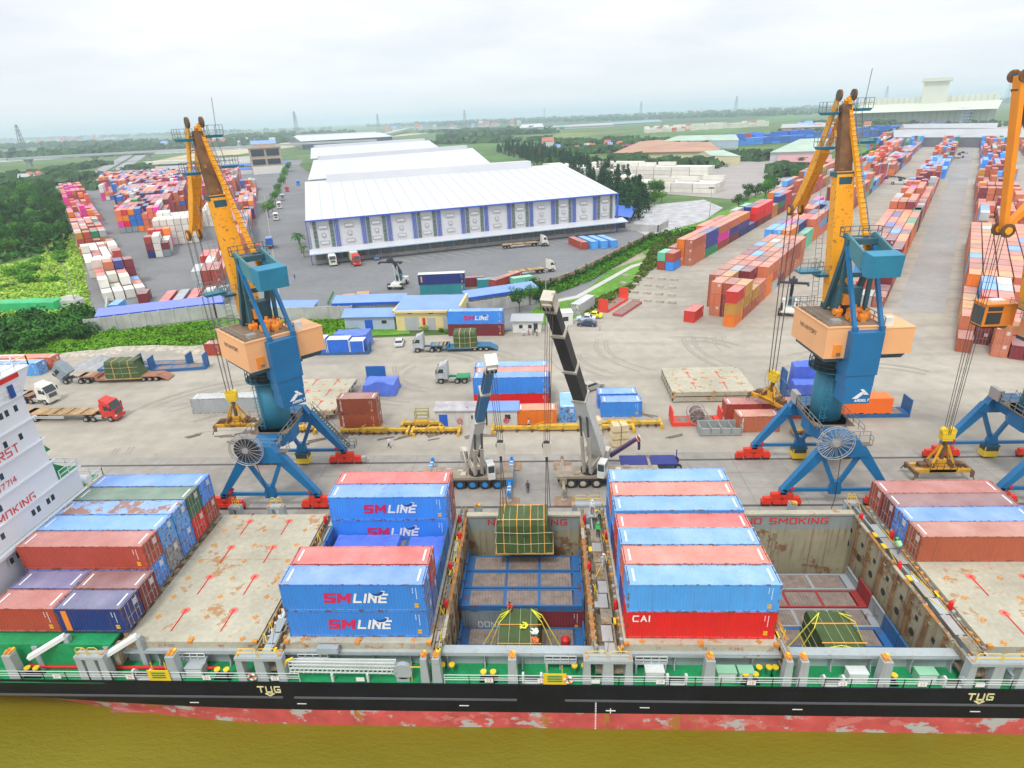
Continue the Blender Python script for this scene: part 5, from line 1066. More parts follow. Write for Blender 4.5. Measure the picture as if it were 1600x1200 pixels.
    up(b, 'tie_rod', [M_jib, M_jibd, M_railg])
    b = MB()
    if cab: b.beam((.5, TV, TZ), (.5, EV, EZ), .5, 1.2, .5, .8, up=(1, 0, 0)); b.beam((.5, EV, EZ), (.5, 5.4, 35.5), .5, .8, .7, .9, up=(1, 0, 0)); b.beam((.5, 5.4, 35.5), (.5, 6.5, 38), .7)
    else:
     b.prism([(8.0, 44.6), (8.9, 44.3), (11.2, 39.6), (16.0, 32.0), (16.4, 31.2), (15.7, 31.0), (13.6, 33.4), (11.6, 36.4), (10.2, 39.4), (8.2, 43.3)], 'x', -.15, .0); b.prism([(8.0, 44.6), (8.9, 44.3), (11.2, 39.6), (16.0, 32.0), (16.4, 31.2), (15.7, 31.0), (14.6, 32.2), (10.7, 39.4), (8.2, 43.9)], 'x', 1.1, 1.2)
     b.beam((.5, 11.0, 38.8), (.45, 15.7, 31.9), 1.15, 1.1, .7, .6, up=(1, 0, 0)); [b.beam((0, v, z), (1.1, v+.3, z+.3), .12) for v, z in ((8.9, 43), (9.6, 41.5), (10.4, 40))]
     b.beam((.9, 8.2, 44.1), (.8, 11, 38.8), .4, .5)
    up(b, 'fly_jib', M_jib if not cab else mat('jib_clean_orange', (.9, .30, .01), .45, var=.06))
    for (v, z, uu, rr, nm, mm) in ((TV-.1, TZ+.0, (-.1, 1.5), .6, 'sheave', M_jibd), (EV+.1, EZ, (-.35, 1.05), .72, 'sheave', M_jibd)):
        for u in uu: b = MB(); b.cyl((u-.12, v, z), (u+.12, v, z), rr, 18); b.cyl((u-.15, v, z), (u+.15, v, z), rr*.55, 12, m=1); up(b, nm, [mm, M_jib if z < 40 else M_cbd])
    for (u0, u1, v0, v1, z) in () if cab else ((-1.6, .1, 7.6, 9.3, 42.9), (1.6, 3.4, 7.2, 9.2, 43.2), (-1.8, .0, 7.2, 8.9, 39.3), (1.2, 4.2, 6.6, 8.2, 39.8), (-1.9, -.3, 3.4, 5.0, 25.6), (-4.2, -1.6, 2.8, 4.6, 26.2)):
        b = MB(); b.hexa([(u0+.2, v0+.1, z-.3), (u1-.2, v0+.1, z-.3), (u1-.2, v1-.1, z-.3), (u0+.2, v1-.1, z-.3), (u0, v0, z), (u1, v0, z), (u1, v1, z), (u0, v1, z)]); b.rail([(u0, v0, z), (u1, v0, z), (u1, v1, z), (u0, v1, z), (u0, v0, z)], 1.05, .025, .9, m=1); up(b, 'jib_platform', [M_cteal, M_railg])
    b = MB(); b.beam((3.3, 8.9, 44.0), (3.5, 8.9, 47.2), .06)
    for i in range(26): t = i/26; b.beam((-1.9+.1*t, 3.6+2.2*t, 22+14*t), (-1.2+.1*t, 3.6+2.2*t, 22+14*t), .04)
    for q in (-1.9, -1.2): b.beam((q, 3.6, 22), (q+.1, 5.8, 36), .05)
    for i in range(16): t = i/16; b.beam((2.6-.6*t, 3.2+3.8*t, 30+9*t), (3.3-.6*t, 3.2+3.8*t, 30+9*t), .04)
    for q in (2.6, 3.3): b.beam((q, 3.2, 30), (q-.6, 7.0, 39), .05); b.beam((q, 8, 40), (q-.4, 8.6, 43.3), .05)
    up(b, 'jib_ladder', M_railg)
    b = MB(); rr = random.Random(int(x))
    for (u, v, s_) in ((.2, -1.6, .8), (1.2, -2.0, .7), (2.0, -1.2, .7), (1.0, -.4, .9), (-.4, .3, .7), (2.2, .4, .6)):
        b.cyl((u-s_*.6, v, 21.7+s_*.6), (u+s_*.6, v+.1, 21.7+s_*.6), s_*.55, 12, m=0); b.box(u-s_*.4, u+s_*.4, v-s_*.5, v+s_*.5, 21.6, 21.6+s_*.6, m=0); b.cyl((u, v, 21.7+s_), (u+.05, v, 21.9+s_*1.3), s_*.25, 8, m=0)
    b.box(2.9, 4.0, -3.2, -2.4, 21.3, 22.3, m=2); b.box(-.2, .5, -.2, 1.0, 23.0, 24.0, m=0); b.cyl((.3, 1.4, 22.0), (2.0, 1.4, 22.0), .8, 14, m=1); b.rail([(2.8, -3.6, 21.5), (2.8, .8, 21.5)], 1, .03, 1.1, m=1)
    up(b, 'winch_machinery', [M_cory, M_dark, M_cwhite])
    b = MB(); b.rail([(-3.2, 4.5, 21.6), (-3.2, -3.6, 21.6)], 1.0, .025, 1.4); b.rail([(-3.2, 4.5, 21.6), (2.8, 4.5, 21.6)], 1.0, .025, 1.4); b.box(-3.2, -.6, 4.6, 5.6, 21.2, 21.3); b.rail([(-3.2, 5.6, 21.3), (-.6, 5.6, 21.3)], 1.2, .03, .9); up(b, 'roof_railing', M_railg)
    if cab:
        b = MB(); b.box(3.4, 5.6, 3.0, 6.6, 18.9, 21.5); b.box(3.3, 5.7, 2.9, 6.7, 21.5, 21.65, m=0); b.box(4.0, 5.0, 4, 5.6, 21.65, 21.9, m=2)
        b.box(3.36, 3.4, 4.6, 6.3, 19.2, 20.6, m=1); b.box(3.36, 3.4, 4.6, 6.3, 20.8, 21.3, m=1); b.box(3.6, 5.4, 6.6, 6.64, 19.1, 21.2, m=1); b.box(5.6, 5.64, 4.6, 6.3, 19.2, 21.1, m=1); b.box(3.5, 5.5, 3.1, 6.5, 18.7, 18.9, m=3); up(b, 'operator_cab', [M_cory, M_glass, M_cwhite, M_dark])
    b = MB()
    for du, dv in ((-.55, .1), (-.35, .35), (1.0, .1), (1.2, .35), (.2, .2), (.45, .5)): b.beam((du, EV+.3+dv, EZ-.2), (.35+(du-.35)*.6, EV+.2+dv*.6, ropez+.5), .05)
    up(b, 'hoist_rope', M_rope)
    return r
def spreader(x, y, z, rz, label, L=6.06, hook=5.0, grab=False):
    r = root('container_spreader', (x, y, z), rz, label, 'spreader', 'spreaders hanging from the harbour cranes'); hl = L/2
    b = MB(); b.box(-hl, hl, -.9, -.55, 0, .45); b.box(-hl, hl, .55, .9, 0, .45); b.box(-1.6, 1.6, -.9, .9, .05, .55)
    b.build('main_beam', M_spy, r)
    for s in (-1, 1):
        b = MB(); b.box(*sorted((s*hl, s*(hl+.25))), -1.22, 1.22, -.05, .4); [b.box(s*hl-.1, s*hl+.25, q*1.2-.12, q*1.2+.12, -.45, .3) for q in (-1, 1)]; b.beam((s*(hl-.1), -1.2, .3), (s*(hl+.4), -1.4, -.9), .12); b.beam((s*(hl-.1), 1.2, .3), (s*(hl+.4), 1.4, -.7), .12)
        b.build('end_beam', mat('spreader_dark', (.16, .10, .05), .7, var=.3, scale=1.5, rust=.4), r)
    b = MB()
    for s in (-1, 1):
        for q in (-1, 1): b.beam((s*1.5, q*.7, .5), (s*.35, q*.15, hook-2.2), .22)
        b.cyl((s*1.3, -.7, .8), (s*1.3, .7, .8), .35, 10, m=1); b.box(s*2.2-.4, s*2.2+.4, -.4, .4, .5, .95, m=1)
    b.box(-.5, .5, -.35, .35, .5, 1.5); b.cyl((0, 0, 1.4), (0, 0, hook-2.0), .25, 8, m=1); b.rail([(-1.6, -.95, .5), (1.6, -.95, .5), (1.6, .95, .5)], .9, .025, .8, m=1)
    b.build('lifting_frame', [M_spy, M_jibd], r)
    b = MB(); b.box(-.75, .75, -.4, .4, hook-1.2, hook-.4); [b.cyl((s*.45, -.3, hook-.2), (s*.45, .3, hook-.2), .42, 12) for s in (-1, 1)]; b.cyl((0, 0, hook-2.0), (0, 0, hook-1.2), .3, 8, m=1); b.box(-.6, .6, -.35, .35, hook-1.5, hook-1.1)
    b.build('hook_block', [M_yel, M_jibd], r)
    return r
C1 = (-34.3, 69.7, .82); C2 = (33.4, 69.7, .06); C3 = (57.9, 69.7, 1.6)
harbour_crane(*C1, 'blue and orange harbour crane at the left, jib turned left, with a dark-wound cable reel', dark_reel=True, ropez=8.3)
harbour_crane(*C2, 'blue and orange harbour crane right of the centre, jib pointing straight inland', ropez=7.6)
harbour_crane(*C3, 'harbour crane cut off at the right edge with orange cab and bare orange jib', cab=True, ropez=6.0)
def tipxy(c, R_=16.3): return c[0]-R_*sin(c[2])+.4*cos(c[2]), c[1]+R_*cos(c[2])+.4*sin(c[2])
x, y = tipxy(C1); spreader(x, y, 3.3, .03, 'worn yellow spreader hanging from the left crane over a grey container', hook=5.4)
x, y = tipxy(C2); spreader(x+.2, y, 3.6, 2.05, 'worn yellow spreader hanging crosswise from the crane right of the centre', hook=4.6)
x, y = tipxy(C3, 9.4); spreader(x, y, 1.4, .0, 'rusty yellow spreader hanging from the rightmost crane above the containers on board', hook=5.6, L=6.6)
# ================================================================ mobile cranes
def wheel(b, x, y, z, r, w, m0, m1, n=18):
    b.cyl((x, y-w/2, z), (x, y+w/2, z), r, n, m=m0); s = -1
    b.cyl((x, y-w/2-.01, z), (x, y-w/2+.02, z), r*.56, 12, m=m1); b.cyl((x, y-w/2-.06, z), (x, y-w/2, z), r*.22, 8, m=m1)
    b.cyl((x, y+w/2-.02, z), (x, y+w/2+.01, z), r*.56, 12, m=m1)
def mobile_crane(label, x0, x1, yc, wheels, tx, pivot, tip, secs, rim, cabside, cabx, ropes, outr, mark=None, hookz=None):
    r = root('mobile_crane', ((x0+x1)/2, yc, 0), 0, label, 'mobile crane', 'mobile cranes working as a pair'); ox, oy = (x0+x1)/2, yc
    def P(mb, name, mats): mb.v = [(p[0]-ox, p[1]-oy, p[2]) for p in mb.v]; return mb.build(name, mats, r)
    b = MB(); b.box(x0, x1, yc-1.35, yc+1.35, 1.35, 1.75, m=0); b.box(x0+.1, x1-.1, yc-1.0, yc+1.0, .75, 1.35, m=1); b.box(x0+.4, x1-.8, yc-1.38, yc-1.3, 1.1, 1.4, m=1)
    rr = random.Random(int(x0*3))
    for i in range(16): px = rr.uniform(x0+.3, x1-.5); b.box(px, px+rr.uniform(.2, .7), yc-1.2+rr.random()*2, yc-1.0+rr.random()*2.2, 1.75, 1.75+rr.uniform(.04, .22), m=rr.choice((0, 0, 2)))
    P(b, 'carrier_chassis', [M_dust, M_dark, M_cyan])
    for wx in wheels:
        for s in (-1, 1):
            b = MB(); wheel(b, wx, yc+s*1.12, .68, .68, .45, 0, 1); P(b, 'wheel', [M_tyre, rim])
    for ax, blue in outr:
        b = MB(); mm = 0 if blue else 1
        for s in (-1, 1):
            b.beam((ax, yc, 1.05), (ax, yc+s*4.2, 1.05), .35, .4, m=mm); b.cyl((ax, yc+s*4.2, .25), (ax, yc+s*4.2, 1.5), .12, 8, m=2); b.cyl((ax, yc+s*4.2, .12), (ax, yc+s*4.2, .28), .35, 10, m=2); b.box(ax-.22, ax+.22, yc+s*4.2-.2, yc+s*4.2+.2, .9, 1.5, m=mm)
            if blue: b.box(ax-.24, ax+.24, yc+s*2.6, yc+s*2.75, .82, 1.3, m=3); b.box(ax-.24, ax+.24, yc+s*3.4, yc+s*3.55, .82, 1.3, m=3)
        b.box(ax-.45, ax+.45, yc-1.5, yc+1.5, .7, 1.5, m=mm); P(b, 'outrigger', [mat('outrigger_blue', (.03, .25, .65), .5, rust=.2), M_dust, M_steel, M_cwhite])
        for s in (-1, 1):
            k = MB(); k.hexa([(ax-1.2, yc+s*4.3-1.0, .02), (ax+1.2, yc+s*4.3-1.1, .02), (ax+1.3, yc+s*4.3+.9, .02), (ax-1.1, yc+s*4.3+1.0, .02), (ax-1.2, yc+s*4.3-1.0, .12), (ax+1.2, yc+s*4.3-1.1, .12), (ax+1.3, yc+s*4.3+.9, .12), (ax-1.1, yc+s*4.3+1.0, .12)])
            tag(k.build('outrigger_mat', mat('wooden_mat', (.30, .19, .12), .85, var=.3, scale=1)), '%s mat under the %s outrigger of the %s' % (('brown wooden', 'quay-side' if s < 0 else 'inland', 'crane with ' + ('blue wheels' if x0 < -8 else 'black boom')) if 1 else '') + (', right end' if ax > (x0+x1)/2 else ', left end'), 'mat') if ax > -14 and ax < 7 else None
    pv, tp = Vector(pivot), Vector(tip); d = (tp-pv).normalized(); hz_ = Vector((d.x, d.y, 0)).normalized(); sd = Vector((hz_.y, -hz_.x, 0)); tt = Vector((tx, yc, 0))
    b = MB(); b.cyl((tx, yc, 1.75), (tx, yc, 2.1), 1.15, 20, m=0)
    back = tt-hz_*3.6
    for s in (-1, 1):
        b.beam(tuple(tt+sd*s*.55+hz_*1.2+Vector((0, 0, 2.5))), tuple(pv+sd*s*.55+Vector((0, 0, .1))), .14, 1.0, m=1)
    b.beam(tuple(tt+Vector((0, 0, 2.3))), tuple(back+Vector((0, 0, 2.5))), 1.6, .5, m=1)
    P(b, 'turntable', [M_dark, M_cyan])
    b = MB()
    for i, s in enumerate((-1, -.35, .35, 1)):
        c = back-hz_*.5+sd*s*1.15; b.beam(tuple(c-sd*.36+Vector((0, 0, 2.5))), tuple(c+sd*.36+Vector((0, 0, 2.5))), 1.3, 1.1+.3*(i % 2), m=0)
    c = back+hz_*1.1; b.cyl(tuple(c-sd*.9+Vector((0, 0, 3.1))), tuple(c+sd*.9+Vector((0, 0, 3.1))), .5, 14, m=1)
    b.rail([tuple(back+sd*1.4+Vector((0, 0, 2.8))), tuple(tt+sd*1.4+Vector((0, 0, 2.8)))], 1, .04, 1, m=0)
    P(b, 'counterweight', [M_cyan, M_dark])
    cc = Vector((cabx, yc-1.15, 2.9)); b = MB()
    def cb(p0, p1, q0, q1, z0, z1, m): b.hexa([tuple(cc+sd*a+hz_*c_+Vector((0, 0, z))) for z in (z0, z1) for a, c_ in ((p0, q0), (p1, q0), (p1, q1), (p0, q1))], m)
    cb(-.45, .45, -.9, .8, -1.1, -.2, 0); cb(-.42, .42, -.85, .7, -.2, .75, 1); cb(-.46, .46, -.9, .65, .75, .9, 0)
    for a in (-.44, .44):
        for q in (-.85, -.1, .68): cb(a-.04, a+.04, q-.04, q+.04, -.2, .8, 0)
    P(b, 'driver_cab', [M_cwhite, M_glass])
    n = len(secs)
    for i, (t0, t1, w, h, m_, nm) in enumerate(secs):
        b = MB(); a = pv.lerp(tp, t0); c = pv.lerp(tp, t1); b.beam(tuple(a), tuple(c), w, h, m=0)
        b.beam(tuple(c-d*.25), tuple(c+d*.12), w+.2, h+.2, m=1)
        if i and m_ is not M_black:
            nn = sd.cross(d); nn = nn if nn.z > 0 else -nn; b.beam(tuple(a+sd*(w*.5+.01)), tuple(c+sd*(w*.5+.01)), .05, h*.5, m=2); b.beam(tuple(a+nn*(h*.5+.01)), tuple(c+nn*(h*.5+.01)), w*.42, .04, up=tuple(nn), m=2)
        P(b, nm, [m_, M_cyan, M_black])
    b = MB()
    for s in (-1, 1):
        e = pv.lerp(tp, .42)-sd*0; a0 = tt+hz_*1.0+sd*s*.42+Vector((0, 0, 2.2)); a1 = e+sd*s*.42-Vector((0, 0, .2)); mid = a0.lerp(a1, .55)
        b.cyl(tuple(a0), tuple(mid), .24, 10, m=0); b.cyl(tuple(mid), tuple(a1), .15, 10, m=1)
    P(b, 'luffing_cylinder', [M_cyan, mat('cylinder_grey', (.12, .12, .12), .4, .3)])
    b = MB(); b.beam(tuple(tp-d*.6), tuple(tp+d*1.0), 1.15, 1.2, m=0); b.beam(tuple(tp+d*.2-Vector((0, 0, .6))), tuple(tp+d*1.1-Vector((0, 0, .7))), .9, .7, m=0)
    for s in (-.4, 0, .4): b.cyl(tuple(tp+d*.6+sd*(s-.08)-Vector((0, 0, .8))), tuple(tp+d*.6+sd*(s+.08)-Vector((0, 0, .8))), .4, 12, m=1)
    if mark:
        q = tp+d*.4; nrm = sd.cross(d); nrm = nrm if nrm.z > 0 else -nrm; o_ = q+nrm*.61; T = [o_+sd*.4-d*.35, o_-sd*.4-d*.35, o_+d*.4]; b.q(*[tuple(v+nrm*.01) for v in T], m=2)
    P(b, 'boom_head', [M_cwhite if mark else M_cyan, M_dark, M_red])
    hx, hy = ropes; b = MB(); zt = tp.z-.6
    for du in (-.3, -.1, .15, .38): b.beam((tp.x+d.x*.6+du, tp.y+d.y*.6, zt), (hx+du*.8, hy, hookz), .05)
    P(b, 'hoist_rope', M_rope)
    b = MB(); b.box(hx-.35, hx+.45, hy-.25, hy+.25, hookz-1.5, hookz, m=0); b.cyl((hx, hy-.2, hookz-.3), (hx, hy+.2, hookz-.3), .45, 12, m=1); b.cyl((hx, hy, hookz-2.1), (hx, hy, hookz-1.5), .14, 8, m=1); P(b, 'hook_block', [M_cyan, M_dark])
    b = MB()
    for q in (-.25, 0, .25): b.tube([(hx+q*.3, hy, hookz-2.0), (hx+q, hy+(q*5), 6.2), (hx+q*1.2, hy+q*6, 5.5)], .035, 4)
    P(b, 'lifting_sling', M_rope)
    return r
mobile_crane('mobile crane with blue wheels and short blue and white boom, left of the pair', -16.5, -4.6, 69.5, (-14.6, -13.1, -11.4, -9.8, -8.2, -6.6), -9.2, (-10.2, 72, 2.6), (-5.35, 54.9, 22.4),
   [(0, .5, 1.15, 1.2, M_cwhite, 'boom_base'), (.46, .78, .98, 1.0, mat('boom_blue', (.03, .19, .42), .5, var=.15), 'boom_section'), (.78, .97, .8, .85, mat('boom_blue', None), 'boom_section')], mat('rim_blue', (.02, .25, .65), .5), 1, -7.4, (-4.8, 54.7), [(-5.0, True), (-15.8, True)], mark=True, hookz=14.2)
mobile_crane('tall mobile crane with long black telescopic boom, right of the pair', 1.0, 14.0, 69.6, (2.8, 4.3, 6.0, 8.6, 10.2, 11.8), 5.2, (6.6, 72.2, 2.8), (.35, 55.2, 28.2),
   [(0, .47, 1.5, 1.5, M_cwhite, 'boom_base'), (.44, .66, 1.35, 1.35, M_black, 'boom_section'), (.66, .86, 1.2, 1.2, M_black, 'boom_section'), (.86, .98, 1.05, 1.05, M_black, 'boom_section')], mat('rim_cream', (.5, .45, .34), .6), 1, 6.7, (-.2, 54.8), [(1.8, False), (13.2, False)], hookz=14.0)
# ================================================================ buildings
M_roofw = mat('roof_white_metal', (.56, .57, .60), .45, var=.04, scale=.05, streak=0); M_wallw = mat('wall_white_panel', (.60, .61, .62), .6, var=.05, scale=.1); M_bluet = mat('blue_trim', (.05, .12, .55), .5); M_louv = mat('louvre_grey', (.30, .31, .32), .7)
M_wing = mat('green_grey_glazing', (.12, .17, .15), .3, var=.3, scale=.8); M_shut = mat('shutter_grey', (.22, .23, .22), .7, var=.15, scale=.4); M_bluer = mat('roof_blue_metal', (.20, .33, .72), .5, var=.12, scale=.2, rust=.1); M_bluef = mat('fascia_blue', (.01, .10, .55), .5)
M_yw = mat('wall_yellow', (.72, .60, .28), .8, var=.1, scale=.3, streak=.15); M_cw = mat('wall_pale_blue', (.42, .50, .62), .7, var=.12, scale=.3, streak=.2, rcol=(.3, .3, .28)); M_greenr = mat('roof_pale_green', (.38, .50, .40), .6, var=.12, scale=.05); M_brownr = mat('roof_rusty_brown', (.42, .24, .16), .8, var=.2, scale=.05); M_grr = mat('roof_grey', (.40, .42, .43), .7, var=.12, scale=.06)
M_cream2 = mat('wall_cream', (.62, .58, .36), .8, var=.12, scale=.06, streak=.15); M_term = mat('wall_pale_lime', (.60, .62, .52), .8, var=.06, scale=.02); M_redr = mat('roof_red_tile', (.45, .13, .08), .8, var=.2, scale=.1)
def V3(px, py, z): x, y = G(px, py, z); return Vector((x, y, z))
def hall(name, label, fl, fr, rl, rr, base=0, roof=M_roofw, wall=M_wallw, monitor=0, over=.6, cat='warehouse', back=None, group=None, gable=True):
    """gabled hall; fl, fr = front eave corners, rl, rr = ridge ends (Vectors)"""
    r = root(name, (fl.x, fl.y, base), 0, label, cat, group); o = Vector((fl.x, fl.y, base))
    bl = Vector((2*rl.x-fl.x, 2*rl.y-fl.y, fl.z)) if back is None else back[0]; br = Vector((2*rr.x-fr.x, 2*rr.y-fr.y, fr.z)) if back is None else back[1]
    fl, fr, rl, rr, bl, br = [v-o for v in (fl, fr, rl, rr, bl, br)]
    dn = Vector((0, 0, -.35)); b = MB()
    for a, c, d, e in ((fl, fr, rr, rl), (rl, rr, br, bl)):
        b.hexa([a+dn, c+dn, d+dn, e+dn, a, c, d, e])
    if monitor:
        p0 = rl.lerp(rr, .03); p1 = rl.lerp(rr, .95); n = Vector(((fr-fl).y, -(fr-fl).x, 0)).normalized()*monitor
        b.hexa([p0+n-Vector((0, 0, .6)), p1+n-Vector((0, 0, .6)), p1-n-Vector((0, 0, .6)), p0-n-Vector((0, 0, .6)), p0+n*.8+Vector((0, 0, monitor*.75)), p1+n*.8+Vector((0, 0, monitor*.75)), p1-n*.8+Vector((0, 0, monitor*.75)), p0-n*.8+Vector((0, 0, monitor*.75))])
    b.build('roof', roof, r)
    b = MB(); c = (fl+fr+bl+br)/4
    def sh(v): w = c.lerp(v, .985); w.z = v.z; return w
    F = [sh(v)-Vector((0, 0, .36)) for v in (fl, fr, br, bl)]; g0 = sh(rl)-Vector((0, 0, .4)); g1 = sh(rr)-Vector((0, 0, .4))
    B_ = [Vector((v.x, v.y, 0)) for v in F]
    b.q(B_[0], B_[1], F[1], F[0]); b.q(B_[1], B_[2], F[2], g1, F[1]); b.q(B_[2], B_[3], F[3], F[2]); b.q(B_[3], B_[0], F[0], g0, F[3])
    b.build('wall', wall, r)
    return r, o
# the big white warehouse
def WH(a, c, z): x, y = fW(a+.085*c, c); return Vector((x, y, z))
wh, wo = hall('warehouse', 'huge white warehouse nearest the camera with blue trim and a row of loading docks', WH(-.8, -.8, 14.5), WH(117, -.8, 14.5), WH(-.8, 62, 22), WH(117, 62, 22), monitor=0)
def WL(a, c, z): return WH(a, c, z)-wo
def wbox(b, a0, a1, c0, c1, z0, z1, m=0): b.hexa([WL(a0, c0, z0), WL(a1, c0, z0), WL(a1, c1, z0), WL(a0, c1, z0), WL(a0, c0, z1), WL(a1, c0, z1), WL(a1, c1, z1), WL(a0, c1, z1)], m)
b = MB(); b.hexa([WL(8, 58, 21.3), WL(100, 58, 21.3), WL(100, 66, 21.3), WL(8, 66, 21.3), WL(8, 59, 24.4), WL(100, 59, 24.4), WL(100, 65, 24.4), WL(8, 65, 24.4)]); b.build('roof_monitor', M_roofw, wh)
b = MB()
for i in range(1, 26): b.beam(WL(i*4.6, -.6, 14.56), WL(i*4.6, 57.5, 21.5), .22, .10)
b.build('roof_seams', mat('roof_seam_grey', (.46, .47, .50), .5), wh)
b = MB(); wbox(b, -1, 117.2, -1.0, -.75, 14.1, 14.6); wbox(b, -.95, -.7, -.8, 0, 0, 14.2); wbox(b, 116.6, 117.2, -.8, 0, 0, 14.2); b.build('eave_trim', M_bluet, wh)
bay = 116/13.
for i in range(13):
    a0 = i*bay; kind = i % 2
    if i:
        b = MB(); [wbox(b, a0-.66+q*.55, a0-.46+q*.55, -.32, -.0, 4.6, 14.1) for q in (0, 1, 2)]; b.build('blue_pilaster', M_bluet, wh)
    if kind == 0:
        for q in (1.15, bay-2.3): b = MB(); wbox(b, a0+q, a0+q+1.15, -.14, 0, 4.7, 14.0, 0); [wbox(b, a0+q-.02, a0+q+1.17, -.18, -.1, 5.2+k*1.45, 5.32+k*1.45, 1) for k in range(6)]; b.build('glazed_strip', [M_wing, M_louv], wh)
        spans = ((2.9, bay-3.0),)
    else: spans = ((2.3, bay-2.9),)
    for (q0, q1) in spans:
        b = MB()
        for z0, z1, s in ((11.4, 12.5, 1), (6.2, 7.3, 1), (8.7, 9.9, 0)):
            m_ = (q0+q1)/2; w = (q1-q0)/2 if s else .62
            if kind: w = w*.8 if s else w
            wbox(b, a0+m_-w, a0+m_+w, -.14, 0, z0, z1, 0); wbox(b, a0+m_-w+.14, a0+m_+w-.14, -.17, -.05, z0+.14, z1-.14, 1)
        b.build('louvre_window', [M_louv, M_wallw], wh)
b = MB(); wbox(b, -1.5, 120.5, -5.2, -.0, 4.45, 4.62) if 0 else b.hexa([WL(-1.0, -5.4, 4.0), WL(119.5, -5.4, 4.0), WL(119.5, 0, 4.9), WL(-1.0, 0, 4.9), WL(-1.0, -5.4, 4.22), WL(119.5, -5.4, 4.22), WL(119.5, 0, 5.1), WL(-1.0, 0, 5.1)]); b.build('dock_canopy', M_roofw, wh)
b = MB(); wbox(b, -1.05, 119.55, -5.46, -5.38, 3.95, 4.26); b.build('canopy_edge', mat('canopy_edge_blue', (.35, .55, .72), .5), wh)
b = MB(); wbox(b, 0, 116.5, -.9, -.0, 0, 1.15, 0); b.build('dock_platform', M_wall, wh)
for i in range(26):
    a0 = .8+i*4.46
    b = MB(); wbox(b, a0, a0+3.3, -.2, -.0, 1.2, 4.1, 0); [wbox(b, a0, a0+3.3, -.24, -.19, 1.5+k*.4, 1.54+k*.4, 1) for k in range(6)]; b.build('dock_shutter', [M_shut, M_louv], wh)
    b = MB(); wbox(b, a0+3.5, a0+4.1, -.6, -.0, 0, 4.3, 0); b.build('dock_pillar', M_louv, wh)
for nm, lb, fl, fr, rl, rr, mo in (('warehouse', 'second white warehouse, directly behind the biggest one', (481, 281, 14.5), (768, 256, 14.5), (490, 250, 21), (738, 231, 21), 3.2), ('warehouse', 'third white warehouse in the line, seen as a narrow strip of roof', (485, 248, 14.5), (690, 233, 14.5), (486, 231, 20), (670, 219, 20), 3.2)):
    hall(nm, lb, V3(*fl), V3(*fr), V3(*rl), V3(*rr), monitor=mo)
hall('warehouse', 'dark glazed hall with a pale roof at the far end of the warehouses', V3(470, 221, 15), V3(614, 213, 15), V3(458, 213, 21), V3(594, 207, 21), wall=mat('dark_glazing', (.10, .13, .17), .3, var=.4, scale=.15), monitor=3)
# quay-side buildings
def gbuild(name, label, p0, p1, depth, h, roof, wall, rise=.8, base=0, cat='building', doors=(), wins=(), over=.5, flat=False, fascia=None, wh=None):
    """mono-pitch or gabled small building: front wall from p0 to p1, depth away from the water"""
    a = Vector((*p0, 0)); c = Vector((*p1, 0)); u = (c-a).normalized(); n = Vector((-u.y, u.x, 0)); L = (c-a).length; ang = atan2(u.y, u.x)
    r = root(name, (a.x, a.y, base), ang, label, cat); b = MB(); b.box(0, L, 0, depth, 0, h); 
    if not flat: b.prism([(0, h), (depth, h), (depth/2, h+rise)], 'x', 0, L)
    b.build('wall', wall, r); b = MB(); o = over
    if flat: b.hexa([(-o, -o, h+.02), (L+o, -o, h+.02), (L+o, depth+o, h+rise+.02), (-o, depth+o, h+rise+.02), (-o, -o, h+.17), (L+o, -o, h+.17), (L+o, depth+o, h+rise+.17), (-o, depth+o, h+rise+.17)])
    else:
        k = rise/(depth/2)*o
        b.hexa([(-o, -o, h-k+.02), (L+o, -o, h-k+.02), (L+o, depth/2, h+rise+.02), (-o, depth/2, h+rise+.02), (-o, -o, h-k+.14), (L+o, -o, h-k+.14), (L+o, depth/2, h+rise+.14), (-o, depth/2, h+rise+.14)])
        b.hexa([(-o, depth/2, h+rise+.02), (L+o, depth/2, h+rise+.02), (L+o, depth+o, h-k+.02), (-o, depth+o, h-k+.02), (-o, depth/2, h+rise+.14), (L+o, depth/2, h+rise+.14), (L+o, depth+o, h-k+.14), (-o, depth+o, h-k+.14)])
    b.build('roof', roof, r)
    if fascia: b = MB(); b.box(-o, L+o, -o-.08, -o-.01, h-.45, h+.12); b.build('fascia', fascia, r)
    for (x0, x1, z1, m_) in doors: b = MB(); b.box(x0, x1, -.06, -.0, .05, z1); b.build('door', m_, r)
    for (x0, x1, z0, z1) in wins: b = MB(); b.box(x0-.08, x1+.08, -.05, 0, z0-.08, z1+.08, m=0); f_ = b.build('window', M_cwhite, r); b = MB(); b.box(x0, x1, -.07, -.05, z0, z1); b.build('pane', M_win, f_)
    return r
M_bdoor = mat('door_blue', (.02, .12, .6), .5); M_gdoor = mat('door_grey', (.42, .44, .44), .6, var=.1)
yb = gbuild('store_house', 'yellow store house with three grey doors and a pale blue roof', (-33.9, 134.2), (-19.2, 133.6), 9.5, 4.6, M_bluer, M_yw, rise=.9, flat=True, over=.1, doors=((2.0, 5.2, 3.2, M_gdoor), (7.2, 9.0, 3.0, M_gdoor), (10.8, 14.2, 3.3, M_gdoor)), wins=((2.8, 3.9, 3.9, 4.3), (7.6, 8.7, 3.9, 4.3), (11.8, 12.9, 3.9, 4.3)))
b = MB(); b.box(-.5, 15.2, -.6, -.0, 4.3, 4.75); b.box(-.5, -.0, -.6, 9.8, 4.4, 4.9); b.box(14.7, 15.2, -.6, 9.8, 4.4, 5.9); b.box(6.1, 6.7, -.12, -.02, 1.3, 3.0, m=1); b.build('parapet', [M_yw, M_red], yb)
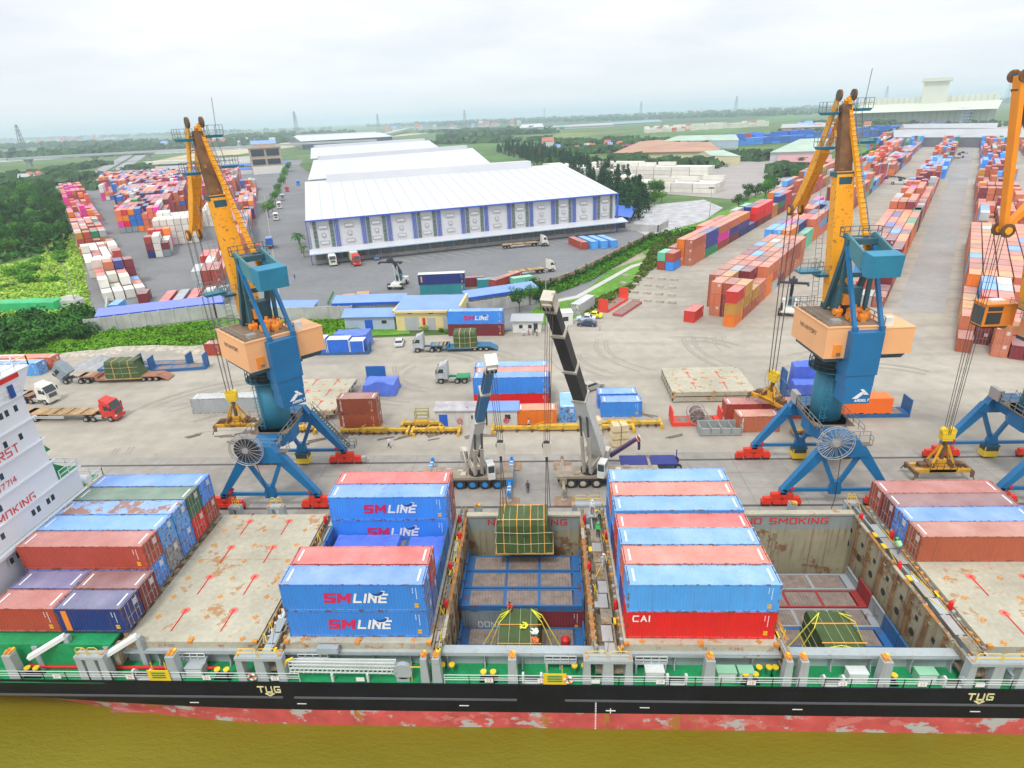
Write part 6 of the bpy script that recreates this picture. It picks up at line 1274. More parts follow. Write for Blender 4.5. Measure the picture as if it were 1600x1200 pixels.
gbuild('shed', 'pale blue shed with a deep blue door beside the yellow store house', (-46.2, 135.6), (-34.6, 135.4), 5.5, 3.2, M_bluer, M_cw, rise=1.0, doors=((4.7, 6.5, 2.3, M_bdoor),), wins=((8.6, 9.8, 1.4, 2.2),))
gbuild('long_shed', 'long low blue-roofed shed behind the concrete wall, left of the store house', (-51.5, 145.6), (-34.6, 146.0), 3.2, 3.6, M_bluer, M_wall, rise=.9, flat=True, fascia=M_bluef)
gbuild('long_shed', 'long low blue-roofed shed with blue fascia between store house and trees', (-18.6, 146.8), (-2.5, 154.5), 3.2, 3.9, M_bluer, M_wall, rise=.7, flat=True, fascia=M_bluef)
gbuild('long_shed', 'very long low blue roof running behind the wall at the left', (-108.5, 140.9), (-82.5, 151.2), 4.0, 3.1, mat('roof_lavender_blue', (.20, .25, .68), .6, var=.08, scale=.3), M_wall, rise=.8, flat=True, fascia=M_bluef)
gbuild('shed', 'blue flat roof just behind the wall between the crane and the sheds', (-69, 146.4), (-57.5, 146.2), 4.0, 2.6, M_bluer, M_wall, rise=.5, flat=True)
gbuild('site_cabin', 'white site cabin with grey roof, people sitting in front of it', (-7.4, 131.0), (-1.2, 130.7), 3.4, 2.6, M_grr, M_cwhite, rise=.4, flat=True, doors=((4.6, 5.5, 2.1, M_win),), wins=((1.4, 2.2, 1.0, 1.8), (3.4, 4.2, 1.0, 1.8)))
gbuild('site_cabin', 'white site cabin behind the tip of the black boom', (.2, 135.0), (6.0, 135.6), 3.0, 2.7, M_cwhite, M_cwhite, rise=.1, flat=True, over=.05, wins=((3.6, 4.8, 1.0, 2.0),))
M_corrw = mat('corrugated_white', (.58, .59, .56), .6, var=.12, scale=1.2, streak=.4, rcol=(.35, .27, .18))
gbuild('container_cabin', 'white cabin with blue door and blue roof sheet, left of the orange container', (-17.4, 86.2), (-9.6, 86.0), 2.5, 2.6, mat('patchy_roof', (.42, .40, .42), .7, var=.3, scale=.6, rust=.4), M_corrw, rise=.25, flat=True, over=.25, doors=((.6, 1.9, 2.0, M_bdoor),), wins=((5.6, 6.6, 1.2, 1.9),))
gbuild('container_cabin', 'white cabin with dark window touching the orange container', (-9.3, 86.0), (-4.7, 85.9), 2.5, 2.6, M_bluer, M_corrw, rise=.25, flat=True, over=.25, wins=((2.7, 3.6, 1.2, 2.0),))
b = MB()
for x in (-13.6, -6.4): 
    for i in range(10): a = i*pi/5; c_ = (i+1)*pi/5; b.beam((x+.42*cos(a), 85.86, 1.0+.42*sin(a)), (x+.42*cos(c_), 85.86, 1.0+.42*sin(c_)), .09)
    b.beam((x-.35, 85.86, 1.0), (x+.35, 85.86, 1.0), .08); b.beam((x, 85.86, .65), (x, 85.86, 1.35), .08) if x > -10 else None
tag(b.build('round_sign', mat('sign_red', (.7, .05, .08), .6)), 'round red emblems painted on the white cabins', 'sign')
# walls and fences
def wall_run(label, pts, h, th=.25, m=None, post=3.0, cat='wall', name='concrete_wall', pm=None):
    o = root(name, (*pts[0], 0), 0, label, cat); b = MB(); k = MB(); o0 = Vector((*pts[0], 0))
    for p, q in zip(pts, pts[1:]):
        p = Vector((*p, 0)); q = Vector((*q, 0)); L = (q-p).length; n = max(1, int(L/post))
        b.beam(p-o0+Vector((0, 0, h/2)), q-o0+Vector((0, 0, h/2)), th, h)
        for i in range(n+1): c = p.lerp(q, i/n)-o0; k.box(c.x-th*.8, c.x+th*.8, c.y-th*.8, c.y+th*.8, 0, h+.12)
    b.build('wall_panel', m or M_wall, o); k.build('wall_post', pm or m or M_wall, o); return o
wall_run('weathered grey concrete wall running behind the green strip at the left', [(-109.5, 137.6), (-83, 148.2), (-75, 146.6)], 3.4)
wall_run('weathered grey concrete wall between the left crane and the sheds', [(-74, 145.2), (-68.2, 144.3), (-47, 144.4)], 3.2)
wall_run('pale concrete wall below the blue fascia, beside the store house', [(-19, 145.6), (-3, 153.4)], 2.9)
M_brick = mat('wall_dusty_pink', (.36, .24, .19), .85, var=.15, scale=.6)
bw = [(-5.5, 160), (1.2, 168.8), (8.5, 178), (40.0, 237.6)]
wall_run('dusty pink compound wall half covered by creepers along the asphalt yard', bw, 2.6, m=M_brick, pm=mat('post_pinkish', (.45, .36, .30), .8))
wall_run('long thin pale wall between the wood and the left-hand yard', [(-117, 156), (-129, 175), (-205, 268)], 1.3, .25, m=mat('pale_wall', (.55, .56, .53), .8))
wall_run('weathered grey wall beside the rubble ground by the warehouse', [(32.5, 257), (44, 250), (50, 262)], 2.6)
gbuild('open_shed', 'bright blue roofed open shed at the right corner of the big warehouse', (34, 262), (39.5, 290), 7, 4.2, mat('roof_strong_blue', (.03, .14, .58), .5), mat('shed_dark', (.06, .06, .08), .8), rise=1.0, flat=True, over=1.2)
# office and distant buildings
ob = root('office_building', (-288, 640, 0), R(24), 'tan office building with dark window bands at the end of the warehouse road', 'office building')
b = MB(); b.box(0, 30, 0, 22, 0, 24); b.box(-1, 31, -1, 23, 24, 25); b.box(4, 26, 3, 20, 25, 28); b.build('wall', mat('wall_tan', (.45, .36, .27), .8), ob)
b = MB(); b.prism([(3, 28), (20, 28), (11.5, 31)], 'x', 3, 27); b.build('roof', M_bluer, ob)
for z0, z1 in ((9, 14), (17, 23)):
    for q in range(2): b = MB(); b.box(2+q*14, 14+q*14, -.5, 0, z0, z1); b.build('window', M_win, ob)
b = MB(); b.box(1, 29, -1.2, -.0, 0, 7); b.build('entrance_front', M_cwhite, ob)
def far_hall(label, pxs, ze, zr, roof, wall, name='warehouse', cat='warehouse', **k):
    (a, b_, c, d) = pxs; return hall(name, label, V3(*a, ze), V3(*b_, ze), V3(*c, zr), V3(*d, zr), roof=roof, wall=wall, cat=cat, **k)
far_hall('long hall with rust brown roof and cream walls in the middle distance', ((958, 239), (1128, 236), (1000, 221), (1110, 222)), 8, 12, M_brownr, M_cream2)
far_hall('hall with pale green roof and dark open gable behind the brown-roofed one', ((1036, 220), (1155, 219), (1060, 212), (1150, 210)), 9, 14, M_greenr, M_cw)
far_hall('small cream hall with pale green hipped roof beside the trees', ((1110, 243), (1158, 244), (1100, 236), (1130, 234)), 7, 10, M_greenr, M_cream2)
far_hall('pale green roofed hall behind the orange jib of the crane', ((1203, 238), (1275, 236), (1250, 217), (1300, 215)), 9, 14, M_greenr, M_wallw)
far_hall('long low hall with a teal roof on the green plain', ((868, 199), (1036, 190), (872, 196), (1030, 187)), 6, 9, mat('roof_teal', (.20, .36, .38), .7), M_wallw)
far_hall('second long low hall with a grey roof on the green plain', ((840, 200), (960, 195), (850, 197), (955, 192)), 6, 9, M_grr, M_wallw)
far_hall('white hall on the plain left of the long teal roofs', ((812, 200), (850, 198), (814, 196), (848, 194)), 10, 12, M_roofw, M_wallw)
far_hall('large pale hall on the plain right of the centre horizon', ((1220, 200), (1310, 197), (1222, 194), (1308, 191)), 9, 13, M_grr, mat('wall_pale_rust', (.45, .33, .28), .8))
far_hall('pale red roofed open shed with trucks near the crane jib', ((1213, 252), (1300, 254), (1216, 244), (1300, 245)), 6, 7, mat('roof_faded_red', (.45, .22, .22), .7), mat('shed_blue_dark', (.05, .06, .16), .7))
h_, _ = far_hall('white house with dark windows beside the pale green hall', ((1235, 238), (1262, 238), (1237, 233), (1262, 233)), 7, 8.5, M_wallw, M_wallw, name='house', cat='house')
far_hall('long grey-roofed shed closing the far end of the container yard', ((1392, 211), (1640, 208), (1396, 203), (1636, 200)), 9, 15, M_grr, mat('shed_dark_grey', (.16, .17, .18), .8))  # walls in one even dark grey
far_hall('second grey roof strip behind the shed at the far end of the yard', ((1405, 199), (1560, 196), (1410, 194), (1560, 192)), 12, 16, M_grr, M_wallw)
# terminal
tm = root('terminal_building', (*G(1330, 196), 0), 0, 'huge pale lime terminal building with a raised square block on the right horizon', 'terminal'); o = Vector((*G(1330, 196), 0))
A = Vector((*G(1330, 196), 0)); B2 = Vector((*G(1565, 190), 0)); u = (B2-A).normalized(); n = Vector((-u.y, u.x, 0)); L = (B2-A).length
def tb(b, t0, t1, d0, d1, z0, z1, m=0): P = [A-o+u*(L*t)+n*d for t, d in ((t0, d0), (t1, d0), (t1, d1), (t0, d1))]; b.hexa([p+Vector((0, 0, z0)) for p in P]+[p+Vector((0, 0, z1)) for p in P], m)
b = MB(); tb(b, 0, .93, 0, 60, 0, 24); b.build('wall', M_term, tm)
b = MB(); P = [A-o+u*(L*t)+n*d+Vector((0, 0, z)) for t, d, z in ((-.02, -25, 22), (.95, -25, 22), (1.0, 70, 36), (.05, 70, 36))]; b.q(*P); b.q(*[p+Vector((0, 0, .5)) for p in P][::-1]); b.build('roof', mat('roof_lime_grey', (.55, .60, .48), .7), tm)
b = MB(); tb(b, .02, .98, 70, 110, 0, 48); b.build('upper_wall', M_term, tm)
b = MB(); tb(b, .46, .63, 60, 120, 30, 78); tb(b, .44, .65, 55, 125, 74, 80); b.build('tower_block', M_term, tm)
for i in range(24): t = .02+i*.04; b = MB(); tb(b, t, t+.003, -1.5, 0, 0, 22); tb(b, t, t+.003, 68, 70, 36, 47); b.build('wall_rib', M_grr, tm)
ap = root('apartment_block', (*G(1500, 192), 0), R(10), 'white and blue apartment block in front of the pale terminal', 'building'); b = MB(); b.box(0, 50, 0, 18, 0, 26); b.build('wall', M_wallw, ap)
for i in range(10):
    for j in range(4): b = MB(); b.box(2+i*4.8, 5+i*4.8, -.4, 0, 3+j*5.6, 6+j*5.6); b.build('window', M_bluer if i < 3 else M_win, ap)
# bridge and highway structures
b = MB(); p = [(-1100, 905), (-800, 960), (-600, 1075), (-420, 1170), (-300, 1200)]
br = root('road_bridge', (-800, 960, 0), 0, 'long grey concrete road bridge on piers crossing the left middle distance', 'bridge'); o = Vector((-800, 960, 0))
b = MB()
for a, c in zip(p, p[1:]): b.beam(Vector((*a, 13))-o, Vector((*c, 13))-o, 14, 3); 
b.build('bridge_deck', mat('bridge_concrete', (.42, .45, .46), .8, var=.1, scale=.02), br)
for a in ((-860, 949), (-780, 972), (-705, 1015), (-1000, 923), (-640, 1052)):
    b = MB(); c = Vector((*a, 0))-o; b.box(c.x-2.5, c.x+2.5, c.y-3, c.y+3, 0, 8); b.hexa([c+Vector(v) for v in ((-2.5, -3, 7.5), (2.5, -3, 7.5), (2.5, 3, 7.5), (-2.5, 3, 7.5), (-6, -5, 12), (6, -5, 12), (6, 5, 12), (-6, 5, 12))]); b.build('bridge_pier', mat('bridge_concrete', None), br)
br = root('road_bridge', (-380, 1500, 0), 0, 'distant flyover crossing behind the warehouses', 'bridge'); b = MB(); P0 = V3(640, 200, 12); P1 = V3(715, 201, 12); P2 = V3(590, 212, 9); o = Vector((-380, 1500, 0))
b.beam(P2-o, P0-o, 20, 3); b.beam(P0-o, P1-o, 18, 3); b.build('bridge_deck', mat('bridge_concrete', None), br)
for t in (.2, .5, .8): b = MB(); c = P0.lerp(P1, t)-o; b.box(c.x-3, c.x+3, c.y-3, c.y+3, 0, 11); b.build('bridge_pier', mat('bridge_concrete', None), br)
# pylons
M_lat = mat('pylon_grey', (.22, .25, .27), .7)
def pylon(px, py, top, label, w=.16):
    x, y = G(px, py); d = (Vector((x, y, 0))-Vector((0, 0, H))).length
    h = (py-top)*d/F_PX*.97; b = MB(); k = h*.10
    for sx in (-1, 1):
        for sy in (-1, 1): b.beam((sx*k, sy*k, 0), (sx*k*.15, sy*k*.15, h), h*.014)
    n = 7
    for i in range(n):
        z0, z1 = h*i/n, h*(i+1)/n; r0, r1 = k*(1-.85*i/n), k*(1-.85*(i+1)/n)
        for sy in (-1, 1): b.beam((-r0, sy*r0, z0), (r1, sy*r1, z1), h*.008); b.beam((r0, sy*r0, z0), (-r1, sy*r1, z1), h*.008)
    for z, a in ((.72, .14), (.82, .12), (.92, .10)): b.beam((-h*a, 0, h*z), (h*a, 0, h*z), h*.012)
    tag(b.build('pylon', M_lat, None, (x, y, 0)), label, 'pylon', 'lattice pylons on the plain')
for a in ((40, 243, 208, 'lattice pylon at the far left above the bridge'), (465, 212, 180, 'lattice pylon over the dark glazed hall'), (592, 204, 181, 'lattice pylon behind the white roofs, left of the flyover'), (727, 200, 175, 'lattice pylon near the centre of the horizon'), (851, 190, 172, 'faint lattice pylon left of the teal roofs'), (1001, 184, 162, 'lattice pylon above the teal roofed halls'), (1149, 178, 155, 'lattice pylon on the town side left of the orange jib'), (1382, 165, 142, 'faint lattice pylon right of the orange jib'), (1573, 158, 132, 'faint lattice pylon at the right end of the horizon')): pylon(*a)
def mast(px, py, top, label, lamps=2):
    x, y = G(px, py); d = (Vector((x, y, 0))-Vector((0, 0, H))).length; h = (py-top)*d/F_PX*1.06
    r = root('light_mast', (x, y, 0), 0, label, 'light mast', 'tall light masts in the yards'); b = MB(); b.cyl((0, 0, 0), (0, 0, h), .16, 8, .09); b.build('pole', M_steel, r)
    b = MB(); b.box(-1.1, 1.1, -.1, .1, h-.2, h); [b.box(-1.1+i*.7, -.7+i*.7, -.4, .2, h, h+.35) for i in range(3)]; b.build('lamp_head', M_dark, r)
mast(853, 470, 390, 'light mast behind the white boom head beside the green-trimmed wall'); mast(1108, 345, 302, 'slender light mast at the edge of the rubble ground'); mast(400, 398, 338, 'light mast beside the left-hand container block by the road'); mast(120, 480, 425, 'short white light mast next to the grass-side containers')
# ================================================================ vehicles
M_cabd = mat('cab_dark_interior', (.015, .015, .02), .3); M_light = mat('headlight', (.7, .7, .65), .2); M_bed = mat('trailer_bed', (.42, .27, .14), .8, var=.35, scale=1.5, rust=.3); M_tgrey = mat('chassis_grey', (.10, .10, .10), .7, var=.3, scale=2)
M_hub = mat('wheel_hub', (.33, .30, .26), .7)
def tw(b, x, y, z=.5, r=.5, w=.32, m0=0, m1=1): wheel(b, x, y, z, r, w, m0, m1, 14)
def tractor(label, x, y, rz, color, axles=2, tilted=False, group=None, deckm=None, cat='truck', name='truck'):
    r = root(name, (x, y, 0), rz, label, cat, group)   # local +x is forward, origin under the fifth wheel
    M = mat('cab_paint_'+color, PC.get(color, (.3, .3, .3)), .45, var=.15, scale=1.2, rust=.15, rcol=(.25, .2, .15)); cx = 2.3
    b = MB(); b.box(-1.6, 4.4, -.45, -.3, .75, 1.0); b.box(-1.6, 4.4, .3, .45, .75, 1.0); b.box(-1.5, .9, -1.1, 1.1, 1.0, 1.12) if deckm is not None else b.box(-.6, .5, -.55, .55, 1.0, 1.2); b.build('chassis', deckm or M_tgrey, r)
    b = MB()
    for s in (-1, 1): b.box(.9, 2.2, *sorted((s*.6, s*1.15)), .5, 1.0)
    b.build('fuel_tank', M_steel, r)
    for ax in ([3.65]+([-.65, .7] if axles == 2 else [0])):
        for s in (-1, 1): b = MB(); tw(b, ax, s*1.02, w=.32 if ax > 3 else .5); b.build('wheel', [M_tyre, M_hub], r)
    o = link('cab', None, r); 
    b = MB(); pf = [(2.35, 1.0), (2.35, 3.1), (2.75, 3.55), (3.9, 3.35), (4.55, 2.15), (4.62, .6), (4.2, .55), (4.15, 1.05), (3.1, 1.05), (3.0, .9)]
    b.prism(pf, 'y', -1.22, 1.22); b.box(4.5, 4.72, -1.24, 1.24, .45, .95)
    cab = b.build('cab', M, r); bpy.data.objects.remove(o); kids = [cab]
    b = MB(); b.hexa([(4.53, -1.05, 2.2), (4.58, -1.05, 2.2), (4.58, 1.05, 2.2), (4.53, 1.05, 2.2), (3.95, -1.0, 3.22), (4.0, -1.0, 3.25), (4.0, 1.0, 3.25), (3.95, 1.0, 3.22)]); b.build('windscreen', M_win, cab)
    for s in (-1, 1):
        b = MB(); b.prism([(3.05, 2.1), (3.05, 2.85), (3.75, 2.85), (4.2, 2.1)], 'y', *sorted((s*1.215, s*1.235))); b.build('side_window', M_win, cab)
        b = MB(); b.box(4.6, 4.74, *sorted((s*.75, s*1.15)), .98, 1.2); b.build('headlight', M_light, cab)
        b = MB(); b.box(4.3, 4.4, *sorted((s*1.25, s*1.45)), 2.1, 2.8); b.beam((4.2, s*1.2, 2.75), (4.35, s*1.4, 2.75), .05); b.build('mirror', M_dark, cab)
    b = MB(); b.box(4.6, 4.66, -.75, .75, 1.25, 1.95); b.build('grille', M_tgrey, cab)
    b = MB(); b.prism([(2.36, 3.1), (2.4, 3.95), (3.5, 3.45), (2.76, 3.55)], 'y', -1.0, 1.0); b.build('roof_fairing', M, cab)
    if tilted:
        cab.rotation_euler = (0, R(38), 0); p = Vector((4.3, 0, .9)); cab.location = p-Matrix.Rotation(R(38), 3, 'Y') @ p
    return r
def trailer(label, x, y, rz, L=12.3, low=False, m=None, axles=3, group=None, name='trailer', tilt=0):
    r = root(name, (x, y, 0), rz, label, 'trailer', group)        # origin at the king pin (front), body runs to -x
    b = MB()
    if low:
        b.box(-2.6, 1.0, -1.2, 1.2, 1.25, 1.45); b.box(-2.9, -2.3, -1.3, 1.3, .7, 1.45); b.box(-L+3.6, -2.6, -1.45, 1.45, .62, .9); b.box(-L, -L+3.8, -1.3, 1.3, .95, 1.15); b.hexa([(-L-1.6, -1.3, .1), (-L, -1.3, .95), (-L, 1.3, .95), (-L-1.6, 1.3, .1), (-L-1.6, -1.3, .2), (-L, -1.3, 1.12), (-L, 1.3, 1.12), (-L-1.6, 1.3, .2)])
    else:
        b.box(-L, 1.0, -1.22, 1.22, 1.32, 1.46); b.box(-L, 1.0, -.5, -.35, 1.0, 1.32); b.box(-L, 1.0, .35, .5, 1.0, 1.32)
        for s in (-1, 1): b.box(-L+2.5, -4.2, *sorted((s*1.18, s*1.24)), .7, .8, m=1); b.box(-L+2.5, -4.2, *sorted((s*1.18, s*1.24)), .95, 1.03, m=1)
    b.build('trailer_bed', [m or M_bed, M_white], r)
    b = MB(); rr = random.Random(int(x))
    z = 1.46 if not low else 1.45
    for i in range(12 if not low else 4): px = rr.uniform(-L+1 if not low else -2.3, .2); b.box(px, px+rr.uniform(.1, 1.2), -1.15, 1.15, z, z+.05)
    b.build('deck_boards', mat('worn_boards', (.36, .24, .12), .85, var=.4, scale=2), r)
    for i in range(axles):
        for s in (-1, 1): b = MB(); tw(b, -L+.7+i*1.2, s*.98, z=.46, r=.46, w=.5); b.build('wheel', [M_tyre, M_hub], r)
    return r
def car(label, x, y, rz, color, sedan=True, group=None):
    r = root('car', (x, y, 0), rz, label, 'car', group); M = mat('car_paint_%d%d%d' % tuple(int(c*99) for c in color), color, .3, var=.05)
    b = MB(); b.prism([(-2.2, .3), (-2.25, .85), (-2.1, .95), (-1.2, 1.0), (.75, .98), (1.9, .78), (2.15, .6), (2.15, .3)], 'y', -.85, .85); b.hexa([(-1.9 if not sedan else -1.5, -.8, .95), (.9, -.8, .95), (.9, .8, .95), (-1.9 if not sedan else -1.5, .8, .95), (-1.6 if not sedan else -1.0, -.65, 1.45), (.1, -.65, 1.45), (.1, .65, 1.45), (-1.6 if not sedan else -1.0, .65, 1.45)]); b.build('body', M, r)
    b = MB(); x0 = -1.6 if not sedan else -1.0; b.hexa([(.2, -.62, 1.40), (.86, -.76, .99), (.86, .76, .99), (.2, .62, 1.40), (.25, -.62, 1.43), (.93, -.76, 1.0), (.93, .76, 1.0), (.25, .62, 1.43)]); b.hexa([(x0-.08, -.62, 1.40), (x0-.42, -.74, 1.0), (x0-.42, .74, 1.0), (x0-.08, .62, 1.40), (x0-.04, -.62, 1.44), (x0-.5, -.74, 1.02), (x0-.5, .74, 1.02), (x0-.04, .62, 1.44)])
    for s in (-1, 1): b.hexa([(x0-.1, s*.795, 1.02), (.6, s*.795, 1.02), (.6, s*.76, 1.02), (x0-.1, s*.76, 1.02), (x0+.1, s*.685, 1.38), (.1, s*.685, 1.38), (.1, s*.64, 1.38), (x0+.1, s*.64, 1.38)])
    b.build('window', M_win, r)
    for ax in (-1.35, 1.35):
        for s in (-1, 1): b = MB(); wheel(b, ax, s*.76, .31, .31, .2, 0, 1, 12); b.build('wheel', [M_tyre, M_steel], r)
    for s in (-1, 1): b = MB(); b.box(2.1, 2.17, *sorted((s*.5, s*.8)), .55, .7); b.build('headlight', M_light, r)
    return r
tractor('grey truck with its cab tilted forward, hauling a green cargo pack at the left', -88.2, 107.2, R(183), 'grey', tilted=True)
trailer('rusty low trailer behind the grey tilted-cab truck carrying a green cargo pack', -88.4, 107.2, R(183), 14.6, low=True, m=mat('trailer_rust', (.34, .15, .09), .8, rust=.4))
pack((-80.4, 107.6, .95), 6.6, 3.0, 3.3, 'green cargo pack with orange straps on the low trailer at the left', rz=R(3), chamfer=1.3, straps=2)
tractor('red truck with a flat trailer on the apron at the left', -75.6, 90.6, R(-2), 'red'); trailer('long empty flat trailer with brown boards behind the red truck', -75.8, 90.6, R(-2), 12.6, m=M_bed)
tractor('white truck partly hidden by the white superstructure', -92.2, 98.3, R(-10), 'white')
trailer('short brown trailer behind the white truck by the superstructure', -92.6, 98.4, R(-10), 9, m=mat('trailer_rust', None), axles=2)
tractor('brownish truck in front of the yellow store house with a low trailer', -22.8, 120.6, R(181), 'pale grey'); trailer('blue low trailer in front of the yellow store house', -22.9, 120.6, R(181), 11.3, low=True, m=mat('trailer_blue', (.03, .15, .28), .6, rust=.3))
pack((-16.6, 120.9, .95), 4.6, 2.9, 3.2, 'green cargo pack with two orange straps in front of the lettered container', rz=R(1), chamfer=.1, straps=2)
tractor('silver tractor unit without trailer, left of the blue container stack', -15.5, 104.1, R(180), 'silver' if 0 else 'pale grey', deckm=M_green)
tractor('white truck backed to the warehouse dock, left one of two', *G(519, 412)[:2], R(-66), 'white', name='truck'); tractor('red truck backed to the warehouse dock', *G(555, 412)[:2], R(-64), 'red')
def boxbody(x, y, rz, col, label, L=9, h=2.7):
    r = root('box_trailer', (x, y, 0), rz, label, 'trailer'); b = MB(); b.box(-L, 1, -1.25, 1.25, 1.2, 1.2+h); b.build('box_body', col, r); b = MB(); b.box(-L+.2, .8, -1.27, 1.27, 1.2+h, 1.27+h); b.build('roof', M_cwhite, r)
    for i in range(2):
        for s in (-1, 1): b = MB(); tw(b, -L+1+i*1.3, s*1.0, w=.45); b.build('wheel', [M_tyre, M_hub], r)
    return r
x, y = G(519, 412); boxbody(x-.2, y+.4, R(-66), mat('box_beige', (.45, .42, .36), .7), 'beige box trailer behind the white truck at the dock'); x, y = G(555, 412); boxbody(x-.2, y+.4, R(-64), mat('box_cream', (.62, .55, .36), .7), 'cream box trailer behind the red truck at the dock')
tractor('white truck with a flat trailer parked along the docks', -3.6, 230.0, R(17), 'white'); trailer('empty brown flat trailer parked along the docks behind a white truck', -3.8, 230, R(17), 12, m=M_bed)
tractor('white truck facing right beside the light mast near the green-trimmed wall', -1.6, 187.5, R(25), 'white'); trailer('ochre flat trailer behind the white truck near the mast', -1.8, 187.4, R(25), 10, m=mat('trailer_ochre', (.5, .34, .12), .8))
for (px, py, c, lb, bx) in ((432, 343, 'white', 'white truck parked by the roadside trees, nearest of three', None), (437, 325, 'white', 'white truck parked by the roadside trees, second of three', None), (442, 312, 'pale grey', 'grey box truck parked by the roadside trees, third of three', 'box_beige'), (449, 299, 'red', 'small red truck on the road beyond the parked white trucks', None), (466, 289, 'light blue', 'blue container truck driving away on the warehouse road', None)):
    x, y = G(px, py); tractor(lb, x, y, R(-68), c)
tk = tractor('red truck beside the blue container on the warehouse road', *G(404, 394)[:2], R(-70), 'red')
x, y = G(416, 392); trailer('trailer carrying the blue container on the warehouse road', x, y+4, R(-68), 7, axles=2); container(x-.9, y+6.3, 1.5, 6.06, 2.6, 'blue', R(112), 'blue container riding on a trailer on the warehouse road', None, fine=False)
for (px, py, rz, col, sd, lb) in ((625, 538, 96, (.72, .72, .74), False, 'white car parked in front of the pale blue shed'), (917, 509, 168, (.04, .06, .12), True, 'dark blue car nearest the camera beside the site cabin'), (915, 501, 168, (.6, .68, .8), True, 'white and pale blue car between the dark and the yellow one'), (926, 496, 165, (.85, .75, .02), True, 'yellow car beside the grey container'), (925, 608, 38, (.40, .38, .33), False, 'grey estate car beside the short blue containers'), (748, 383, 20, (.2, .28, .5), True, 'small blue car at the warehouse docks') if 0 else (588, 405, 110, (.15, .25, .5), False, 'small blue van at the warehouse dock')):
    x, y = G(px, py); car(lb, x, y, R(rz), col, sd)
# reach stackers
def reach_stacker(label, x, y, rz, low=False):
    r = root('reach_stacker', (x, y, 0), rz, label, 'reach stacker', 'reach stackers in the yards'); b = MB(); b.box(-3.6, 3.4, -1.3, 1.3, .9, 1.7); b.box(-4.2, -2.6, -1.9, 1.9, .9, 2.2); b.box(2.6, 3.8, -2.0, 2.0, .9, 1.3); b.build('chassis', M_cwhite, r)
    for xx in (2.9, -3.2):
        for s in (-1, 1): b = MB(); [wheel(b, xx, s*(1.6+.0)+q*.45*s, .85, .85, .42, 0, 1, 16) for q in ((0, 1) if xx > 0 else (0,))]; b.build('wheel', [M_tyre, M_hub], r)
    b = MB(); b.box(-1.4, .4, -.9, .9, 1.7, 3.3, m=0); b.box(-1.45, .45, -.8, .8, 2.1, 3.1, m=1); b.box(-1.3, .3, -.95, .95, 2.1, 3.1, m=1); b.box(-1.5, .5, -1, 1, 3.3, 3.4, m=0); b.build('driver_cab', [mat('stacker_teal', (.06, .18, .22), .5), M_glass], r)
    e = (5.2, 0, 9.4) if not low else (6.5, 0, 4.5)
    b = MB(); b.beam((-3.0, 0, 3.1), (.9, 0, 3.1+(e[2]-3.1)*.55), .75, .9); b.build('boom', mat('stacker_dark', (.035, .035, .05), .6, var=.3), r)
    b = MB(); b.beam((.5, 0, 3.1+(e[2]-3.1)*.5), e, .55, .65); [b.cyl((.5, s*.55, 1.6), (1.6, s*.5, 3.1+(e[2]-3.1)*.5), .16, 8, m=1) for s in (-1, 1)]; b.build('boom_extension', [mat('stacker_dark', None), M_cwhite], r)
    b = MB(); x0, z = e[0]+.1, e[2]-1.2; b.box(x0-.3, x0+.3, -3.0, 3.0, z-.2, z+.25); b.box(x0-.5, x0+.5, -.8, .8, z, z+.9); [b.box(x0-1.1, x0+1.1, s*3.0-.2, s*3.0+.2, z-.35, z+.1) for s in (-1, 1)]; b.beam(e, (x0, 0, z+.8), .6); b.build('spreader_head', mat('stacker_dark', None), r)
    return r
x, y = G(1237, 492); reach_stacker('white and dark reach stacker with raised boom beside the second container row', x, y+2, R(250-0)+pi*0)
x, y = G(620, 452); reach_stacker('reach stacker with raised boom in the asphalt yard behind the long shed', x, y+3, R(85)+pi)
for px, py, rz, lb in ((1404, 288, 150, 'dark red reach stacker in the lane beside the third row'), (1410, 250, 170, 'light coloured reach stacker among the middle rows'), (1498, 247, 40, 'distant reach stacker on the wide lane between the rows'), (1346, 252, 120, 'grey reach stacker beyond the crane jib')):
    x, y = G(px, py); reach_stacker(lb, x, y, R(rz), low=True)
# ================================================================ cargo and gear on the apron
def q40(x0, y0, z, c, lb, h=2.6, L=12.19, rz=0, **k): return container(x0+L/2*cos(rz)-0, y0+1.22+L/2*sin(rz), z, L, h, c, rz, lb, None, **k)
for t in (0, 1):
    o = q40(-32.25, 85.5, t*2.6+.0, 'rust brown', '%s short rust-brown container with white vertical lettering, on the apron behind the left crane' % ('lower', 'upper')[t], L=6.06)
    for i, ch in enumerate('TRITON'): letters('logo_letters', ch, .33, M_white, o, (-2.45, -1.232, 2.2-i*.3), (pi/2, 0, 0), ext=.004, w=.07)
q40(-11.9, 91.5, 0, 'bright red', 'bright red container at the foot of the blue stack behind the mobile cranes', h=2.9); q40(-11.9, 91.5, 2.9, 'light blue', 'light blue container with a paler band, front top of the stack behind the mobile cranes', h=2.9)
q40(-11.7, 94.05, 0, 'maroon', 'maroon container under the middle of the stack behind the mobile cranes', h=2.9); q40(-11.7, 94.05, 2.9, 'salmon', 'salmon-roofed container in the middle of the stack behind the mobile cranes', h=2.75)
q40(-12, 96.6, 0, 'blue', 'blue container at the back bottom of the stack behind the mobile cranes', h=2.9); q40(-12.1, 96.6, 2.9, 'sky blue', 'sky blue container at the back top of the stack behind the mobile cranes', h=2.75)
b = MB(); rr = random.Random(2)
for i in range(9): x = -10.5+i*1.15; b.beam((x, 99.6, .1), (x, 102.2, .1), .12, .2); b.beam((x, 99.6, 1.6), (x, 102.2, 1.6), .1)
for yy in (99.6, 102.2): b.beam((-10.5, yy, 1.6), (-1.3, yy, 1.6), .1); b.beam((-10.5, yy, .2), (-1.3, yy, .2), .12)
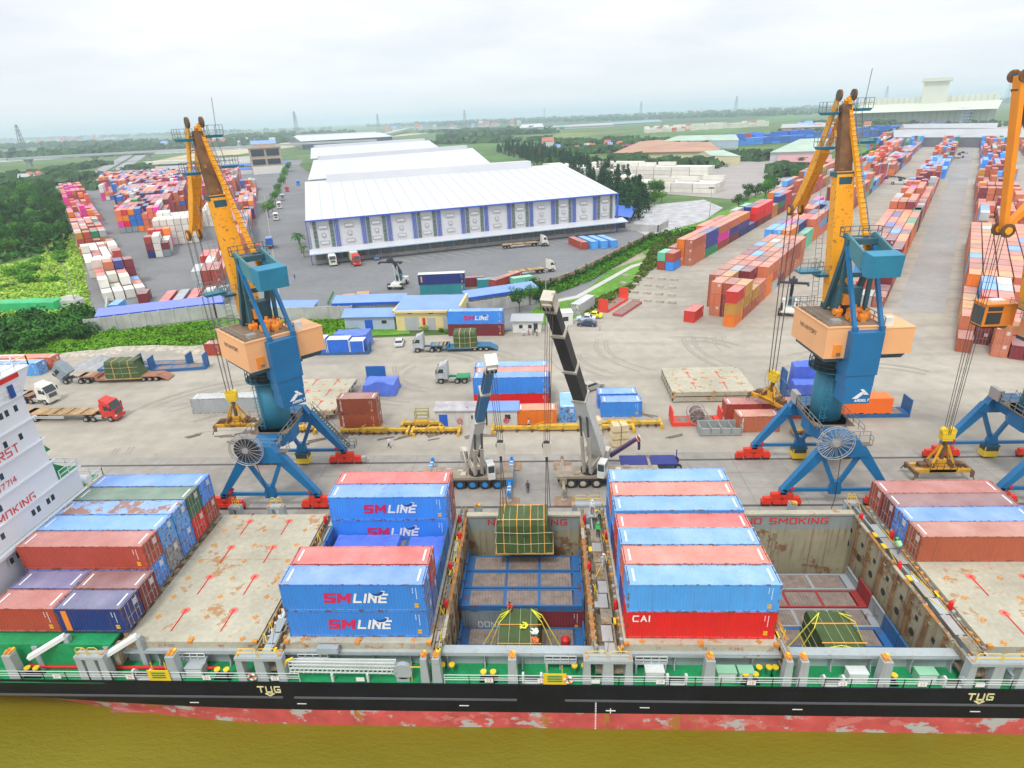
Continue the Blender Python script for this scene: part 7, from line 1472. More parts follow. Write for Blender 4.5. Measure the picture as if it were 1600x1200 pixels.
tag(b.build('crate_frame', mat('crate_timber', (.5, .40, .22), .8, var=.2)), 'open timber crate frame behind the stack of blue containers', 'crate')
o = q40(-4.75, 85.95, .1, 'orange', 'orange container with white lettering joined to the white cabins', h=2.55, L=6.06, door=-1); letters('logo_letters', 'MARINA 4U', .62, M_white, o, (.0, -1.232, 1.25), (pi/2, 0, 0), ext=.004, w=.1) if 0 else letters('logo_letters', 'MARINA', .7, M_white, o, (-.3, -1.232, 1.25), (pi/2, 0, 0), ext=.004, w=.1)
container(3.1, 86.9+3.03, 0, 6.06, 2.6, 'sky blue', pi/2, 'sky blue short container standing end-on right of the orange one', None, door=-1)
q40(8.3, 88.5, 0, 'blue' if 0 else 'light blue', 'short blue container with grey roof, nearer of two right of the black boom', h=2.6, L=6.3); q40(8.0, 91.6, 0, 'light blue', 'short blue container with grey roof, farther of two right of the black boom', h=2.6, L=6.3)
# spare hatch covers on the quay
def hatch_stack(x0, x1, y0, y1, label, n=2, dx=0):
    r = root('hatch_cover_stack', ((x0+x1)/2, (y0+y1)/2, 0), 0, label, 'hatch covers')
    for i in range(n):
        s = hatch(x0+dx*i, x1+dx*i, y0, y1, .9+i*.95, marks=(i == n-1)); ox, oy = (x0+x1)/2, (y0+y1)/2
        for xx in (x0+dx*i, x1+dx*i-.15):
            for k in range(8): s.box(xx, xx+.15, y0+k*(y1-y0)/8, y0+k*(y1-y0)/8+.5, .3+i*.95, .75+i*.95, m=1)
        s.v = [(p[0]-ox, p[1]-oy, p[2]) for p in s.v]; s.build('hatch_cover', HM, r)
hatch_stack(20.2, 33.4, 93.4, 104.0, 'stack of rusty cream hatch covers on the quay left of the right-hand spreader')
hatch_stack(-45.6, -35.4, 88.5, 101.8, 'stack of cream hatch covers on the quay behind the left crane', dx=1.4)
# yellow lifting beams lying on the apron
def lifting_beam(label, x0, x1, y, z=.5, w=.5):
    r = root('lifting_beam', ((x0+x1)/2, y, 0), 0, label, 'lifting beam', 'yellow lifting beams lying on the apron'); L = (x1-x0)/2
    b = MB(); b.box(-L, L, -w/2, w/2, z-.1, z+.35); b.box(-L*.35, L*.35, -w*.7, w*.7, z-.2, z+.5); b.build('main_beam', mat('beam_yellow', (.62, .38, .03), .6, var=.25, scale=1, rust=.5, rscale=1.5), r)
    for s in (-1, 1):
        b = MB(); b.box(*sorted((s*L, s*(L+.35))), -1.1, 1.1, z-.2, z+.25); [b.box(s*L-.1, s*L+.35, q*1.05-.15, q*1.05+.15, 0, z) for q in (-1, 1)]; b.beam((s*L*.5, -.4, z+.3), (s*L*.25, .4, z+.9), .1); b.build('end_beam', mat('beam_yellow', None), r)
    b = MB()
    for i in range(9): xx = -L+L*2*(i+.5)/9; b.box(xx-.15, xx+.15, -w*.9, w*.9, z-.45, z+.0); b.beam((xx, -.6, .1), (xx+.4, .7, .15), .08)
    b.build('support_leg', M_jibd, r); return r
lifting_beam('long yellow lifting beam in front of the rust-brown container pair', -31.6, -21.5, 84.0); lifting_beam('yellow lifting beam with a small rack on it, left of the white cabins', -22.4, -16.8, 86.2); lifting_beam('short yellow lifting beam in front of the white cabins', -20.4, -13.6, 83.9)
lifting_beam('longest yellow lifting beam in front of the orange container', -8.2, 12.5, 84.2); lifting_beam('yellow lifting beam lying behind the bales', 5.8, 16.8, 85.3)
lifting_beam('yellow lifting beam at the foot of the left crane', -41.5, -36.0, 85.0); lifting_beam('yellow lifting beam beside the round cable drum under the right crane leg', 35.5, 38.8, 81.8)
b = MB()
for sx in (-1, 1):
    for sy in (-1, 1): b.beam((sx*1.0, sy*.5, 0), (sx*1.0, sy*.5, 1.8), .12)
for z in (.5, 1.1, 1.7): b.beam((-1, -.5, z), (1, -.5, z), .1); b.beam((-1, .5, z), (1, .5, z), .1)
tag(b.build('steel_rack', mat('rack_olive', (.35, .32, .1), .7), None, (-19.6, 86.8, .9)), 'small olive steel rack standing on a yellow lifting beam', 'rack')
# right group: drum, troughs, containers, flat racks
flatrack(22.3, 86.2, 0, 7.4, mat('flat_rack_scarlet', (.75, .06, .03), .6, rust=.25), True, 'scarlet flat rack with raised ends holding the round cable drum', eh=2.4)
cd = root('cable_drum', (22.4, 86.0, 1.6), 0, 'large round cable drum standing on the scarlet flat rack', 'cable drum'); b = MB(); b.cyl((0, -1.0, .0), (0, 1.0, 0), .95, 18); b.build('drum_core', mat('drum_brown', (.18, .12, .11), .8, var=.3, scale=3), cd)
for yy in (-1.05, 1.05):
    b = MB(); ring = [(1.35*cos(a), yy, 1.35*sin(a)) for a in [i*pi/10 for i in range(21)]]; b.tube(ring, .06, 5); [b.beam((0, yy, 0), ring[i], .06) for i in range(0, 20, 2)]; b.build('drum_flange', M_steel, cd)
tr_ = root('steel_trough', (25.0, 82.9, 0), 0, 'row of four grey steel troughs in front of the cable drum', 'trough'); b = MB(); b.box(-3, 3, -1.1, 1.1, .1, .3)
for i in range(5): b.box(-3+i*1.48, -2.9+i*1.48, -1.1, 1.1, .3, 1.4)
for i in range(4): b.hexa([(-2.85+i*1.48, -1.1, .3), (-1.6+i*1.48, -1.1, .3), (-1.6+i*1.48, -.9, .3), (-2.85+i*1.48, -.9, .3), (-2.85+i*1.48, -1.1, 1.2), (-1.6+i*1.48, -1.1, 1.2), (-1.6+i*1.48, -.9, 1.2), (-2.85+i*1.48, -.9, 1.2)])
b.box(-3, 3, 1.0, 1.15, .3, 1.5); b.build('body', mat('trough_grey', (.33, .35, .34), .7, rust=.3), tr_)
o = q40(27.6, 82.8, 0, 'terracotta', 'short brown container with white vertical lettering beside the grey troughs', L=6.06)
for i, ch in enumerate('TRITON'): letters('logo_letters', ch, .33, M_white, o, (-2.35, -1.232, 2.2-i*.3), (pi/2, 0, 0), ext=.004, w=.07)
o = q40(27.0, 87.0, 0, 'brick red', 'long brown container behind the short one, partly hidden by the crane leg'); letters('logo_letters', 'CAI', .7, M_white, o, (1.6, -1.232, 1.6), (pi/2, 0, 0), ext=.004)
flatrack(47.0, 88.2, 0, 14.5, M_flat, True, 'dark blue flat rack under the bright orange wrapped box', eh=2.8)
ow_ = root('wrapped_box', (46.0, 88.2, .62), 0, 'bright orange wrapped box on a blue flat rack behind the right crane', 'cargo pack'); b = MB(); rr = random.Random(9)
n = 16; top = [(-5.4+10.8*i/n, 2.55+rr.uniform(-.03, .03)) for i in range(n+1)]
for i in range(n):
    x0, x1 = top[i][0], top[i+1][0]; d0, d1 = rr.uniform(0, .25), rr.uniform(0, .25)
    b.q((x0, -1.25, d0), (x1, -1.25, d1), (x1, -1.22, 2.55), (x0, -1.22, 2.55)); b.q((x1, 1.25, d1), (x0, 1.25, d0), (x0, 1.22, 2.55), (x1, 1.22, 2.55)); b.q((x0, -1.22, 2.55), (x1, -1.22, 2.55), (x1, 1.22, 2.56), (x0, 1.22, 2.56))
b.q((5.4, -1.25, 0), (5.4, 1.25, 0), (5.4, 1.22, 2.55), (5.4, -1.22, 2.55)); b.q((-5.4, 1.25, 0), (-5.4, -1.25, 0), (-5.4, -1.22, 2.55), (-5.4, 1.22, 2.55)); b.build('wrapping', mat('orange_wrapping', (.95, .17, .015), .5, var=.06, scale=.5), ow_)
flatrack(44.5, 95.5, 0, 12.19, M_flat, True, 'blue flat rack with tarpaulined cargo, nearer of two behind the right crane', eh=2.6); flatrack(45.6, 98.6, 0, 12.19, M_flat, True, 'blue flat rack with tarpaulined cargo, farther of two behind the right crane', eh=3.4)
tag(drape(39.8, 50.2, 94.4, 96.8, .6, 2.3, 11, fl=.1).build('tarpaulin', M_tarp), 'crumpled blue tarpaulin on the nearer flat rack behind the right crane', 'tarpaulin'); tag(drape(40.8, 47.2, 97.5, 99.8, .6, 4.2, 12, fl=.1, peak=.6).build('tarpaulin', M_tarp), 'tall blue tarpaulin on the farther flat rack behind the right crane', 'tarpaulin')
# left group
container(-53.4, 93.4, 0, 12.19, 2.7, 'pale grey', R(2), 'long pale grey container behind the left-hand hanging spreader', None)
q40(-71.6, 120.2, 0, 'brick red', 'small brick red container beside the rubble at the edge of the green strip', L=3.6)
tag(drape(-32.0, -26.5, 98.0, 102.5, .05, 1.9, 21, peak=.7, fl=.3).build('tarpaulin', M_tarp), 'crumpled blue tarpaulin over cargo behind the rust-brown container pair', 'tarpaulin')
b = MB(); b.box(-33.4, -29.8, 105.6, 105.8, 0, 2.6); b.box(-33.4, -33.2, 104.8, 105.6, 0, .5); b.box(-30, -29.8, 104.8, 105.6, 0, .5); tag(b.build('flat_rack_end', mat('end_wall_blue', (.02, .13, .42), .5)), 'single blue flat rack end wall standing behind the blue tarpaulin', 'end wall')
fr = flatrack(-42.6, 120.2, 0, 12.19, M_flat, True, 'blue flat rack loaded with blue wrapped crates left of the pale blue shed', eh=2.2)
M_tb = mat('blue_wrap', (.02, .14, .62), .5, var=.15, scale=.8)
for i, (x0, x1, h, lb) in enumerate(((-48.4, -45.2, 3.0, 'first'), (-44.9, -40.4, 2.7, 'second'), (-40.2, -37.4, 2.3, 'third'))):
    r = root('wrapped_crate', ((x0+x1)/2, 120.2, .62), 0, 'blue wrapped crate with white edges, %s from left, beside the pale blue shed' % lb, 'crate', None); w = (x1-x0)/2; b = MB(); b.box(-w, w, -1.2, 1.2, 0, h); b.build('wrapping', M_tb, r); b = MB(); b.box(-w-.03, w+.03, -1.24, 1.24, h, h+.06, m=0)
    for sx in (-w, w): b.box(sx-.06, sx+.06, -1.24, -1.2, 0, h)
    b.build('white_edging', M_cwhite, r)
tag(drape(-44.6, -37.5, 122.2, 126.5, .1, 3.3, 31, peak=1.4).build('tarpaulin', M_tarp), 'peaked blue tarpaulin behind the blue wrapped crates', 'tarpaulin')
for i, (x, y, rz) in enumerate(((-84.5, 113.5, 4), (-77.5, 115.2, 2), (-73.0, 112.8, 8))):
    flatrack(x, y, 0, 10.5, M_flat, i > 0, 'worn blue flat rack lying behind the left green cargo, %s of three' % ORD[i], rz=R(rz), eh=2.4 if i == 1 else 3.0)
# SM LINE pair by the store house
q40(-21.4, 129.6, 0, 'maroon', 'maroon container under the lettered blue one beside the yellow store house', rz=R(-3), h=2.7)
o = q40(-21.4, 129.6, 2.7, 'light blue', 'blue container with magenta and white lettering beside the yellow store house', rz=R(-3), h=2.9); logo(o)
b_ = gbuild
container(8.9, 146.9, 0, 9.2, 2.7, 'pale grey', R(63), 'pale grey container standing on the grass behind the yellow car', None, door=-1)
flatrack(16.6, 150.0, 0, 12.19, mat('flat_rack_scarlet', None), True, 'scarlet flat rack with both ends raised beside the pale grey container', rz=R(60), eh=3.2); flatrack(19.6, 146.6, 0, 12.19, mat('flat_rack_faded_red', (.42, .10, .10), .7, rust=.3), False, 'flat rack with faded red sides and silver deck beside the scarlet one', rz=R(60))
q40(-113, 110.8, 0, 'sky blue', 'pale blue container at the left edge behind the bridge wing'); q40(-112.5, 114, 0, 'salmon', 'salmon-roofed container at the left edge beside the green strip'); 
container(32.9+.4, 138.0, 0, 6.06, 2.6, 'red', TR, 'single red short container standing apart left of the red-topped stack', None, fine=False)
container(-35.2+13, 167.0, 0, 12.19, 2.6, 'mint green', R(3), 'mint green container underneath the navy one with the white roof', None, fine=False) if 0 else None
container(-28.2, 166.8, 0, 12.19, 2.6, 'teal', R(4), 'teal container underneath the white-roofed navy trailer box', None, fine=False); nb2 = container(-28.2, 166.8, 2.6, 12.6, 2.9, 'navy blue', R(4), 'navy blue box with a white roof in the yard behind the store house', None)
k = MB(); k.box(-6.3, 6.3, -1.24, 1.24, 2.87, 2.95); k.box(-5.6, -5.2, -1.245, -1.235, .8, 2.4, m=1); k.build('roof_cover', [M_cwhite, M_yell], nb2)
for (px, py, L, c, rz, z, lb) in ((815, 449, 6.06, 'mint green', 25, 0, 'mint green container by the dusty pink wall, left of the mast'), (762, 452, 6.06, 'teal', 8, 0, 'teal green short container right of the white-roofed navy box'), (790, 447, 12.19, 'brick red', 55, 0, 'brick red container standing at an angle behind the blue fascia'), (740, 449, 6.06, 'maroon', 8, 0, 'maroon short container just behind the teal green one'), (822, 462, 12.19, 'salmon', 50, 0, 'salmon-roofed container along the dusty pink wall')):
    x, y = G(px, py); container(x, y+2, z, L, 2.6, c, R(rz), lb, None, fine=False)
for i, c in enumerate(('brick red', 'sky blue', 'sky blue', 'sky blue')):
    x, y = G(903+i*15.5, 390-i*.9); container(x-2+2.3, y+5.5, 0, 12.19, 2.6, c, R(110), '%s container, %s from the left, standing on the asphalt before the docks' % (c, ORD[i]), None, fine=False)
x, y = G(175, 492); container(x, y+3, 0, 6.06, 2.6, 'sky blue', R(105), 'pale blue short container at the corner of the grey wall', None, fine=False); x, y = G(218, 474); container(x, y+3, 0, 6.06, 2.6, 'maroon', R(112), 'maroon short container standing apart near the white containers', None, fine=False)
# bales, loader crane, rubble, blocks
for (x, y, w, h, lb) in ((10.1, 79.6, 2.4, 3.4, 'tall stack of cream wrapped bales beside the black-boomed crane'), (6.9, 83.0, 1.8, 2.6, 'smaller stack of cream bales partly hidden by the crane boom')):
    r = root('bale_stack', (x, y, 0), .15, lb, 'bales'); rr = random.Random(int(x))
    for i in range(3):
        b = MB(); z0, z1 = h*i/3, h*(i+1)/3-.03; e = rr.uniform(-.08, .08); q = .12; P0 = [(-w/2+e, -.9), (w/2+e, -.9), (w/2+e, .9), (-w/2+e, .9)]
        b.hexa([(a*(1-q), c*(1-q), z0) for a, c in P0]+[(a, c, z0+.25) for a, c in P0]); b.hexa([(a, c, z0+.25) for a, c in P0]+[(a*(1-q), c*(1-q), z1) for a, c in P0]); b.build('bale', mat('bale_cream', (.62, .50, .30), .85, var=.2, scale=1.5, bump=.5), r)
    b = MB(); b.tube([(0, -.95, 0), (0, -.95, h), (0, .95, h)], .04, 4); b.build('strap', M_black, r)
r = root('loader_crane_truck', (13.5, 73.3, 0), 0, 'blue truck bed with a dark folded loader crane and red-white tip beside the bales', 'truck'); b = MB(); b.box(-4, 3.4, -1.2, 1.2, .9, 1.15); b.beam((3.4, 0, 1.1), (3.4, 0, 2.6), .12); b.build('truck_bed', mat('bed_navy', (.02, .03, .2), .6), r)
b = MB(); b.beam((-5.4, 0, 1.8), (-1.6, .4, 4.3), .5, .5, .4, .42); b.beam((-1.6, .4, 4.2), (-1.5, .4, 3.0), .34); b.cyl((-1.5, .4, 3.0), (-1.5, .4, 2.5), .18, 8); b.build('loader_boom', mat('boom_plum', (.06, .03, .09), .5), r); b = MB(); [b.beam((-1.95+i*.17, .37, 3.98+i*.105), (-1.87+i*.17, .37, 4.03+i*.105), .6, .62, m=i % 2) for i in range(4)]; b.build('warning_stripes', [M_red, M_cwhite], r)
for ax in (-3, -1.7, 3.5): [(lambda b: (tw(b, ax, s*1.0), b.build('wheel', [M_tyre, M_hub], r)))(MB()) for s in (-1, 1)]
r = root('dump_truck', (*G(64, 576), 0), R(20), 'rusty orange dump truck standing at the edge of the green strip', 'truck'); b = MB(); b.hexa([(-3.2, -1.2, 1.3), (1.2, -1.2, 1.0), (1.2, 1.2, 1.0), (-3.2, 1.2, 1.3), (-3.8, -1.4, 2.8), (1.4, -1.4, 2.2), (1.4, 1.4, 2.2), (-3.8, 1.4, 2.8)]); b.build('dump_body', mat('dumper_orange', (.55, .25, .06), .7, rust=.4, var=.3), r); b = MB(); b.prism([(1.6, .8), (1.6, 2.6), (2.9, 2.5), (3.3, 1.6), (3.3, .8)], 'y', -1.1, 1.1); b.build('cab', mat('dumper_orange', None), r); b = MB(); b.box(-3, 3.2, -.5, .5, .7, 1.0); b.build('chassis', M_tgrey, r)
for ax in (-2.2, -.9, 2.4): [(lambda b: (tw(b, ax, s*1.0), b.build('wheel', [M_tyre, M_hub], r)))(MB()) for s in (-1, 1)]
def heap(label, x, y, rx, ry, h, m, seed=0, n=18):
    rr = random.Random(seed); b = MB(); g = []
    for i in range(n+1):
        row = []
        for j in range(n+1):
            u, v = i/n*2-1, j/n*2-1; d = sqrt(u*u+v*v); z = h*max(0, 1-d**1.4)*(.8+.4*sin(u*5+seed)*cos(v*4))+(rr.uniform(-.08, .08)*h*.6 if d < .95 else 0); row.append((x+u*rx, y+v*ry, z if d < 1 else -.1))
        g.append(row)
    for i in range(n):
        for j in range(n): b.q(g[i][j], g[i+1][j], g[i+1][j+1], g[i][j+1])
    return tag(b.build('gravel_heap', m), label, 'heap')
M_grav = mat('grey_gravel', (.33, .34, .35), .95, var=.3, scale=1, bump=1, bscale=5); M_rub = mat('pale_rubble', (.42, .38, .31), .95, var=.4, scale=1.2, bump=1, bscale=4, var2=.3)
heap('low heap of grey gravel behind the tilted-cab truck', -92.5, 117.0, 5, 4, 1.6, M_grav, 1); heap('second heap of grey gravel next to the green cargo trailer', -85.8, 117.5, 4.2, 3.2, 1.2, M_grav, 2); heap('heap of pale broken rubble along the green strip, behind blue frames', -72.5, 123.5, 8, 2.2, 1.2, M_rub, 3); heap('long low bank of pale rubble along the green strip at the left', -88, 125.4, 12, 1.8, .9, M_rub, 4); heap('spread of pale rubble by the dump truck', -99, 123, 7, 2.2, .7, M_rub, 5)
M_blk = mat('concrete_block', (.42, .39, .32), .85, var=.2)
for j in range(4):
    for i in range(5):
        x, y = G(977+i*19-j*4+j*j, 432+j*12+i*1.5); b = MB(); b.box(-.9, .9, -.45, .45, 0, .5); b.box(-.6, .6, -.3, .3, .5, .58); tag(b.build('concrete_block', M_blk, None, (x, y, 0), R(-30+random.uniform(-8, 8))), 'low concrete block in the grid of blocks beside the drain', 'concrete block', 'concrete blocks laid out in a grid beside the drain')
for (px, py, lb) in ((545, 470, 'pale wooden pallet stack behind the long shed, left of two'), (568, 466, 'brown wooden pallet stack behind the long shed, right of two')):
    x, y = G(px, py); b = MB(); [b.box(-1.7, 1.7, -2.2, 2.2, k*.3, k*.3+.22) for k in range(5)]; tag(b.build('pallet_stack', mat('pallet_wood', (.48, .30, .15), .85, var=.3), None, (x, y, 0), .2), lb, 'pallets')
r = root('rubber_boat_frame', (*G(518, 474), 0), .4, 'small green steel frame behind the wall near the pallets', 'steel frame'); b = MB(); [b.beam((-1, s, 0), (1, s, 3), .12) for s in (-1, -.3, .4, 1)]; [b.beam((-1+k*.5, -1.2, k*.75), (-1+k*.5, 1.2, k*.75), .1) for k in range(5)]; b.build('frame', M_green, r)
b = MB(); pts = [(-2.6, -1.5), (2.4, -1.7), (3.0, .2), (2.2, 1.7), (-2.2, 1.5)]; b.prism(pts, 'z', 0, 2.0); b.hexa([(-2.4, -1.3, 2), (2.2, -1.5, 2), (2.0, 1.4, 2), (-2.0, 1.3, 2), (-1.8, -.8, 3), (1.6, -.9, 3), (1.4, .7, 3), (-1.4, .7, 3)]); tag(b.build('tarpaulin', mat('grey_tarp', (.5, .5, .48), .7, bump=.6), None, (*G(116, 478), 0)), 'grey covered mound in the grass beside the thin pale wall', 'tarpaulin')
x, y = G(48, 482); tag(drape(x-9, x+9, y-2.5, y+2.5, 0, 2.2, 41, nx=18, peak=.3).build('tarpaulin', mat('bright_green_tarp', (.03, .42, .15), .5, var=.25, scale=.3)), 'long bright green tarpaulin in the meadow at the left', 'tarpaulin')
# ================================================================ people
def person(label, x, y, z, rz, shirt, trouser, pose='stand', helmet=None, vest=None):
    J = {'stand': dict(hip=.92, k1=(.10, .04, .50), a1=(.11, .0, .08), t1=(.13, .16, .03), k2=(-.10, .04, .50), a2=(-.11, .0, .08), t2=(-.13, .16, .03), e1=(.27, .02, 1.12), w1=(.28, .12, .88), e2=(-.27, .02, 1.12), w2=(-.26, .14, .9), lean=0),
         'walk': dict(hip=.91, k1=(.10, .26, .52), a1=(.10, .34, .10), t1=(.10, .5, .06), k2=(-.10, -.02, .50), a2=(-.10, -.34, .16), t2=(-.10, -.24, .04), e1=(.25, -.16, 1.14), w1=(.24, -.12, .88), e2=(-.25, .14, 1.14), w2=(-.22, .32, .95), lean=.04),
         'sit': dict(hip=.46, k1=(.13, .42, .50), a1=(.13, .44, .08), t1=(.13, .6, .03), k2=(-.13, .42, .50), a2=(-.15, .36, .08), t2=(-.15, .52, .03), e1=(.26, .12, .72), w1=(.14, .36, .58), e2=(-.26, .12, .72), w2=(-.14, .36, .58), lean=.08),
         'crouch': dict(hip=.38, k1=(.16, .34, .52), a1=(.14, .06, .08), t1=(.14, .24, .03), k2=(-.16, .34, .52), a2=(-.14, .06, .08), t2=(-.14, .24, .03), e1=(.24, .34, .60), w1=(.12, .52, .42), e2=(-.24, .34, .60), w2=(-.12, .52, .42), lean=.26),
         'bend': dict(hip=.88, k1=(.11, .06, .50), a1=(.13, .0, .08), t1=(.13, .16, .03), k2=(-.11, .02, .50), a2=(-.13, -.08, .08), t2=(-.13, .08, .03), e1=(.22, .50, .98), w1=(.16, .62, .74), e2=(-.22, .50, .98), w2=(-.16, .62, .76), lean=.38)}[pose]
    h = J['hip']; L = J['lean']; dz = .56; up = sqrt(max(.01, 1-(L/.6)**2)); T = lambda f_: (0, L*f_*1.0, h+dz*f_*up)
    V = [(0, 0, h), T(.35), T(.7), T(.98), T(1.12)]; Rd = [.15, .125, .15, .09, .06]
    hd = (0, L*1.2+.02, h+dz*1.32*up); V.append(hd); Rd.append(.095); ht = (0, L*1.22+.01, h+dz*1.47*up); V.append(ht); Rd.append(.085)
    E_ = [(0, 1), (1, 2), (2, 3), (3, 4), (4, 5), (5, 6)]
    for s, k, a, t in ((1, 'k1', 'a1', 't1'), (-1, 'k2', 'a2', 't2')):
        n = len(V); V += [(s*.10, .0, h-.04), J[k], J[a], J[t]]; Rd += [.105, .07, .048, .042]; E_ += [(0, n), (n, n+1), (n+1, n+2), (n+2, n+3)]
    for s, e, w in ((1, 'e1', 'w1'), (-1, 'e2', 'w2')):
        sh = T(.92); n = len(V); hx = Vector(J[w]); el = Vector(J[e]); hand = hx+(hx-el).normalized()*.09
        V += [(s*.20, sh[1], sh[2]), tuple(el), tuple(hx), tuple(hand)]; Rd += [.065, .047, .034, .036]; E_ += [(2, n), (n, n+1), (n+1, n+2), (n+2, n+3)]
    me = bpy.data.meshes.new('skeleton'); me.from_pydata(V, E_, []); o = bpy.data.objects.new('skeleton', me); COL.objects.link(o)
    md = o.modifiers.new('s', 'SKIN'); md.use_smooth_shade = True
    for i, q in enumerate(me.skin_vertices[0].data): q.radius = (Rd[i]*(1.2 if i in (1, 2) else 1), Rd[i]); q.use_root = (i == 0)
    ms = o.modifiers.new('u', 'SUBSURF'); ms.levels = 1; ms.render_levels = 1
    dg = bpy.context.evaluated_depsgraph_get(); m2 = bpy.data.meshes.new_from_object(o.evaluated_get(dg)); bpy.data.objects.remove(o)
    for mm in (mat('cloth_%d_%d_%d' % tuple(int(c*99) for c in shirt), shirt, .8), mat('cloth_%d_%d_%d' % tuple(int(c*99) for c in trouser), trouser, .85), mat('skin', (.42, .24, .15), .6), M_black): m2.materials.append(mm)
    hz0 = Vector(hd); hands = [Vector(J['w1']), Vector(J['w2'])]; feet = [Vector(J['a1']), Vector(J['a2'])]
    for p in m2.polygons:
        c = p.center; i = 0
        if c.z > T(1.06)[2] and abs(c.x) < .14 and (c-hz0).length < .26: i = 2
        elif min((c-q).length for q in hands) < .10: i = 2
        elif min(c.z, 9) < .13 and pose != 'x': i = 3
        elif c.z < h+.02 or (pose in ('sit', 'crouch') and c.z < h+.14 and abs(c.x) < .24 and min((c-q).length for q in hands) > .2): i = 1
        p.material_index = i; p.use_smooth = True
    m2.name = 'person'; o = link('person', m2, None, (x, y, z), rz); tag(o, label, 'person')
    b = MB()
    if helmet: c = Vector(ht); b.cyl(c+Vector((0, 0, -.0)), c+Vector((0, .0, .09)), .125, 10, .07); b.cyl(c+Vector((0, .03, -.015)), c+Vector((0, .03, .0)), .15, 10); b.build('helmet', mat('cloth_%d_%d_%d' % tuple(int(c*99) for c in helmet), helmet, .4), o)
    else: c = Vector(ht); b.cyl(c+Vector((0, -.015, -.05)), c+Vector((0, -.01, .05)), .10, 8, .06); b.build('hair', M_black, o)
    if vest: b = MB(); a = Vector(T(.12)); c = Vector(T(.86)); b.beam(a, c, .40, .27, .42, .26, up=(0, 1, 0)); b.build('safety_vest', mat('vest_%d' % int(vest[0]*99), vest, .6), o)
    return o
WHT = (.72, .72, .75); NVY = (.02, .025, .05); GRN = (.05, .65, .12); RED_ = (.8, .08, .03)
def PP(px, py, z=0): x, y = G(px, py, z); return x, y, z
person('person in a white shirt and dark trousers walking on the apron left of the cranes', *PP(609, 700), 1.2, WHT, NVY, 'walk')
person('person in a dark purple shirt standing between the two mobile cranes', *PP(825, 770), 3.0, (.10, .06, .14), NVY)
person('person in a pale shirt walking in front of the orange container', *PP(826, 670), -1.4, (.55, .55, .65), NVY, 'walk')
person('person in pale pink standing on the apron right of the parked cars', *PP(937, 516), 2.5, (.6, .5, .45), (.5, .45, .4))
for px, py, rz, ps, c, lb in ((819, 524, 2.9, 'sit', WHT, 'person in white sitting outside the site cabin, leftmost'), (826, 523, 3.3, 'sit', (.6, .3, .25), 'person in dusty red sitting outside the site cabin'), (833, 523, 3.0, 'sit', (.3, .35, .2), 'person in olive sitting outside the site cabin'), (839, 525, 2.6, 'stand', (.65, .55, .45), 'person in beige standing outside the site cabin door')):
    person(lb, *PP(px, py), rz, c, (.15, .15, .2), ps)
x, y, z = PP(799, 955, .07); person('person in orange overalls crouching on the green cargo in the left hold', x, 46.9, .08, 2.7, RED_, RED_, 'crouch')
person('person in a white shirt and white helmet at the far end of the middle gangway', 4.7, 58.3, 3.1, 2.8, WHT, (.5, .05, .05), 'stand', helmet=WHT)
person('person with yellow helmet bending down on the middle gangway', 5.4, 57.0, 3.1, 2.2, (.3, .32, .2), NVY, 'bend', helmet=(.8, .6, .05))
person('person in a green vest and green helmet on the middle gangway', 5.0, 54.2, 3.12, 3.0, (.05, .3, .1), NVY, 'stand', helmet=GRN, vest=GRN)
person('person in grey with a white helmet walking on the middle gangway', 5.1, 49.2, 3.12, 3.3, (.5, .52, .55), (.45, .45, .45), 'walk', helmet=WHT)
person('person in pale green with helmet and vest on the right-hand gangway', 34.0, 51.3, 3.12, .4, (.3, .6, .35), (.1, .15, .25), 'bend', helmet=GRN, vest=(.4, .85, .45))
person('person in white and blue standing on the far side deck left of the open hold', -10.6, 59.6, DZ, 3.1, WHT, (.05, .08, .25), 'stand', helmet=WHT)
person('person in dark blue on the far side deck beside the grey pillar', -34.6, 59.7, DZ+.0, 2.5, (.05, .06, .2), (.3, .05, .05), 'stand')
x, y = G(246, 578) if 0 else G(461, 437); person('small person in blue walking on the warehouse road', x, y, 0, .8, (.03, .08, .4), (.03, .05, .2), 'walk')
# ================================================================ vegetation
def leafmat(name, c, var=.45):
    m = mat(name, c, .75, var=var, scale=.22, var2=.3); m.node_tree.nodes['Principled BSDF'].inputs['Specular IOR Level'].default_value = .15
    t = m.node_tree; b_ = t.nodes['Principled BSDF']; src = b_.inputs['Base Color'].links[0].from_socket; oi = t.nodes.new('ShaderNodeObjectInfo'); k = t.nodes.new('ShaderNodeMapRange'); t.links.new(oi.outputs['Random'], k.inputs[0]); k.inputs[3].default_value = .65; k.inputs[4].default_value = 1.35
    v = t.nodes.new('ShaderNodeVectorMath'); v.operation = 'SCALE'; t.links.new(src, v.inputs[0]); t.links.new(k.outputs[0], v.inputs['Scale']); t.links.new(v.outputs[0], b_.inputs['Base Color']); return m
ML1 = leafmat('foliage_dark', (.030, .115, .012)); ML2 = leafmat('foliage_fresh', (.075, .22, .015)); ML3 = leafmat('foliage_fir', (.022, .075, .028)); MLg = leafmat('foliage_bright', (.14, .33, .015)); M_bark = mat('bark', (.14, .10, .07), .9, var=.3, scale=2)
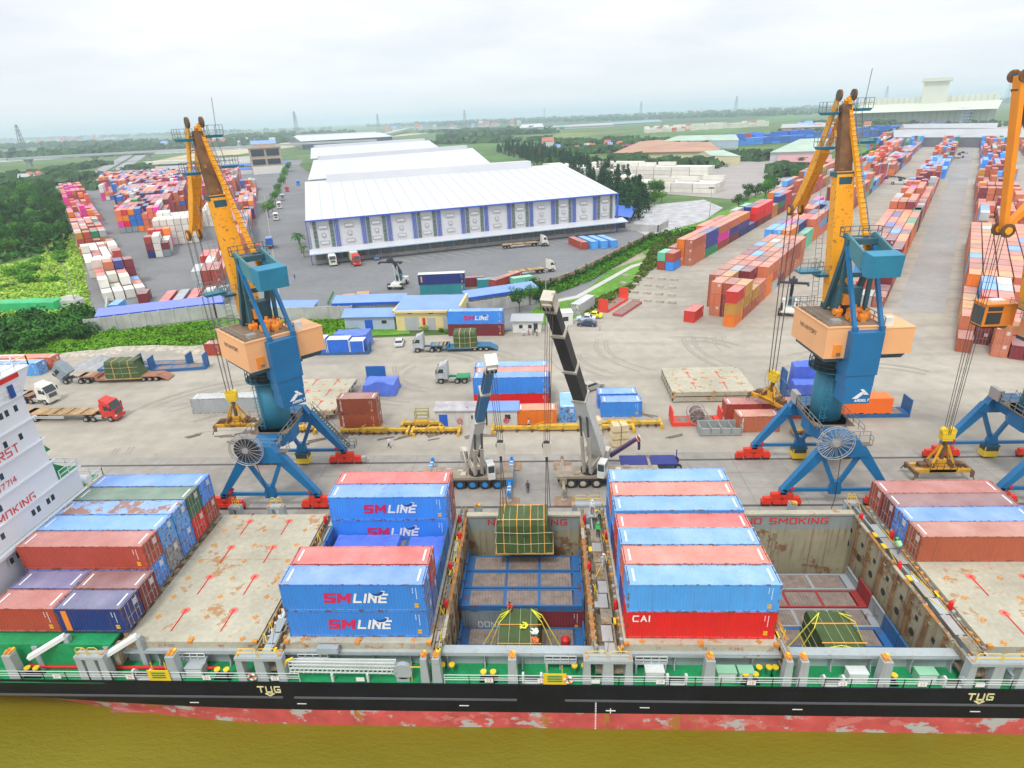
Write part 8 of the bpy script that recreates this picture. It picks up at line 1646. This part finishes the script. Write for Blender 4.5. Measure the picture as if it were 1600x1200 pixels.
def leaves(b, rr, c, r, n, s, flat=.85):
    for _ in range(n):
        while True:
            p = Vector((rr.uniform(-1, 1), rr.uniform(-1, 1), rr.uniform(-1, 1)))
            if .25 < p.length < 1: break
        if rr.random() < .75: p = p.normalized()*rr.uniform(.72, 1.05)
        q = Vector(c)+Vector((p.x*r, p.y*r, p.z*r*flat)); nrm = (p+Vector((rr.uniform(-.7, .7), rr.uniform(-.7, .7), rr.uniform(-.2, .9)))).normalized(); a = nrm.orthogonal().normalized(); a.rotate(Matrix.Rotation(rr.uniform(0, 6.28), 3, nrm)); d = nrm.cross(a); k = s*rr.uniform(.6, 1.3)
        b.q(q-a*k, q-d*k*.6, q+a*k, q+d*k*.6)
def broadleaf(seed, h=7, w=3.2, n=900, m=None):
    rr = random.Random(seed); t = MB(); t.cyl((0, 0, 0), (.1, 0, h*.45), h*.03, 7, h*.018); cs = []
    for i in range(9):
        a = i*2.4+rr.random(); d = rr.uniform(.25, .7)*w; z = h*rr.uniform(.42, .86); c = (d*cos(a), d*sin(a), z); cs.append((c, rr.uniform(.32, .55)*w)); t.cyl((.05, 0, h*.35), c, h*.014, 5, h*.004)
    cs.append(((0, 0, h*.82), w*.5)); b = MB()
    for c, r_ in cs: leaves(b, rr, c, r_, n//len(cs), h*.038)
    return b.mesh('crown', m or ML1), t.mesh('trunk', M_bark)
def conifer(seed, h=12, m=None):
    rr = random.Random(seed); t = MB(); t.cyl((0, 0, 0), (0, 0, h*.95), h*.014, 6, .02); b = MB()
    for k in range(13):
        z = h*(.14+.84*k/12); r_ = h*.24*(1-.72*k/12)*rr.uniform(.75, 1.2)
        for j in range(9 if k < 9 else 6):
            a = rr.uniform(0, 6.28); q = Vector((r_*cos(a)*.7, r_*sin(a)*.7, z-r_*.12)); leaves(b, rr, q, r_*.45, 6, h*.036, .8)
    return b.mesh('crown', m or ML3), t.mesh('trunk', M_bark)
def bush(seed, w=2.5, h=2.2, n=420, m=None):
    rr = random.Random(seed); b = MB(); t = MB()
    for i in range(7): a = i*2.4; d = rr.uniform(.1, .6)*w; c = (d*cos(a), d*sin(a), h*rr.uniform(.3, .6)); leaves(b, rr, c, rr.uniform(.35, .55)*w, n//7, .17*sqrt(w), h/w*.9); t.cyl((0, 0, 0), c, .05, 5, .02)
    return b.mesh('crown', m or ML1), t.mesh('stem', M_bark)
def palm(seed, h=6):
    rr = random.Random(seed); t = MB(); t.cyl((0, 0, 0), (.3, 0, h), .2, 8, .14); b = MB()
    for i in range(16):
        a = i*.393+rr.uniform(-.15, .15); L = rr.uniform(2.4, 3.2); up_ = rr.uniform(-.1, .6); p = Vector((.3, 0, h)); pts = [p]
        for k in range(5): s = (k+1)/5; pts.append(Vector((.3+L*s*cos(a), L*s*sin(a), h+up_*L*s-1.3*s*s*L*.5)))
        for k in range(5):
            w = .42*(1-.5*abs(k-1.5)/3); sd = Vector((-sin(a), cos(a), 0)); b.q(pts[k]-sd*w, pts[k+1]-sd*w*.8, pts[k+1]+Vector((0, 0, .12)), pts[k]+Vector((0, 0, .12))); b.q(pts[k]+Vector((0, 0, .12)), pts[k+1]+Vector((0, 0, .12)), pts[k+1]+sd*w*.8, pts[k]+sd*w)
    return b.mesh('crown', ML1), t.mesh('trunk', M_bark)
BL = [broadleaf(i, m=(ML1, ML1, ML2)[i % 3]) for i in range(4)]; CF = [conifer(i) for i in range(3)]; BU = [bush(i+20) for i in range(3)]; BUf = [bush(i+30, m=ML2) for i in range(2)]; PA = [palm(1), palm(2)]
def plant(kind, T, x, y, s, label, cat, group, z=0):
    r = root(kind, (x, y, z), random.uniform(0, 6.28), label, cat, group); cm, tm_ = T; a = link('crown', cm, r); c = link(tm_.name.split('.')[0], tm_, r)
    r.scale = (s, s, s*random.uniform(.85, 1.2)); return r
def inside(p, poly):
    c = False; n = len(poly)
    for i in range(n):
        a, b_ = poly[i], poly[(i+1) % n]
        if (a[1] > p[1]) != (b_[1] > p[1]) and p[0] < (b_[0]-a[0])*(p[1]-a[1])/(b_[1]-a[1])+a[0]: c = not c
    return c
def scatter(poly, n, rr, mind=0):
    out = []; xs = [p[0] for p in poly]; ys = [p[1] for p in poly]; k = 0
    while len(out) < n and k < n*60:
        k += 1; p = (rr.uniform(min(xs), max(xs)), rr.uniform(min(ys), max(ys)))
        if inside(p, poly) and all((p[0]-q[0])**2+(p[1]-q[1])**2 > mind*mind for q in out): out.append(p)
    return out
rr = random.Random(11)
wood = [G(*p) for p in ((-60, 430), (40, 402), (100, 392), (112, 372), (102, 335), (86, 300), (80, 290), (0, 300), (-60, 305))]
for i, (x, y) in enumerate(scatter(wood, 150, rr, 7.5)):
    if i % 13 == 5: plant('palm_tree', PA[i % 2], x, y, rr.uniform(.9, 1.4), 'palm tree among the broadleaf trees of the wood at the left', 'palm', 'palms in the wood at the left')
    else: plant('broadleaf_tree', BL[i % 4], x, y, rr.uniform(.85, 1.5), 'broadleaf tree in the dense wood at the far left', 'tree', 'broadleaf trees of the wood at the left')
for i, (x, y) in enumerate(scatter([G(*p) for p in ((-40, 555), (90, 545), (150, 520), (140, 500), (95, 497), (20, 500), (-40, 515))], 30, rr, 2.4)):
    plant('bush', BU[i % 3], x, y, rr.uniform(1.3, 2.0), 'dark green bush in the thicket left of the grey wall', 'bush', 'dark bushes of the thicket left of the wall')
for i, (x, y) in enumerate(scatter([G(*p) for p in ((0, 430), (60, 400), (100, 400), (110, 440), (60, 452), (0, 450))], 11, rr, 3.5)):
    plant('bush', BUf[i % 2], x, y, rr.uniform(.9, 1.7), 'fresh green bush in the meadow in front of the wood', 'bush', 'bushes of the meadow at the left')
belt = [G(*p) for p in ((1000, 350), (962, 335), (955, 318), (900, 285), (872, 268), (885, 252), (960, 275), (1003, 305), (1012, 335))]; belt2 = [G(*p) for p in ((872, 268), (800, 246), (770, 236), (800, 230), (870, 243), (900, 256))]
for i, (x, y) in enumerate(scatter(belt, 130, rr, 2.6)+scatter(belt2, 110, rr, 5)):
    plant('fir_tree', CF[i % 3], x, y, rr.uniform(.75, 1.1), 'dark green fir-like tree in the belt right of the warehouses', 'tree', 'fir-like trees of the belt right of the warehouses')
for i, (x, y) in enumerate(scatter([G(*p) for p in ((975, 335), (1035, 322), (1045, 305), (1020, 292), (985, 298))], 16, rr, 4)):
    plant('broadleaf_tree', BL[2 if i % 2 else 0], x, y, rr.uniform(.9, 1.3), 'bushy green tree between the fir belt and the rubble ground', 'tree', 'bushy trees beside the rubble ground')
for i, (x, y) in enumerate(scatter([G(*p) for p in ((1150, 330), (1175, 300), (1230, 280), (1250, 262), (1262, 265), (1240, 290), (1180, 318))], 22, rr, 5)):
    plant('broadleaf_tree', BL[i % 4], x, y, rr.uniform(.7, 1.15), 'leafy tree on the verge behind the hedge-side containers', 'tree', 'leafy trees behind the hedge-side containers')
a, c = Vector(G(421, 340)), Vector(G(452, 262))
for i in range(20): p = a.lerp(c, i/19); plant('broadleaf_tree', BL[2], p.x+rr.uniform(-1, 1), p.y, rr.uniform(.8, 1.05), 'small bright green tree in the roadside line beside the warehouse road', 'tree', 'roadside trees beside the warehouse road')
for i, (px, py) in enumerate(((812, 490), (828, 478), (845, 487), (800, 478), (838, 465))): x, y = G(px, py); plant('broadleaf_tree', BL[(i*2) % 4], x, y+1, rr.uniform(.65, .85), 'dark leafy tree behind the white site cabins', 'tree', 'trees behind the white site cabins')
for i, (px, py, s) in enumerate(((480, 395, 1.0), (476, 382, .8), (484, 402, .7))): x, y = G(px, py); plant('palm_tree', PA[i % 2], x-2, y, s, 'small palm at the left corner of the biggest warehouse', 'palm', 'palms at the warehouse corner')
for i, (px, py) in enumerate(((178, 518), (307, 512), (668, 514), (690, 517), (660, 514), (700, 518), (560, 520))): x, y = G(px, py); plant('bush', BUf[i % 2], x, y-.5, rr.uniform(.35, .6), 'small green bush growing at the foot of the walls', 'bush', 'small bushes at the foot of the walls')
def hedge(name, label, cat, pts, w, h, dens, s, m, seed=0, ragged=.5, kind=None, z0=0):
    q = random.Random(seed); b = MB()
    for p, r_ in zip(pts, pts[1:]):
        p = Vector((*p, 0)); r_ = Vector((*r_, 0)); L = (r_-p).length; d = (r_-p).normalized(); n_ = Vector((-d.y, d.x, 0))
        for _ in range(int(L*dens)):
            t = q.random(); hh = h*(1-ragged*.5+ragged*sin(t*L*.9+seed)*.25+ragged*q.uniform(-.3, .3)); c = p.lerp(r_, t)+n_*q.uniform(-w/2, w/2)+Vector((0, 0, z0+q.uniform(.05, 1)*hh)); nn = Vector((q.uniform(-1, 1), q.uniform(-1, 1), q.uniform(0, 1))).normalized(); a = nn.orthogonal(); e = nn.cross(a); k = s*q.uniform(.6, 1.4); b.q(c-a*k, c-e*k*.7, c+a*k, c+e*k*.7)
    o = b.build(name, m); tag(o, label, cat, kind=kind); return o
off = lambda pts, dx, dy: [(x+dx, y+dy) for x, y in pts]
hedge('creeper', 'dark green creeper covering the dusty pink compound wall', 'creeper', off(bw, .35, -.3), 1.0, 3.0, 60, .22, ML1, 1, .9)
hedge('hedge', 'band of low green scrub along the foot of the creeper-covered wall', 'hedge', off(bw, 2.6, -1.5), 4.2, 1.5, 75, .22, ML2, 2, .9)
hedge('hedge', 'long bright green hedge beside the first row of stacked containers', 'hedge', [(41, 238), fR(-42, 118), fR(-40, 180), fR(-40, 300), fR(-40, 420), fR(-37, 600)], 5, 2.6, 26, .36, ML2, 3, .8)
hedge('creeper', 'creeper hanging over the blue shed roof edge and the store house roof', 'creeper', [(-34, 144.2), (-19, 144.4)], .8, 1.2, 40, .2, ML1, 4, .9, z0=4.4)
hedge('creeper', 'creeper clump where the grey wall meets the shed', 'creeper', [(-50, 144.8), (-46, 144.6)], 1.2, 2.6, 60, .2, ML2, 5, .9)
# ground cover over the strips
def cover(name, label, polys, n, s, m, seed, h=.5):
    q = random.Random(seed); b = MB()
    for poly, nn in zip(polys, n):
        xs = [p[0] for p in poly]; ys = [p[1] for p in poly]; k = 0
        while k < nn:
            p = (q.uniform(min(xs), max(xs)), q.uniform(min(ys), max(ys)))
            if not inside(p, poly): continue
            k += 1
            cl = q.random() < .5; hh = h*(.4+1.2*abs(sin(p[0]*.31)*cos(p[1]*.27)))
            for _ in range(3): c = Vector((p[0]+q.uniform(-.4, .4), p[1]+q.uniform(-.4, .4), q.uniform(.05, 1)*hh)); nn_ = Vector((q.uniform(-1, 1), q.uniform(-1, 1), q.uniform(.2, 1.2))).normalized(); a = nn_.orthogonal(); e = nn_.cross(a); kk = s*q.uniform(.6, 1.4); b.q(c-a*kk, c-e*kk*.7, c+a*kk, c+e*kk*.7)
    return tag(b.build(name, m), label, 'ground cover', kind='stuff')
cover('strip_weeds', 'bright leafy weeds covering the green strip along the grey wall', [[G(*p) for p in ((-60, 558), (110, 550), (200, 543), (320, 538), (345, 526), (345, 500), (140, 524), (60, 530), (-60, 530))], [G(*p) for p in ((420, 527), (560, 524), (553, 499), (420, 505))]], (5200, 2200), .24, MLg, 1)
cover('meadow_weeds', 'mixed green and straw coloured growth covering the meadow', [[G(*p) for p in ((-60, 500), (-60, 430), (60, 405), (105, 355), (128, 400), (140, 470), (145, 500))]], (5200,), .32, leafmat('foliage_meadow', (.20, .30, .04)), 2)
cover('verge_weeds', 'low green weeds on the verge between drain and container row', [[(9, 142), (8, 150), (24, 172), (41, 236), fR(-44, 118), (28, 178), (18, 152)]], (3200,), .24, leafmat('foliage_meadow', None), 3)
cover('undergrowth', 'leafy undergrowth on the floor of the wood', [wood], (2600,), 1.1, ML1, 4, h=1.6)
# far woods: tree bands over the plain
q = random.Random(5); b = MB()
def clump(x, y, s, n=9):
    for _ in range(n):
        c = Vector((x+q.uniform(-1, 1)*s, y+q.uniform(-1, 1)*s, q.uniform(.1, .75)*s)); nn = Vector((q.uniform(-1, 1), q.uniform(-1.4, .3), q.uniform(.1, 1))).normalized(); a = nn.orthogonal(); e = nn.cross(a); k = s*q.uniform(.35, .7); b.q(c-a*k, c-e*k*.8, c+a*k, c+e*k*.8)
def band(p0, p1, spread, n, s):
    a, c = Vector(G(*p0)), Vector(G(*p1))
    for _ in range(n): t = q.random(); p = a.lerp(c, t); clump(p.x+q.uniform(-1, 1)*spread, p.y+q.uniform(-1, 1)*spread, s*q.uniform(.6, 1.3))
for p0, p1, sp, n, s in (((-60, 300), (90, 288), 25, 90, 8), ((0, 282), (110, 282), 30, 60, 7), ((120, 300), (200, 282), 8, 20, 5), ((168, 285), (225, 262), 10, 60, 6), ((60, 275), (160, 258), 10, 60, 6), ((230, 275), (440, 268), 8, 60, 5), ((-50, 246), (200, 243), 60, 150, 10), ((170, 238), (440, 222), 160, 260, 13),
    ((-50, 232), (210, 226), 200, 200, 14), ((250, 232), (460, 212), 260, 260, 15), ((-60, 222), (460, 204), 500, 260, 22), ((700, 215), (860, 208), 30, 160, 9), ((680, 225), (800, 222), 20, 80, 8), ((870, 262), (1110, 262), 15, 120, 6), ((960, 250), (1010, 262), 8, 60, 6), ((870, 240), (960, 238), 20, 90, 6), ((1060, 235), (1090, 232), 10, 30, 6), ((880, 225), (960, 230), 30, 70, 7), ((960, 222), (1040, 228), 20, 50, 7),
    ((1110, 250), (1200, 250), 12, 70, 6), ((840, 222), (870, 228), 20, 50, 8), ((720, 195), (1280, 178), 200, 320, 14), ((640, 196), (1300, 172), 500, 300, 20), ((1280, 196), (1400, 200), 30, 110, 9), ((1330, 210), (1400, 214), 12, 50, 8), ((1400, 200), (1600, 197), 20, 60, 7), ((1290, 168), (1600, 160), 500, 200, 22), ((620, 196), (760, 192), 300, 160, 16), ((1225, 275), (1240, 262), 8, 20, 6), ((680, 207), (850, 203), 60, 120, 9), ((1230, 212), (1330, 210), 20, 60, 7)):
    band(p0, p1, sp, n, s)
tag(b.build('far_woods', mat('far_foliage', (.035, .095, .022), .9, var=.45, scale=.02, var2=.3)), 'dark tree bands and scattered groves over the distant plain', 'woods', kind='stuff')
# distant houses
def house_mesh(w, d, h, rise):
    b = MB(); b.box(-w/2, w/2, -d/2, d/2, 0, h); b.prism([(-d/2, h), (d/2, h), (0, h+rise)], 'x', -w/2, w/2); b.hexa([(-w/2-.4, -d/2-.5, h), (w/2+.4, -d/2-.5, h), (w/2+.4, 0, h+rise+.1), (-w/2-.4, 0, h+rise+.1), (-w/2-.4, -d/2-.5, h+.25), (w/2+.4, -d/2-.5, h+.25), (w/2+.4, 0, h+rise+.35), (-w/2-.4, 0, h+rise+.35)], 1); b.hexa([(-w/2-.4, 0, h+rise+.1), (w/2+.4, 0, h+rise+.1), (w/2+.4, d/2+.5, h), (-w/2-.4, d/2+.5, h), (-w/2-.4, 0, h+rise+.35), (w/2+.4, 0, h+rise+.35), (w/2+.4, d/2+.5, h+.25), (-w/2-.4, d/2+.5, h+.25)], 1)
    for i in range(3): b.box(-w/2+w*(i+.3)/3, -w/2+w*(i+.7)/3, -d/2-.05, -d/2, h*.45, h*.8, m=2)
    return b
HS = []
for wc, rc in (((.62, .60, .55), M_redr), ((.68, .68, .66), M_grr), ((.58, .50, .36), M_redr), ((.66, .66, .68), M_bluer)):
    HS.append(house_mesh(12, 10, 8, 4).mesh('house', [mat('house_wall_%d' % len(HS), wc, .8), rc, M_win]))
def town(p0, p1, sp, n, s0, s1, label, group):
    a, c = Vector(G(*p0)), Vector(G(*p1))
    for i in range(n):
        p = a.lerp(c, q.random()); o = link('house', HS[q.choice((0, 1, 0, 2, 1, 3))], None, (p.x+q.uniform(-1, 1)*sp, p.y+q.uniform(-1, 1)*sp, 0), q.uniform(-.5, .5)); s = q.uniform(s0, s1)*.62; o.scale = (s, s, s*q.uniform(.8, 1.3)); tag(o, label, 'house', group)
town((1040, 176), (1330, 166), 420, 90, 1.6, 3.2, 'small pale house in the distant town right of the centre horizon', 'houses of the distant town')
town((1340, 164), (1600, 158), 500, 45, 2, 4, 'small pale house in the hazy town behind the terminal building', 'houses behind the terminal building')
town((800, 176), (1040, 172), 500, 40, 1.6, 3.0, 'faint house on the hazy plain above the teal roofed halls', 'houses on the plain at the centre')
town((30, 225), (160, 222), 120, 26, 1.8, 3.5, 'long white building cluster house beyond the river at the left', 'white buildings beyond the river')
town((290, 232), (430, 224), 60, 22, 1.2, 2.4, 'white low building behind the sand yard', 'white buildings behind the sand yard')
town((20, 292), (60, 288), 10, 5, 1, 1.4, 'small house at the edge of the wood by the road', 'houses at the edge of the wood'); town((600, 205), (800, 196), 120, 22, 1.5, 3, 'white roofed building beside the distant flyover', 'buildings beside the distant flyover')
town((880, 236), (960, 230), 14, 10, .7, 1.1, 'small house among trees left of the rust brown hall', 'houses left of the rust brown hall'); town((1270, 205), (1330, 203), 40, 14, 1, 1.8, 'low pale building between the blue depot and the terminal', 'buildings between depot and terminal')
h_, _ = far_hall('white villa with red roof standing alone among the trees', ((846, 221), (866, 220), (847, 215), (865, 214)), 10, 14, M_redr, M_wallw, name='house', cat='house')
# parked vans beyond the left yard
b = MB(); b.box(-3, 1.2, -1.1, 1.1, .8, 3.2); b.prism([(1.2, .5), (1.2, 2.6), (2.2, 2.5), (2.9, 1.5), (2.9, .5)], 'y', -1.05, 1.05); b.box(1.9, 2.6, -1.06, 1.06, 1.6, 2.3, m=1); b.box(-2.4, -1.6, -1.12, 1.12, 0, .8, m=2); b.box(1.5, 2.3, -1.12, 1.12, 0, .8, m=2); vm2 = b.mesh('parked_van', [M_cwhite, M_win, M_tyre])
for j, (p0, p1, n) in enumerate((((232, 259), (295, 257), 22), ((345, 254), (405, 250), 20), ((350, 259), (400, 256), 16))):
    a, c = Vector(G(*p0)), Vector(G(*p1))
    for i in range(n): p = a.lerp(c, i/(n-1)); o = link('parked_van', vm2, None, (p.x, p.y, .15), R(70)); o.scale = (1.7, 1.7, 1.7); tag(o, 'white van parked in the long rows beyond the left-hand yard', 'van', 'white vans in rows beyond the left-hand yard')
for i, (px, py, L_, lb) in enumerate(((225, 283, 150, 'long deep blue roof strip across the far end of the left-hand yard'), (345, 270, 110, 'second deep blue roof strip beyond the left-hand yard'))):
    x, y = G(px-55, py); gbuild('long_shed', lb, (x, y), (x+L_, y+L_*.18), 10, 5, mat('roof_strong_blue', None), M_wallw, rise=1, flat=True)
b = MB(); pts = [(-60, 0), (-40, 18), (-20, 30), (5, 36), (30, 30), (60, 34), (90, 22), (120, 0)]; P = [(G(540+p[0]*1.1, 193)[0], G(540, 193)[1]*1.6, p[1]*1.6) for p in pts]
for a, c in zip(P, P[1:]): b.q((a[0], a[1], 0), (c[0], c[1], 0), (c[0], c[1]+400, c[2]), (a[0], a[1]+400, a[2])); b.q((a[0], a[1]+400, a[2]), (c[0], c[1]+400, c[2]), (c[0], c[1]+900, 0), (a[0], a[1]+900, 0))
struct('hills', b, mat('hill_green', (.05, .10, .04), .95, var=.3, scale=.003))
# small clutter on the apron
q = random.Random(77)
for i in range(26):
    x, y = q.choice(((q.uniform(-32, -8), q.uniform(81, 84.8)), (q.uniform(10, 40), q.uniform(80, 91)), (q.uniform(-58, -34), q.uniform(80, 88))))
    b = MB(); n = q.randint(1, 3)
    for k in range(n): b.beam((-q.uniform(.5, 1.6), k*.3-.3, .08), (q.uniform(.5, 1.6), k*.3-.3+q.uniform(-.2, .2), .08), .14, .14)
    tag(b.build('timber_dunnage', M_plank, None, (x, y, 0), q.uniform(-.6, .6)), 'loose dark timber lying on the apron by the yellow beams', 'timber', 'loose timbers on the apron')
